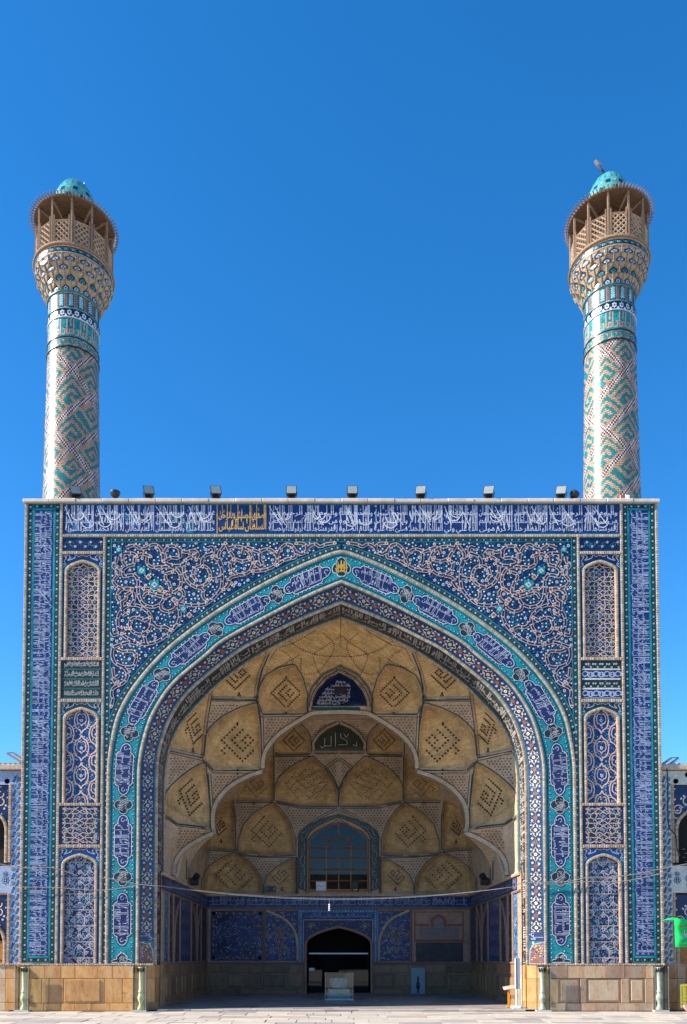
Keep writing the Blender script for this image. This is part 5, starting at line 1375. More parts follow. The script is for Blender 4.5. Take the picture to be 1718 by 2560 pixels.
# ---------- window above the cornice
m = MB(); wd_ = "window_wood"
yw = Y_BK + .02
wa = arch2(ww, win_ap - win_sp, 16) + (0, win_sp)
frame = [(ww, win_b)] + [tuple(q) for q in wa] + [(-ww, win_b)]
S = Sheet(flat(Y_BK - .12)); S.poly(frame, "dark_void", -8); wn = S.build("window", gate)
m = MB(); m.tube([(x * .985, yw - .19, z) for x, z in frame], .045, wd_, 6); m.box((-ww, yw - .24, win_b), (ww, yw - .15, win_b + .09), wd_); m.build("window_frame", wn)
def wz(py): return zb(py)
lines_ = [((-ww, wz(2122)), (ww, wz(2122))), ((-ww, wz(2146)), (ww, wz(2146))), ((-ww, wz(2175)), (ww, wz(2175))), ((-ww, wz(2203)), (ww, wz(2203))), ((-.53, win_b), (-.53, wz(2116))), ((.53, win_b), (.53, wz(2116))),
          ((0, win_b), (0, wz(2146))), ((0, win_ap), (0, wz(2092))), ((0, wz(2092)), (-.36, wz(2104))), ((0, wz(2092)), (.36, wz(2104))), ((-.36, wz(2104)), (-.53, wz(2116))), ((.36, wz(2104)), (.53, wz(2116))), ((-.36, wz(2104)), (-.75, wz(2087))), ((.36, wz(2104)), (.75, wz(2087)))]
for a, b in lines_:
    m = MB(); m.tube([(a[0], yw - .19, a[1]), (b[0], yw - .19, b[1])], .032, wd_, 4); m.build("glazing_bar", wn)
def pane(poly): 
    S = Sheet(flat(yw - .175)); S.poly(poly, "window_glass", R.uniform(0, 3)); S.build("pane", wn)
xs4 = [-ww + .02, -.53, 0, .53, ww - .02]
for z_a, z_b in ((win_b, wz(2203)), (wz(2203), wz(2175)), (wz(2175), wz(2146))):
    for i in range(4): pane([(xs4[i], z_a), (xs4[i + 1], z_a), (xs4[i + 1], z_b), (xs4[i], z_b)])
for i, j in ((0, 1), (1, 3), (3, 4)): pane([(xs4[i], wz(2146)), (xs4[j], wz(2146)), (xs4[j], wz(2122)), (xs4[i], wz(2122))])
pane([(ww - .02, wz(2122))] + [tuple(q) for q in wa] + [(-ww + .02, wz(2122))])
# lettered surround of the window, cut in pale strokes
cr = np.concatenate([[(1.60, win_b)], arch2(1.60, win_ap - win_sp + .2, 24) + (0, win_sp + .05), [(-1.60, win_b)]])
I3 = np.stack([cr[:, 0] * .86, np.full(len(cr), Y_BK - .135), cr[:, 1] - .03], 1)[::-1]; O3 = np.stack([cr[:, 0] * 1.10, np.full(len(cr), Y_BK - .135), cr[:, 1] + .14], 1)[::-1]
I3 = resample(I3, 80); O3 = resample(O3, 80)
wb_ = Band(I3, O3)
if wb_.N[40, 1] > 0: wb_.N *= -1
S = Sheet(wb_.f); S.rect(0, 0, wb_.len, wb_.W, "tympanum_tile", 0, 80, 1)
for mt, w_, ly in (("black_green", .075, 1), ("grey_script", .028, 2)):
    n = 15
    for i in range(n):
        u = (i + .5) * wb_.len / n; c = wb_.W / 2
        if i % 2: q = [(u - .16, c + .09), (u - .16, c - .10), (u + .02, c - .10), (u + .02, c + .02)]; S.ribbon(q, w_, mt, ly); S.ribbon([(u + .02, c - .10), (u + .18, c - .10), (u + .18, c + .09)], w_, mt, ly + .3)
        else: S.ribbon([(u - .2, c + .05), (u - .12, c + .12), (u + .08, c + .02), (u + .2, c + .08)], w_, mt, ly); S.ribbon([(u - .2, c - .1), (u + .16, c - .1), (u + .2, c - .02)], w_, mt, ly + .3)
        S.ribbon([(u + wb_.len / n / 2, c - .1), (u + wb_.len / n / 2, c + .1)], w_, mt, ly + .1)
S.build("lettered_surround", gate, "stuff")
# small framed plate at the foot of the left cell
m = MB(); a, b = bx(665), bx(691); m.bev((a, Y_BK - .30, zb(2231)), (b, Y_BK - .26, zb(2217)), "teal", .01); p = m.build("wall_plate", gate)
S = Sheet(flat(Y_BK - .303)); S.rect(a + .05, zb(2229), b - .05, zb(2219), "aubergine", 1); S.curl(a + .07, zb(2224), .06, 0, 6, .02, "grey_script", 2); S.curl(b - .07, zb(2224), .06, 0, 6, .02, "grey_script", 2); S.build("plate_ornament", p, "stuff")

# ---------- stone dado of the two front piers
xi = hC[-1, 0]
yd = -0.045
for sg in (-1, 1):
    mat = "onyx_warm" if sg < 0 else "onyx_cool"; rg = random.Random(40 + sg)
    xa, xb = sorted((sg * (X_O - .36), sg * 6.31))
    rows = [(0.015, .25), (.255, 1.0), (1.005, ZD - .02)]
    if sg < 0:
        cols = [(xa, xa + .35), (xa + .355, xa + .58), (xa + .585, xa + 1.02), (xa + 2.28, xb - .36), (xb - .355, xb)]
        sl = [(a, b, rows[1][0], rows[1][1]) for a, b in cols[:1]] + [(cols[1][0], cols[1][1], .255, 1.0), (cols[2][0], cols[2][1], .255, 1.0), (cols[3][0], cols[3][1], .255, 1.0), (cols[4][0], cols[4][1], .255, .55), (cols[4][0], cols[4][1], .555, 1.0), (xa + 1.025, xa + 2.275, .255, 1.0)]
    else:
        bt = [xa, xa + .28, xa + .95, xa + 1.13, xa + 2.18, xa + 2.42, xa + 3.0 if xa + 3.0 < xb - .2 else xb - .25, xb]
        sl = [(a, b, .255, 1.0) for a, b in zip(bt[:-1], bt[1:])]
    for r in (0, 2):
        u = xa
        while u < xb - .02:
            w = rg.uniform(.35, .75); e = min(u + w, xb); e = xb if xb - e < .2 else e; sl.append((u, e, rows[r][0], rows[r][1])); u = e
    for i, (a, b, c, d) in enumerate(sl):
        m = MB(); rec = .05 if (sg > 0 and d - c > .7 and b - a > .4) else 0.0
        m.bev((a + .004, yd + rec + rg.uniform(-.004, .004), c + .004), (b - .004, .085, d - .004), mat, .006); m.build("dado_stone", gate)
        if rec:
            m = MB(); m.bev((a + .07, yd + .008, c + .07), (b - .07, .05, d - .06), mat, .014); m.build("raised_panel", gate)
    if sg < 0:
        m = MB(); m.bev((xa + 1.06, yd - .028, .31), (xa + 2.13, .0, .96), mat, .012); m.build("raised_panel", gate, label="pale yellow raised stone panel")
    x0, x1 = sorted((sg * (X_O + .01), sg * 5.72)); bar("ledge_moulding", (x0, ZD - .022), (x1, ZD + .03), 'x', proud=.055)
    # notched corners holding slender colonnettes
    for cx in (sg * (X_O - .18), sg * 6.1):
        m = MB(); m.lathe([(.0, .04), (.10, .04), (.10, .10), (.055, .20), (.05, .26), (.095, .36), (.10, .44), (.075, .52), (.06, .56), (.078, .58), (.078, .62), (.062, .64), (.066, 1.22), (.08, 1.25), (.10, 1.34), (.0, 1.345)], (cx, -.03, 0), "onyx_pale" if sg < 0 else "grey_marble", 14); cn = m.build("colonnette", gate, smooth=True)
        m = MB()
        for k in range(7):
            t = -math.pi + k * math.pi / 6; m.tube([(cx + .088 * math.cos(t), -.03 + .088 * math.sin(t), 1.20), (cx + .10 * math.cos(t), -.03 + .10 * math.sin(t), 1.33)], .014, "black_metal", 4)
        m.build("capital_leaves", cn, "stuff")
        m = MB(); m.bev((cx - .17, -.02 + .02, 1.345), (cx + .17, .1, ZD - .023), mat, .01); m.build("dado_stone", gate)
    # carved foot of the flower band: a small tiled niche
    z0, z1 = ZD + .03, Z(2327); u0 = .0
for side_, u0, u1 in ((-1, .0, 1.0), (1, fb.len - 1.0, fb.len)):
    S = Sheet(lambda u, v, h: fb.f(u, v, h + .006)); S.rect(u0, 0, u1, fb.W, "teal", 0, 6, 2); p = S.build("foot_panel", gate)
    S = Sheet(lambda u, v, h: fb.f(u, v, h + .008)); rg = random.Random(2); d = 1 if side_ < 0 else -1; e = u0 if side_ < 0 else u1
    q = [(e + d * .03, .07), (e + d * .03, fb.W - .03), (e + d * .70, fb.W - .03), (e + d * .62, .20), (e + d * .45, .09)]
    S.poly(q if d > 0 else q[::-1], "brown_tile", 1); S.ribbon(q, .03, "blue_white", 2, closed=True)
    for k in range(40):
        a, b = rg.uniform(.08, .6), rg.uniform(.13, fb.W - .07); S.flower(e + d * a, b, rg.choice((.02, .032)), rg.choice(("blue_white", "lapis", "sky_tile", "blue_white", "yellow_tile")), None, 3 + k * .02, 6)
    uu = sorted((e + d * .73, e + d * 1.0)); S.rect(uu[0], 0.05, uu[1], fb.W - .05, "violet_blue", 2); write(S, uu[0] + .02, uu[1] - .02, .07, fb.W - .07, "blue_white", 3, 1, tall=1.5, bold=.01)
    S.build("tile_ornament", p, "stuff")
# thickness of the splay and reveal below the tiles
for sg in (-1, 1):
    m = MB(); pts_ = [(sg * hA[-1, 0] * .98, .084), (sg * (hB[-1, 0] + .06), -.04), (sg * (hC[-1, 0] + .03), Y_C), (sg * XW, Y_D + .02)]
    for (x0, y0), (x1, y1) in zip(pts_[1:-1], pts_[2:]):
        n = 3
        for k in range(n):
            for z0, z1 in ((.02, .26), (.265, .99), (.995, ZD - .02)):
                a = (x0 + (x1 - x0) * k / n, y0 + (y1 - y0) * k / n); b = (x0 + (x1 - x0) * (k + 1) / n, y0 + (y1 - y0) * (k + 1) / n)
                mm = MB(); g = .004; nx = -sg * .02
                mm.faces([(a[0], a[1] + g, z0 + g), (b[0], b[1] - g, z0 + g), (b[0], b[1] - g, z1 - g), (a[0], a[1] + g, z1 - g), (a[0] + nx, a[1] + g, z0 + g), (b[0] + nx, b[1] - g, z0 + g), (b[0] + nx, b[1] - g, z1 - g), (a[0] + nx, a[1] + g, z1 - g)],
                         [(4, 5, 6, 7), (0, 1, 5, 4), (1, 2, 6, 5), (2, 3, 7, 6), (3, 0, 4, 7)], "onyx_warm"); mm.build("jamb_stone", gate)
    m = MB(); V = [(x, y, z) for z in (0, ZD) for x, y in pts_[1:]]; m.faces(V, [(0, 1, 4, 3), (1, 2, 5, 4)], "mortar"); m.build("jamb_core", gate)

# ---------------------------------------------------------------- ground
m = MB(); s = 3000; m.faces([(-s, -s, -.02), (s, -s, -.02), (s, s, -.02), (-s, s, -.02)], [(0, 1, 2, 3)], "paving"); g = m.build("ground"); g["kind"] = "structure"
m = MB(); m.faces([(-13, -9, -.012), (13, -9, -.012), (13, -.02, -.012), (-13, -.02, -.012)], [(0, 1, 2, 3)], "pavement_joint"); pv = m.build("pavement"); pv["kind"] = "structure"
rg = random.Random(12); y = -.03
while y > -6.2:
    h = rg.uniform(.55, .85); x = -11.5 + rg.uniform(-.6, 0)
    while x < 11.5:
        w = rg.uniform(.65, 1.2); g_ = rg.choice((.008, .012, .02)); zt = rg.uniform(-.004, .003); m = MB(); j = lambda: rg.uniform(-.012, .012)
        c = [(x + g_ + j(), y - h + g_ + j()), (x + w - g_ + j(), y - h + g_ + j()), (x + w - g_ + j(), y - g_ + j()), (x + g_ + j(), y - g_ + j())]
        tl = [zt + rg.uniform(-.004, .004) for _ in c]
        m.faces([(a, b, -.012) for a, b in c] + [(a, b, t) for (a, b), t in zip(c, tl)], [(4, 5, 6, 7), (0, 1, 5, 4), (1, 2, 6, 5), (2, 3, 7, 6), (3, 0, 4, 7)], "paving"); m.build("paving_slab", pv)
        x += w
    y -= h

# ---------------------------------------------------------------- minarets
plain("lattice_wood", (0.36, 0.25, 0.17), 0.85, 0.3, 22, 0.2)
def minaret(cx, dz, label, finial):
    """round brick tower on the gateway roof with a stalactite collar, a wooden gallery and a tiled dome"""
    Yc = 1.05
    root = thing("minaret", label, "minaret", (cx, Yc, ZT), "minarets on the gateway")
    zn = lambda py, r: float(P(186, py, Yc - r)[2]) + dz
    r0, r1 = 0.895, 0.79
    z0 = ZT; zk0 = zn(864, .81); zk1 = zn(841, .81); zq = zn(792, .80); zs = zn(770, .80); zp = zn(727, .80); zm = zn(630, 1.22); zr = zn(612, 1.22); zw = zn(603, 1.24); ze = zn(486, 1.30)
    rad = lambda z: r0 + (r1 - r0) * np.clip((z - z0) / (zk1 - z0), 0, 1)
    def cyl(u, v, h):                                     # u = angle (0 faces the court), v = height
        a = -math.pi / 2 + u; r = rad(v) + h; return np.stack([cx + r * np.cos(a), Yc + r * np.sin(a), v], -1)
    # shaft: every brick a cell of a grid, set in a turned-square pattern
    NA = 116; rows = int((zk0 - z0) / 0.060); hz = (zk0 - z0) / rows; per = 2 * math.pi / NA
    rg = random.Random(9); K = ["".join(r) for r in BITS["a"]]; Kd = ["1111111", "1.....1", "1.111.1", "1.1.1.1", "1.1...1", "1.11111", "1......"]; Kb = ["1.111.1", "1.1.1.1", "111.1.1", "....1.1", "11111.1", "......1", "1111111"]
    cellw = 2 * math.pi * 0.86 / NA
    m = MB(); V = []; f = {k: [] for k in ("buff_brick", "turq_brick", "dark_brick", "white_brick")}
    pitch = 1.30; k_sl = 4 * pitch / (2 * math.pi)        # four starts of the rising spiral
    for j in range(rows):
        for i in range(NA):
            u0, v0 = -math.pi + i * per, z0 + j * hz; uc, vc = u0 + per / 2, v0 + hz / 2 - z0
            a1 = (vc - (uc) * k_sl - 0.35) / pitch; a2 = (vc + uc * k_sl * 0.999 + 0.5) / (2 * pitch)
            d1 = abs(a1 - round(a1)) * pitch; d2 = abs(a2 - round(a2)) * 2 * pitch
            if d1 < 0.085 or d2 < 0.085: mt = "dark_brick" if (i + j) % 2 else "white_brick"
            elif d1 < 0.16 or d2 < 0.16: mt = "buff_brick"
            else:
                p = a1 - math.floor(a1); q = (a2 - math.floor(a2)) * 2
                if d1 < .19 or d2 < .19: mt = "buff_brick"
                else:
                    s1 = (p - .15) / .70 * 11; s2 = ((q % 1.0) - .10) / .80 * 11; sel = (Kb, Kd, Kd, Kb)[int(math.floor(a1) * 3 + math.floor(q) + math.floor(a2) * 5) % 4]
                    y, x = int(s1 * len(sel) / 11.0), int(s2 * len(sel[0]) / 11.0)
                    mt = "turq_brick" if 0 <= y < len(sel) and 0 <= x < len(sel[y]) and sel[y][x] == '1' else "buff_brick"
            g = 0.05
            b = len(V); hh = rg.uniform(0, .006)
            for uu, vv, hq in ((u0 + per * g, v0 + hz * .10, hh), (u0 + per * (1 - g), v0 + hz * .10, hh), (u0 + per * (1 - g), v0 + hz * .92, hh), (u0 + per * g, v0 + hz * .92, hh)): V.append((uu, vv, hq))
            f[mt].append((b, b + 1, b + 2, b + 3))
    V = np.array(V); W3 = cyl(V[:, 0], V[:, 1], V[:, 2] + .006)
    fl, sz, mi_ = [], [], []
    for k, q in f.items():
        if q: fl += [i for t in q for i in t]; sz += [4] * len(q); mi_ += [m.mi(k)] * len(q)
    m.raw(W3, fl, sz, np.array(mi_)); m.build("shaft_brickwork", root, "stuff")
    m = MB(); m.lathe([(r0, z0 - ZT), (r1, zk1 - ZT), (r1, zp + .5 - ZT)], (cx, Yc, ZT), "mortar", 48); m.build("shaft", root, smooth=True)
    def ring(z, r, t=.022, mat="vault_dot", name="ring_moulding"):
        q = MB(); q.lathe([(r - .01, -t), (r + t, -t * .6), (r + t, t * .6), (r - .01, t)], (cx, Yc, z), mat, 48); return q.build(name, root)
    ring(z0 + .16, r0 + .01); ring(zk0, .815); ring(zk1 + .01, .81, .014, "navy"); ring(zq + .01, .81, .016, "white_tile"); ring(zs, .81, .014, "turquoise"); ring(zp, .82, .022, "turquoise")
    NW = 72
    def band(name, za, zb_, bgm):
        S = Sheet(cyl); S.rect(-math.pi, za, math.pi, zb_, bgm, 2, NW, 2); o = S.build(name, root); return o, Sheet(cyl)
    # key pattern
    o, S = band("key_band", zk0 + .02, zk1, "buff_brick"); hgt = zk1 - zk0 - .02
    for i in range(18):
        u = -math.pi + (i + .5) * math.pi / 9; w = math.pi / 9
        for q in ([(-.42, .25), (-.42, .75), (-.1, .75), (-.1, .45), (-.26, .45)], [(.0, .15), (.0, .85), (.40, .85), (.40, .30), (.16, .30), (.16, .62)], [(-.3, .1), (.3, .1)]):
            pts = dens([(u + a * w, zk0 + .02 + b * hgt) for a, b in q], .04); S.ribbon(pts, .045, "turq_brick", 4)
    S.build("key_pattern", o, "stuff")
    # square-cut lettering on turquoise
    o, S = band("lettering_band", zk1 + .02, zq, "turquoise"); hgt = zq - zk1
    for i in range(12):
        u = -math.pi + i * math.pi / 6; w = math.pi / 6
        for q in ([(.10, .95), (.10, .15), (.48, .15), (.48, .38), (.30, .38), (.30, .15)], [(.60, .12), (.60, .95)], [(.72, .12), (.95, .12), (.95, .40), (.80, .40)], [(.38, .55), (.38, .95), (.46, .95)]):
            S.ribbon(dens([(u + a * w, zk1 + .03 + b * (hgt - .06)) for a, b in q], .05), .052, "buff_brick", 4)
        for k in range(9): S.dot(u + rg.uniform(.05, .95) * w, zk1 + rg.uniform(.45, .95) * hgt, .022, "navy", 3.2, 4)
    S.build("lettering", o, "stuff")
    o, S = band("star_band", zq + .02, zs, "navy"); c = (zq + zs) / 2; n = 22
    for i in range(n):
        u = -math.pi + (i + .5) * 2 * math.pi / n
        S.flower(u, c + .02, .105, "white_tile", "navy", 4, 6, math.pi / 2); S.flower(u, c + .02, .035, "turquoise", None, 6, 4)
        S.flower(u + math.pi / n, c - .09, .07, "white_tile", None, 4, 3, math.pi / 2)
    S.build("star_pattern", o, "stuff")
    o, S = band("panel_band", zs + .02, zp, "buff_brick"); n = 16; hgt = zp - zs
    for i in range(n):
        u = -math.pi + (i + .5) * 2 * math.pi / n; w = 2 * math.pi / n
        S.rect(u - .33 * w, zs + .05, u + .33 * w, zp - .05, "navy", 3, 2, 1); S.rect(u - .25 * w, zs + .08, u + .25 * w, zp - .08, "turquoise", 4, 2, 1)
        for k in range(10):
            for t in (-1, 0, 1):
                if (k + t) % 2: S.dot(u + t * .075 * w * 1.5, zs + .13 + k * (hgt - .24) / 9, .026, "white_tile", 5, 4, 0)
        S.rect(u + .40 * w, zs + .06, u + .46 * w, zp - .05, "vault_dot", 3); S.rect(u + .50 * w, zs + .06, u + .53 * w, zp - .05, "navy", 3); S.rect(u + .57 * w, zs + .06, u + .63 * w, zp - .05, "vault_dot", 3)
    S.build("panel_pattern", o, "stuff")
    # stalactite collar: folded tiers widening upwards
    tiers = [(zp + .02, .81), (zp + (zm - zp) * .30, .92), (zp + (zm - zp) * .58, 1.05), (zp + (zm - zp) * .80, 1.155), (zm, 1.215)]
    n = 16
    for t in range(4):
        (za, ra), (zb_, rb) = tiers[t], tiers[t + 1]; hgt = zb_ - za
        ph = (t % 2) * math.pi / n
        for i in range(n):
            a = -math.pi / 2 + i * 2 * math.pi / n + ph; w = math.pi / n
            pt = lambda r, an, z: (cx + r * math.cos(an), Yc + r * math.sin(an), z)
            m = MB(); tip = .93
            # a pointed shell between two ribs: foot, ribs, hood, hollow back
            A, B = pt(ra + .015, a - w, za + hgt * .12), pt(ra + .015, a + w, za + hgt * .12); C_, D_ = pt(rb, a + w, zb_), pt(rb, a - w, zb_)
            f0 = pt(ra - .005, a, za - hgt * .10); H = pt(ra + .015, a, za + hgt * .74); T_ = pt(rb + .012, a, zb_)
            L1, R1 = pt(ra + .02, a - w * .72, za + hgt * .34), pt(ra + .02, a + w * .72, za + hgt * .34)
            L0, R0 = pt(ra + .0, a - w * .72, za), pt(ra, a + w * .72, za)
            m.faces([L0, f0, R0, R1, H, L1], [(0, 1, 2, 3, 4, 5)], "buff_tile")
            m.tube([pt(ra + .03, a - w, za - hgt * .05), pt(ra + .05, a - w, za + hgt * .25), pt(rb + .01, a - w, zb_)], .022, "buff_tile", 4)
            m.faces([A, L1, H, T_, D_], [(0, 1, 2), (0, 2, 3, 4)], "buff_tile"); m.faces([B, R1, H, T_, C_], [(0, 2, 1), (0, 4, 3, 2)], "buff_tile")
            m.faces([A, L0, L1], [(0, 1, 2)], "buff_brick"); m.faces([B, R1, R0], [(0, 1, 2)], "buff_brick")
            cell = m.build("stalactite_cell", root)
            front = math.sin(a) < .3
            if front:
                q = MB()
                k = lambda p, s, o: tuple(np.array(o) + (np.array(p) - np.array(o)) * s)
                ctr = np.mean([L0, f0, R0, R1, H, L1], 0); out = np.array([math.cos(a), math.sin(a), 0]) * .012
                q.faces([tuple(np.array(k(p, .92, ctr)) + out) for p in (L0, f0, R0, R1, H, L1)], [(0, 1, 2, 3, 4, 5)], "navy")
                q.faces([tuple(np.array(k(p, .56, ctr)) + out * 1.4) for p in (L0, f0, R0, R1, H, L1)], [(0, 1, 2, 3, 4, 5)], "blue_white" if t != 1 else "turquoise")
                q.faces([tuple(np.array(k(p, .24, ctr)) + out * 1.8) for p in (L0, f0, R0, R1, H, L1)], [(0, 1, 2, 3, 4, 5)], "vault_dot")
                dn = np.array([math.cos(a) * .004, math.sin(a) * .004, -.012])
                for tri in ((A, H, D_), (B, C_, H), (H, T_, D_), (H, C_, T_)):
                    g = np.mean(tri, 0); q.faces([tuple(np.array(k(p, .82, g)) + dn) for p in tri], [(0, 1, 2)], ("navy", "navy", "black_green", "black_green")[(i + t) % 4]); q.faces([tuple(np.array(k(p, .44, g)) + dn * 1.5) for p in tri], [(0, 1, 2)], "white_tile" if t % 2 else "turquoise")
                q.build("tile_inlay", cell, "stuff")
    m = MB(); m.lathe([(.79, zp - ZT - .05), (.80, zp + (zm - zp) * .3 - ZT), (.86, zp + (zm - zp) * .6 - ZT), (1.15, zm - ZT), (1.20, zm + .01 - ZT)], (cx, Yc, ZT), "buff_brick", 32); m.build("collar_core", root)
    m = MB(); m.lathe([(1.19, zm), (1.225, zm + .01), (1.225, zm + .035), (1.215, zm + .04), (1.215, zr - .03), (1.235, zr - .02), (1.235, zr), (1.2, zr)], (cx, Yc, 0), "buff_brick", 40); m.build("collar_ring", root)
    S = Sheet(lambda u, v, h: np.stack([cx + (1.216 + h) * np.cos(-math.pi / 2 + u), Yc + (1.216 + h) * np.sin(-math.pi / 2 + u), v], -1)); S.rect(-math.pi, zm + .045, math.pi, zr - .035, "black_green", 1, 60, 1); c = (zm + zr) / 2
    for i in range(34):
        u = -math.pi + (i + .5) * 2 * math.pi / 34; S.flower(u, c, .042, "blue_white", "navy", 3, 4, .78); S.curl(u + .09, c, .055, 0, 4, .018, "turquoise", 2); S.curl(u + .09, c, .055, 3, 7, .018, "teal", 2)
    S.build("tile_ring", root, "stuff")
    # gallery
    m = MB(); m.lathe([(.6, zr), (1.27, zr + .005), (1.29, zr + .03), (1.27, zw), (.6, zw + .01)], (cx, Yc, 0), "wood_grey", 40); m.build("gallery_floor", root)
    zl = zw + (ze - zw) * .56; n = 12; rp = 1.20
    pa = [-math.pi / 2 + math.radians(15) + i * 2 * math.pi / n - (.07 if cx > 0 else .03) for i in range(n)]
    for i, a in enumerate(pa):
        x, y = cx + rp * math.cos(a), Yc + rp * math.sin(a)
        m = MB(); m.tube([(x, y, zw - .02), (x, y, zl + .06), (x, y, zl + .07), (x, y, ze + .05)], .038, "wood_grey", 4); m.build("gallery_post", root)
        m = MB(); 
        for sg in (-1, 1): m.tube([(x - sg * .075 * math.sin(a), y + sg * .075 * math.cos(a), zw), (x - sg * .075 * math.sin(a), y + sg * .075 * math.cos(a), zl + .10)], .022, "wood_grey", 4)
        m.build("post_cheek", root, "stuff")
        b = pa[(i + 1) % n]; p0 = np.array([x, y]); p1 = np.array([cx + rp * math.cos(b), Yc + rp * math.sin(b)]); d = p1 - p0
        p0, p1 = p0 + d * .12, p0 + d * .88; L = np.linalg.norm(p1 - p0); hgt = zl - zw - .10; m = MB()
        def at(s, z): q = p0 + (p1 - p0) * s; return (q[0], q[1], zw + .05 + z * hgt)
        st = .17; na = int((L + hgt) / st) + 1
        for k in range(1, na):
            o = k * st; s0, t0 = (o, 0) if o <= L else (L, o - L); s1, t1 = (0, o) if o <= hgt else (o - hgt, hgt)
            m.tube([at(s0 / L, t0 / hgt), at(s1 / L, t1 / hgt)], .024, "lattice_wood", 4, cap=False)
            m.tube([at(1 - s0 / L, t0 / hgt), at(1 - s1 / L, t1 / hgt)], .024, "lattice_wood", 4, cap=False)
        for z in (0, 1): m.tube([at(-.08, z), at(1.08, z)], .028, "lattice_wood", 4)
        m.build("lattice_panel", root, "stuff")
    m = MB(); m.lathe([(.46, zw), (.46, ze + .15)], (cx, Yc, 0), "wood_shade", 20); m.build("stair_drum", root)
    m = MB(); m.lathe([(.50, ze + .10), (1.05, ze + .02), (1.27, ze), (1.29, ze + .05), (1.05, ze + .09), (.58, ze + .16)], (cx, Yc, 0), "wood_shade", 36); m.build("eave", root)
    for i in range(n):
        a = pa[i]; m = MB(); m.tube([(cx + .52 * math.cos(a), Yc + .52 * math.sin(a), ze - .22), (cx + 1.16 * math.cos(a), Yc + 1.16 * math.sin(a), ze - .02)], .035, "wood_grey", 4); m.build("eave_brace", root)
    m = MB()
    for i in range(76):
        a = i * 2 * math.pi / 76; c0 = (cx + 1.26 * math.cos(a), Yc + 1.26 * math.sin(a), ze + .02); c1 = (cx + 1.43 * math.cos(a), Yc + 1.43 * math.sin(a), ze + .045)
        m.tube([c0, c1], .022, "wood_grey", 4, .012)
        m.tube([(cx + 1.34 * math.cos(a), Yc + 1.34 * math.sin(a), ze + .00), (cx + 1.36 * math.cos(a), Yc + 1.36 * math.sin(a), ze + .075)], .02, "wood_grey", 4)
    m.build("eave_teeth", root, "stuff")
    # tiled dome
    zt = float(P(186, 447, Yc)[2]) + dz; hd = (zt - ze - .12) * .88; rd = .73; zt = ze + .12 + hd
    prof = [(rd * .98, 0), (rd, .10 * hd)] + [(rd * math.cos(t) ** .85, (.10 + .90 * math.sin(t)) * hd) for t in np.linspace(.05, math.pi / 2 - .02, 9)]
    m = MB(); m.lathe(prof, (cx, Yc, ze + .12), "dome_tile", 32); m.build("dome", root, smooth=True)
    def dm(u, v, h):
        rr = np.interp(v, [z for r, z in prof], [r for r, z in prof]) + h + .002; a = -math.pi / 2 + u; return np.stack([cx + rr * np.cos(a), Yc + rr * np.sin(a), ze + .12 + v], -1)
    S = Sheet(dm)
    for i in range(10):
        u = i * 2 * math.pi / 10
        for du, v, mt, sz_ in ((0, .72, "violet_blue", .10), (.31, .52, "violet_blue", .085), (0, .34, "violet_blue", .085), (.31, .85, "buff_brick", .06), (.31, .24, "buff_brick", .07), (0, .53, "buff_brick", .04)):
            w = sz_ / max(.2, math.cos(v * 1.35)) ; q = [(u + du - w, v * hd - sz_ * .8), (u + du + w, v * hd - sz_ * .8), (u + du + w, v * hd + sz_ * .8), (u + du - w, v * hd + sz_ * .8)]; S.poly(q, mt, 1)
        S.ribbon([(u + .155, .12 * hd), (u + .155, .45 * hd), (u + .155, .8 * hd)], .03, "buff_brick", .6)
    S.rect(-math.pi, .03 * hd, math.pi, .12 * hd, "buff_brick", 1.5, 40, 1)
    S.build("dome_tiles", root, "stuff")
    if finial:
        m = MB(); b = Vector((cx, Yc, zt - .02)); t = Vector((cx - .20, Yc, zt + .28)); m.tube([b, b.lerp(t, .4), t], .035, "black_metal", 6)
        for k in range(3): q = b.lerp(t, .35 + .22 * k); m.lathe([(.0, -.02), (.05, 0), (.0, .02)], q, "black_metal", 8)
        m.build("finial_stem", root)
        m = MB(); d = (t - b).normalized()
        for k in range(26):
            a = rg.uniform(0, 6.3); s = rg.uniform(.02, .10); o = Vector((math.cos(a) * s, math.sin(a) * s * .6, 0)); m.tube([t, t + d * .16 + o, t + d * rg.uniform(.30, .38) + o * .7], .012, "grey_feather", 4)
        m.build("finial_brush", root, "stuff")
    else:
        m = MB(); m.faces([(cx + .14, Yc - .05, zt - .06), (cx + .30, Yc - .05, zt - .09), (cx + .27, Yc + .05, zt - .08), (cx + .30, Yc, zt + .10), (cx + .22, Yc, zt - .0)], [(0, 1, 3, 4), (1, 2, 3), (2, 0, 4, 3), (0, 2, 1)], "white_tile"); m.build("broken_tile", root)
    return root, zl, zw
for nm, c, rr in (("buff_brick", (0.43, 0.265, 0.170), .42), ("turq_brick", (0.006, 0.185, 0.205), .3), ("dark_brick", (0.045, 0.018, 0.040), .3), ("white_brick", (0.60, 0.55, 0.55), .3)): glaze(nm, c, rr, 0.2)
glaze("dome_tile", (0.06, 0.29, 0.29), 0.25, 0.4)
glaze("buff_tile", (0.33, 0.25, 0.155), 0.5, 0.25)
XM = 8.73
minaret(-XM, 0.0, "left minaret, its dome topped by a small broken white tile", False)
minaret(XM + .05, 0.24, "right minaret, its dome carrying a dark leaning finial like a brush", True)

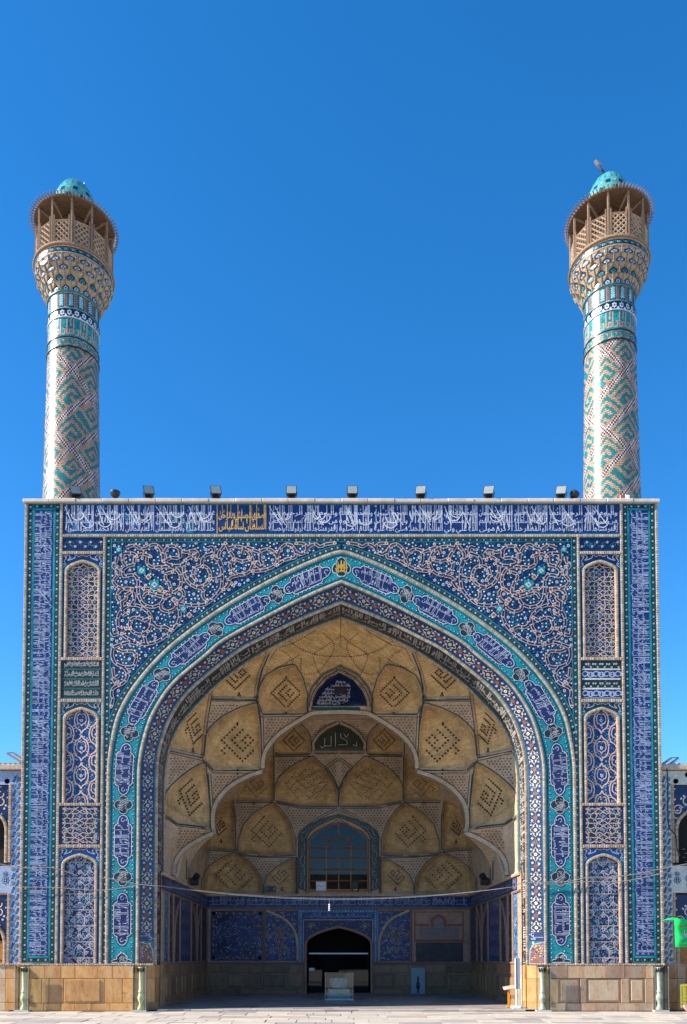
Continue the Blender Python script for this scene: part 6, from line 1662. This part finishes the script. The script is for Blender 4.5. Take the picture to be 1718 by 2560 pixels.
# ---------------------------------------------------------------- things on the roof edge
def floodlight(px, py, turn, tilt, label, s=1.0):
    x, y, z = P(px, 1247, .02); zb_ = ZT + .125
    t = thing("floodlight", label, "floodlight", (x, .02, zb_), "floodlights along the roof edge")
    m = MB(); w, h, d = .165 * s, .145 * s, .10
    M4 = Matrix.Translation((x, .02, zb_ + .25 * s)) @ Matrix.Rotation(math.radians(turn), 4, 'Z') @ Matrix.Rotation(math.radians(tilt), 4, 'Y') @ Matrix.Rotation(math.radians(-12), 4, 'X')
    X_ = lambda p: tuple(M4 @ Vector(p))
    v = [(-w, -d, -h), (w, -d, -h), (w, -d, h), (-w, -d, h), (-w * .7, d, -h * .7), (w * .7, d, -h * .7), (w * .7, d, h * .7), (-w * .7, d, h * .7)]
    m.faces([X_(p) for p in v], [(0, 1, 5, 4), (1, 2, 6, 5), (2, 3, 7, 6), (3, 0, 4, 7), (4, 5, 6, 7), (3, 2, 1, 0)], "black_metal"); m.build("housing", t)
    m = MB(); k = .88; m.faces([X_((a * k, -d - .006, b * k)) for a, b in ((-w, -h), (w, -h), (w, h), (-w, h))], [(0, 1, 2, 3)], "lamp_face"); m.build("lens", t)
    m = MB()
    for sg in (-1, 1): m.tube([(x + sg * .10, .04, zb_ + .002), (x + sg * .14, .04, zb_ + .10), X_((sg * w * 1.04, 0, 0))], .014, "black_metal", 4)
    m.box((x - .12, -.03, zb_ + .002), (x + .12, .09, zb_ + .03), "black_metal"); m.build("bracket", t)
    m = MB(); m.box((x - .10, .03, zb_ + .03), (x + .10, .13, zb_ + .13), "black_metal"); m.build("ballast_box", t)
LB = ["leftmost floodlight, in front of the left minaret", "floodlight just right of the round lamp by the left minaret", "third floodlight from the left, over the left spandrel", "fourth floodlight from the left, left of the arch crown",
      "fifth floodlight from the left, just right of the arch crown", "floodlight over the right of the arch, third from the right", "second floodlight from the right, over the right spandrel", "rightmost floodlight, beside the round lamp near the right minaret"]
for (px, tu, ti), lb in zip(((188, 25, 12), (371, 20, 8), (539, 14, 6), (729, 0, 0), (881, 0, 0), (1053, -14, -5), (1223, -18, -7), (1404, -22, -9)), LB): floodlight(px, 0, tu, -ti, lb)
def round_lamp(px, tilt, label):
    x, y, z = P(px, 1247, .05); zb_ = ZT + .125
    t = thing("round_lamp", label, "lamp", (x, .05, zb_), "round lamps by the minarets")
    m = MB(); m.lathe([(.0, .08), (.06, .09), (.13, .16), (.155, .24), (.16, .27), (.14, .27), (.0, .24)], (0, 0, 0), "black_metal", 18)
    M4 = Matrix.Translation((x, .05, zb_)) @ Matrix.Rotation(math.radians(tilt), 4, 'Y'); m.V = [np.array([tuple(M4 @ Vector(p)) for p in v]) for v in m.V]; m.build("bowl", t, smooth=True)
    m = MB(); m.box((x - .16, .0, zb_ + .001), (x + .08, .10, zb_ + .03), "black_metal"); m.tube([(x, .05, zb_ + .02), (x, .05, zb_ + .10)], .03, "black_metal", 6); m.build("foot", t)
round_lamp(288, 0, "black bowl lamp beside the left minaret"); round_lamp(1428, 28, "black tilted bowl lamp beside the right minaret")
x, y, z = P(1560, 1246, -.02)
m = MB(); m.bev((x - .13, -.06, ZT + .118), (x + .03, .06, ZT + .26), "red_marble", .02); m.bev((x + .032, -.06, ZT + .118), (x + .17, .06, ZT + .25), "white_paint", .01)
tag(m.build("loose_brick"), "brown and white brick left on the coping before the right minaret", "brick")

# ---------------------------------------------------------------- arcade wings at both sides
def wing(sg, label):
    w = thing("arcade_wing", label, "arcade", (sg * 10.5, .35, 0), "two storey arcades beside the gateway")
    yw_ = 0.22; zt = Z(1926, yw_); xi_ = X_O - .01; t1 = xi_ + .08; t2 = t1 + .31; t3 = t2 + .01
    fx = lambda a, b: (min(sg * a, sg * b), max(sg * a, sg * b))
    m = MB(); a, b = fx(xi_, 14.5); m.box((a, yw_ + .5, 0), (b, 4.0, zt), "wall_brick"); m.build("wall", w)
    m = MB(); a, b = fx(xi_, 14.5); m.bev((a, yw_ - .12, zt), (b, 4.1, zt + .16), "edge_brick_a", .02); m.build("roof_edge", w)
    m = MB()
    for k in range(30): aa = a + (b - a) * k / 30; m.tube([(aa, yw_ - .1, zt + .17), (aa + .2, yw_ + .8, zt + .26)], .05, "edge_brick_b", 4)
    m.build("roof_bricks", w, "stuff")
    bar("edge_moulding", (fx(xi_, t1)[0], ZD), (fx(xi_, t1)[1], zt), 'z', w, y=yw_)
    # white tile strip with blue eight-point stars
    f = flat(yw_); S = Sheet(f); a, b = fx(t1, t2); z_m0, z_m1 = Z(2232, yw_), Z(2165, yw_)
    S.rect(a, ZD, b, zt - .02, "blue_white" if sg < 0 else "ivory_tile", 0); a2, b2 = fx(t2, 14.5); S.rect(a2, z_m0, b2, z_m1, "blue_white" if sg < 0 else "ivory_tile", 0); S.rect(a2, zt - .45, b2, zt - .02, "blue_white" if sg < 0 else "ivory_tile", 0); p = S.build("tile_strip", w)
    S = Sheet(f); zz = ZD + .15; k = 0
    def star(u, v, r):
        S.flower(u, v, r, "teal", None, 1, 8, 0); S.flower(u, v, r * .74, "blue_white", None, 2, 8, 0); S.flower(u, v, r * .55, "lapis", None, 3, 4, .78); S.flower(u, v, r * .22, "yellow_tile", None, 4, 4)
    while zz < zt - .15:
        for q in ((a + .085 if k % 2 else b - .085),):
            star(q, zz, .085)
            o = a + b - q; S.poly([(o - .07, zz - .09), (o + .0, zz - .10), (o + .07, zz + .07), (o + .0, zz + .10)], "lapis", 1); S.poly([(o - .05, zz - .05), (o, zz - .06), (o + .05, zz + .04), (o + .01, zz + .06)], "sky_tile", 2)
        S.rect(a + .14, zz + .08, a + .17, zz + .15, "sky_tile", 1.5); zz += .215; k += 1
    for r_ in range(14):
        for q in (0, 1): star(sg * (t2 + .15 + r_ * .36), (z_m0 + z_m1) / 2 + (.16 if (r_ + q) % 2 else -.16) * (1 if q else .2), .10 if q else .14); star(sg * (t2 + .15 + r_ * .36), zt - .24 + (.1 if r_ % 2 else -.1), .10)
    S.build("tile_pattern", p, "stuff")
    # two tiers of arched bays
    for (zb_, ztp, hw, nm) in ((z_m1 + .10, zt - .47, 1.9, "upper"), (0.0, z_m0 - .06, 1.9, "lower")):
        for j in range(1):
            xa = t3 + .08; xc = sg * (xa + hw); zsp = zb_ + (ztp - zb_) * (.40 if nm == "upper" else .56); ap = ztp - .22; ar = arch2(hw * .965, ap - zsp, 20) + (0, zsp)
            S = Sheet(flat(yw_ + .05, xc, 0)); S.poly(np.concatenate([[(hw, zb_), (hw, ztp), (-hw, ztp), (-hw, zb_), (-hw * .965, zb_)], ar[::-1], [(hw * .965, zb_)]]), "navy", 0); q = S.build("bay_tiles", w)
            S = Sheet(flat(yw_ + .05, xc, 0)); rg = random.Random(17)
            hole = np.concatenate([[(hw * .965, zb_)], ar, [(-hw * .965, zb_)]])
            for k in range(210):
                u, v = rg.uniform(-hw, hw), rg.uniform(zsp - .3, ztp)
                if inside(np.array([u]), np.array([v]), hole)[0]: continue
                if k % 3: S.flower(u, v, rg.choice((.03, .04)), rg.choice(("white_tile", "buff", "sky_tile")), None, 2, 6)
                else: S.curl(u, v, .16, rg.uniform(0, 6), rg.uniform(4, 9), .035, "buff", 3, 10)
            S.build("tile_ornament", q, "stuff")
            x0, x1 = fx(t2, t2 + .08); bar("bay_moulding", (x0, max(zb_, ZD)), (x1, ztp + .05), 'z', w, y=yw_)
            path_bar("bay_arch_moulding", np.stack([xc + hole[:, 0], np.full(len(hole), yw_ + .04), hole[:, 1]], 1), .10, w, .07, .05)
            m = MB(); N = len(hole); m.faces([(xc + x, yw_ + .05, z) for x, z in hole] + [(xc + x, yw_ + .49, z) for x, z in hole], [(i, i + 1, N + i + 1, N + i) for i in range(N - 1)], "wall_brick"); m.build("bay_reveal", w)
            if nm == "lower":
                m = MB(); m.bev((xc - hw * .9, yw_ + .40, .02), (xc + hw * .9, yw_ + .46, zsp), "door_wood", .01); d = m.build("wooden_door", w)
                for c in range(6):
                    for r_ in range(3): m = MB(); u = xc - hw * .9 + (c + .12) * hw * 1.8 / 6; m.bev((u, yw_ + .375, .12 + r_ * .72), (u + hw * 1.8 / 6 * .76, yw_ + .399, .72 + r_ * .72), "door_wood", .015); m.build("door_panel", d)
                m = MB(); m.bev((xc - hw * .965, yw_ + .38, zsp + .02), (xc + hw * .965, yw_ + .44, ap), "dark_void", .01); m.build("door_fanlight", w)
            else:
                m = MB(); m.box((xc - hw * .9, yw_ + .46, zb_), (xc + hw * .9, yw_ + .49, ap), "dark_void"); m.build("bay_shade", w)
                if sg > 0:
                    m = MB(); z_a = Z(2170, yw_); z_b = Z(2120, yw_)
                    for i in range(12):
                        for k in range(5): m.lathe([(.03, -.012), (.055, 0), (.03, .012)], (xc - hw + .4 + i * .14 + .07 * (k % 2), yw_ + .3, z_a + .1 + k * .13), "wall_brick", 6)
                    m.build("pierced_screen", w, "stuff")
        m = MB(); x0, x1 = fx(t2 + .01, 14.5); 
    for k in range(3):
        x0, x1 = fx(t1 + .02, t1 + .40); z0 = (.02, .26, 1.0)[k]; m = MB(); m.bev((x0, yw_ - .03, z0), (x1, yw_ + .1, (.25, .99, ZD - .03)[k]), "onyx_warm", .01); m.build("dado_stone", w)
        x0, x1 = fx(t1 + .41, t1 + .66); m = MB(); m.bev((x0, yw_ - .025, z0), (x1, yw_ + .1, (.25, .99, ZD - .03)[k]), "onyx_cool", .01); m.build("dado_stone", w)
    x0, x1 = fx(t1, t1 + .70); bar("ledge_moulding", (x0, ZD - .03), (x1, ZD + .03), 'x', w, y=yw_, proud=.07)
    # steel ladder rails lying over the roof edge
    z0 = zt + .24
    r = thing("roof_rails", "brown metal rails sloping over the left arcade roof" if sg < 0 else "pale metal rails standing on the right arcade roof edge", "rails", (sg * 9.9, .3, zt))
    for k, dx in enumerate((0, .22)):
        m = MB()
        if sg < 0: m.tube([(-10.35 + dx, .15, z0 + .28), (-9.86 + dx * .9, .05, z0 - .02)], .035, "wood_grey", 4)
        else: m.tube([(9.95 + dx, .2, z0 - .05), (10.22 + dx, .15, z0 + .13)], .035, "steel", 4)
        m.build("rail", r)
    m = MB(); m.tube([(-10.35, .15, z0 + .29), (-10.13, .15, z0 + .29)] if sg < 0 else [(10.22, .15, z0 + .14), (10.44, .15, z0 + .14)], .012, "black_metal", 4); m.build("rail_tie", r)
wing(-1, "two storey arcade with white and blue star tiles left of the gateway")
wing(1, "two storey arcade in shade with star tiles right of the gateway")

# ---------------------------------------------------------------- the far side of the court, seen only in the glass
t = thing("opposite_arcade", "shaded brick arcade across the courtyard, mirrored in the window panes", "arcade", (0, -62, 0))
m = MB(); m.box((-36, -66, 0), (36, -62, 8.5), "wall_brick"); m.build("wall", t)
m = MB(); m.box((-7.5, -66, 0), (7.5, -61.6, 12.5), "wall_brick"); m.build("portal_block", t)
for i in range(9):
    if i == 4: continue
    m = MB(); x = -32 + i * 8; q = np.concatenate([[(2.6, 0.05)], arch2(2.6, 2.2, 12) + (0, 4.4), [(-2.6, 0.05)]]); m.faces([(x + u, -61.98, v) for u, v in q], [tuple(range(len(q)))], "dark_void"); m.build("bay", t)
m = MB(); q = np.concatenate([[(4.4, 0.05)], arch2(4.4, 4.0, 14) + (0, 6.4), [(-4.4, 0.05)]]); m.faces([(u, -61.58, v) for u, v in q], [tuple(range(len(q)))], "dark_void"); m.build("bay", t)

# ---------------------------------------------------------------- small things
def glass_box(name, x0, x1, y0, y1, z0, z1, label, cat, group=None, top=True):
    t = thing(name, label, cat, ((x0 + x1) / 2, (y0 + y1) / 2, z0), group); g = .010
    sides = {"front": ((x0, y0, z0), (x1, y0 + g, z1)), "left": ((x0, y0 + g + .002, z0), (x0 + g, y1, z1)), "right": ((x1 - g, y0 + g + .002, z0), (x1, y1, z1))}
    for k, (lo, hi) in sides.items(): m = MB(); m.box(lo, hi, "case_glass"); m.build("glass_pane", t)
    if top: m = MB(); m.box((x0, y0, z1 + .002), (x1, y1, z1 + .012), "case_glass"); m.build("glass_lid", t)
    m = MB(); m.box((x0 - .02, y0 - .02, .0), (x1 + .02, y1, z0 - .002), "grey_marble"); m.build("plinth", t)
    m = MB()
    for x in (x0, x1):
        m.tube([(x, y0, z0), (x, y0, z1)], .010, "steel", 4)
        for z in (z0 + .06, z1 - .06): m.lathe([(0, -.02), (.022, -.01), (.022, .01), (0, .02)], (x, y0 - .012, z), "steel", 8)
    m.build("edge_clips", t, "stuff"); return t
GC = "glass cases guarding the corner colonnettes"
for cx, lb in ((-(X_O - .18), "glass case round the colonnette at the far left corner of the left pier"), (-6.10, "glass case round the colonnette beside the left jamb of the arch"), (6.10, "glass case round the colonnette beside the right jamb of the arch"), (X_O - .18, "glass case round the colonnette at the far right corner of the right pier")):
    glass_box("glass_case", cx - .20, cx + .20, -.24, -.01, .05, ZD - .03, lb, "glass case", GC, False)
# display case with the stone basin
cx = float(P(848, 2505, 5.2)[0]); cw = .51
glass_box("display_case", cx - cw, cx + cw, 5.2, 6.1, .13, 1.08, "glass display case holding a fluted stone basin before the doorway", "display case")
t = thing("stone_basin", "fluted round grey stone basin inside the glass case", "basin", (cx, 5.65, .14))
m = MB(); n = 44; pr = [(.20, .42), (.27, .46), (.335, .56), (.36, .72), (.365, .80), (.33, .80), (.30, .6)]; V = []
for r_, z in pr:
    for k in range(n): a = 2 * math.pi * k / n; q = r_ * (1 + (.035 if k % 2 else -.0) * (1 if .44 < z < .78 else .2)); V.append((cx + q * math.cos(a), 5.65 + q * math.sin(a), .06 + z))
m.faces(V, [(i * n + k, i * n + (k + 1) % n, (i + 1) * n + (k + 1) % n, (i + 1) * n + k) for i in range(len(pr) - 1) for k in range(n)], "basin_stone"); m.build("bowl", t)
m = MB(); m.bev((cx - .45, 5.3, .132), (cx + .45, 6.0, .30), "basin_stone", .02); m.bev((cx - .40, 5.36, .302), (cx + .40, 5.98, .475), "grey_marble", .02); m.build("pedestal", t)
# orange reading stand, narrow display board
x, y, z = P(1273, 2524, 1.1)
t = thing("sign_stand", "orange metal post with a tilted sign plate by the right jamb", "sign stand", (x, 1.1, .06))
m = MB(); m.box((x - .035, 1.07, .09), (x + .035, 1.13, .60), "orange_paint"); m.build("post", t)
m = MB(); m.bev((x - .09, 1.02, .062), (x + .09, 1.2, .092), "orange_paint", .01); m.build("foot", t)
m = MB(); m.faces([(x - .17, 1.0, .60), (x + .17, 1.0, .66), (x + .17, 1.25, .74), (x - .17, 1.25, .68), (x - .17, 1.0, .62), (x + .17, 1.0, .68), (x + .17, 1.25, .76), (x - .17, 1.25, .70)], [(3, 2, 1, 0), (4, 5, 6, 7), (0, 1, 5, 4), (1, 2, 6, 5), (2, 3, 7, 6), (3, 0, 4, 7)], "pink_cloth"); m.build("sign_plate", t)
x, y, z = P(1297, 2520, .55)
t = thing("display_board", "tall narrow grey blue display board on a white foot by the right jamb", "display board", (x, .55, .06))
m = MB(); m.bev((x - .09, .50, .66), (x + .05, .55, 1.62), "grey_blue_panel", .008); m.build("upper_panel", t)
m = MB(); m.bev((x - .07, .495, .13), (x + .09, .55, .655), "onyx_pale", .008); m.build("lower_panel", t)
m = MB()
for a, z0, z1 in ((x - .10, .66, 1.62), (x + .055, .66, 1.62), (x - .08, .13, .655), (x + .095, .13, .655)): m.box((a - .008, .488, z0), (a + .008, .56, z1), "white_paint")
m.build("frame", t, "stuff")
m = MB(); m.bev((x - .20, .40, .062), (x + .04, .75, .128), "white_paint", .01); m.bev((x + .042, .42, .062), (x + .20, .72, .11), "grey_blue_panel", .01); m.build("foot", t)
# clock, loudspeaker behind the window, dark speakers on the cornice
x, z = bx(803), zb(2217)
t = thing("wall_clock", "square white clock in the lower left pane of the window", "clock", (x, Y_BK - .25, z))
m = MB(); m.bev((x - .22, Y_BK - .29, z - .21), (x + .22, Y_BK - .26, z + .21), "white_paint", .03); m.build("dial", t)
m = MB()
for k in range(12): a = k * math.pi / 6; m.box((x + .17 * math.sin(a) - .008, Y_BK - .296, z + .17 * math.cos(a) - .016), (x + .17 * math.sin(a) + .008, Y_BK - .2915, z + .17 * math.cos(a) + .016), "black_metal")
m.build("hour_marks", t, "stuff")
for a, L in ((-1.35, .14), (1.75, .10)): m = MB(); m.tube([(x, Y_BK - .30, z), (x + L * math.sin(a), Y_BK - .30, z + L * math.cos(a))], .009, "black_metal", 4); m.build("hand", t)
x, z = bx(888), zb(2218)
t = thing("loudspeaker", "black loudspeaker in the lower right pane of the window", "loudspeaker", (x, Y_BK - .25, z))
m = MB(); m.bev((x - .16, Y_BK - .30, z - .20), (x + .16, Y_BK - .22, z + .26), "black_metal", .03); m.build("cabinet", t); m = MB(); m.box((x - .09, Y_BK - .306, z - .17), (x + .09, Y_BK - .3005, z - .12), "yellow_net"); m.build("badge", t)
for sg, px, py in ((-1, 476, 2207), (1, 1212, 2211)):
    t = thing("cornice_speaker", "small dark loudspeaker on the %s end of the cornice" % ("left" if sg < 0 else "right"), "loudspeaker", (sg * 5.5, 6.0, ZC + .1))
    m = MB(); m.bev((sg * 5.5 - .14, 5.8, ZC + .08), (sg * 5.5 + .14, 6.15, ZC + .34), "black_metal", .04); m.build("cabinet", t); m = MB(); m.tube([(sg * 5.5, 5.9, ZC + .3), (sg * 5.35, 5.75, ZC + .42)], .10, "black_metal", 8, .13); m.build("horn", t)
# festoon cable across the arch with its hanging bulb
def sag(a, b, s, n=24): a, b = np.array(a), np.array(b); t = np.linspace(0, 1, n)[:, None]; return a + (b - a) * t + np.array([0, 0, -1]) * s * 4 * t * (1 - t)
pa_, pb_ = P(393, 2214, .3), P(1293, 2216, .3)
c = sag(pa_, pb_, .42); m = MB(); m.tube(c, .0048, "cable_white", 4); tag(m.build("festoon_cable"), "pale cable sagging across the arch opening above the doorway", "cable")
c2 = sag(pa_ + np.array([0, .02, .02]), pb_ + np.array([0, .02, 0]), .40); m = MB(); m.tube(c2, .006, "cable", 4); tag(m.build("festoon_cable"), "thin dark cable running just above the pale one across the arch", "cable")
h = c[11]; t = thing("hanging_bulb", "white bulb string hanging from the middle of the sagging cable", "bulb", tuple(h))
m = MB(); m.tube([tuple(h), (h[0], h[1], h[2] - .12)], .006, "cable_white", 4); m.build("cord", t)
m = MB(); 
for k in range(4): m.lathe([(0, -.03), (.026, -.012), (.026, .012), (0, .03)], (h[0], h[1], h[2] - .16 - .058 * k), "white_paint", 8)
m.build("bulb", t)
for nm, pts, lb in (("cable", ((0, 2160), (50, 2170), (130, 2170), (195, 2190)), "upper grey cable slung across the left pier"), ("cable", ((15, 2212), (60, 2218), (135, 2219), (250, 2226), (345, 2214)), "lower grey cable slung across the left pier"),
                    ("cable", ((248, 2195), (280, 2198), (340, 2210), (395, 2216)), "grey cable from the left jamb to the turquoise band"), ("cable", ((1290, 2212), (1320, 2207), (1420, 2204), (1470, 2194), (1560, 2190), (1660, 2171), (1718, 2160)), "upper grey cable slung across the right pier"),
                    ("cable", ((1315, 2208), (1400, 2211), (1450, 2205), (1560, 2203), (1655, 2184)), "lower grey cable slung across the right pier")):
    q = smooth(np.array([P(a, b, -.10) for a, b in pts]), 8); m = MB(); m.tube(q, .012, "cable", 4); tag(m.build(nm), lb, "cable", "cables slung across the piers")
m = MB(); m.tube(smooth(np.array([P(a, b, .1) for a, b in ((1668, 1922), (1670, 1960), (1672, 2060), (1690, 2090), (1693, 2120), (1700, 2140))]), 6), .02, "black_metal", 5); tag(m.build("drop_cable"), "thick black cable dropping down the right arcade tiles", "cable")
# green flag, yellow net, pink cloth at the right edge
t = thing("flag", "bright green flag with white lettering beside the right arcade door", "flag", tuple(P(1690, 2340, -1.2)))
def fl_(u, v): w = P(u, v, -1.2 + .06 * np.sin(np.asarray(u) * .11) + .03 * np.sin(np.asarray(v) * .13)); return w
U, Vv = np.linspace(1689, 1745, 15), np.linspace(2296, 2368, 13); m = MB(); pts = np.array([fl_(a - (2370 - b) * .04, b + (a - 1689) * .10 * (2368 - b) / 72) for b in Vv for a in U]); m.faces(pts, [(j * 15 + i, j * 15 + i + 1, (j + 1) * 15 + i + 1, (j + 1) * 15 + i) for j in range(12) for i in range(14)], "green_cloth")
top = smooth(arr("1657,2301 1668,2297 1682,2294 1700,2297"), 5); bot = smooth(arr("1657,2302 1669,2300 1682,2300 1691,2304"), 5); q = np.concatenate([P(top[:, 0], top[:, 1], -1.16), P(bot[:, 0], bot[:, 1], -1.24)]); N = len(top); m.faces(q, [(i, i + 1, N + i + 1, N + i) for i in range(N - 1)], "green_cloth"); fg = m.build("cloth", t, smooth=True)
S = Sheet(lambda u, v, h: P(u, 4664 - v, -1.235 + .06 * np.sin(u * .11) + .03 * np.sin((4664 - v) * .13) - h)); write(S, 1703, 1740, 2316, 2338, "white_tile", 2, 2, tall=1.3, bold=.03, src=["الله", "محمد", "علي"]); S.ribbon(smooth(arr("1698,2352 1706,2347 1716,2348 1722,2354 1730,2352"), 5), 2.2, "red_print", 3); S.ribbon(arr("1702,2306 1716,2306"), 1.0, "white_tile", 2); S.build("lettering", fg, "stuff")
m = MB(); q = P(1700, 2500, -.4); m.tube([tuple(P(1748, 2230, -1.2)), tuple(P(1748, 2530, -1.2))], .025, "steel", 6); m.build("pole", t)
t = thing("net_barrier", "yellow net barrier on the ground before the right arcade door", "net", tuple(P(1730, 2515, -.3)))
a = P(1701, 2462, -.3); b = P(1790, 2456, -.3); m = MB(); m.faces([(a[0], -.3, .12), (b[0], -.3, .12), (b[0], -.28, b[2]), (a[0], -.28, a[2])], [(0, 1, 2, 3)], "yellow_net"); m.build("sheet", t)
m = MB()
for k in range(9): x = a[0] + (b[0] - a[0]) * k / 8; m.tube([(x, -.315, .12), (x, -.295, a[2])], .006, "cable", 4)
for k in range(7): z = .12 + k * .12; m.tube([(a[0], -.312, z), (b[0], -.312, z)], .006, "cable", 4)
m.build("net_cords", t, "stuff")
m = MB(); q = P(np.array([1711, 1740, 1745, 1719, 1712]), np.array([2513, 2505, 2535, 2526, 2517]), -.5); m.faces(np.concatenate([q, q + np.array([0, .12, -.02])]), [(0, 1, 2, 3, 4), (9, 8, 7, 6, 5)] + [(i, (i + 1) % 5, 5 + (i + 1) % 5, 5 + i) for i in range(5)], "pink_cloth"); tag(m.build("cloth_bundle"), "pale pink cloth corner by the yellow net at the right edge", "cloth")
# pigeons
def pigeon(x, y, z, mat, label, s=.6):
    t = thing("pigeon", label, "pigeon", (x, y, z)); 
    m = MB(); prof = [(.002, -.13), (.03, -.11), (.055, -.05), (.065, .02), (.05, .09), (.03, .13), (.028, .15), (.032, .18), (.018, .21), (.002, .23)]
    n = 10; V = []
    for i, (r_, s_) in enumerate(prof):
        c = Vector((x, y, z + .08)) + Vector((s_ * .25, -s_ * .6, .02 + max(0, s_ - .05) * .6)); r_ *= .7
        V += [tuple(c + Vector((0, math.cos(k * 2 * math.pi / n) * r_, math.sin(k * 2 * math.pi / n) * r_))) for k in range(n)]
    m.faces(V, [(i * n + k, i * n + (k + 1) % n, (i + 1) * n + (k + 1) % n, (i + 1) * n + k) for i in range(len(prof) - 1) for k in range(n)], mat); m.build("body", t, smooth=True)
    m = MB(); m.faces([(x - .08, y + .14, z + .06), (x - .03, y + .15, z + .06), (x + .0, y + .05, z + .10), (x - .05, y + .04, z + .10)], [(0, 1, 2, 3), (3, 2, 1, 0)], mat); m.build("tail", t)
    m = MB()
    for s in (-.015, .015): m.tube([(x + s, y, z), (x + s, y, z + .06)], .006, "red_print", 4)
    m.build("leg", t, "stuff")
    m = MB(); m.tube([(x + .055, y - .135, z + .19), (x + .065, y - .16, z + .185)], .009, "black_metal", 4, .002); m.build("beak", t)

q = P(276, 606, .05); pigeon(float(q[0]) - .05, .75, float(P(276, 612, .75)[2]), "feather", "white pigeon perched on the left minaret gallery")
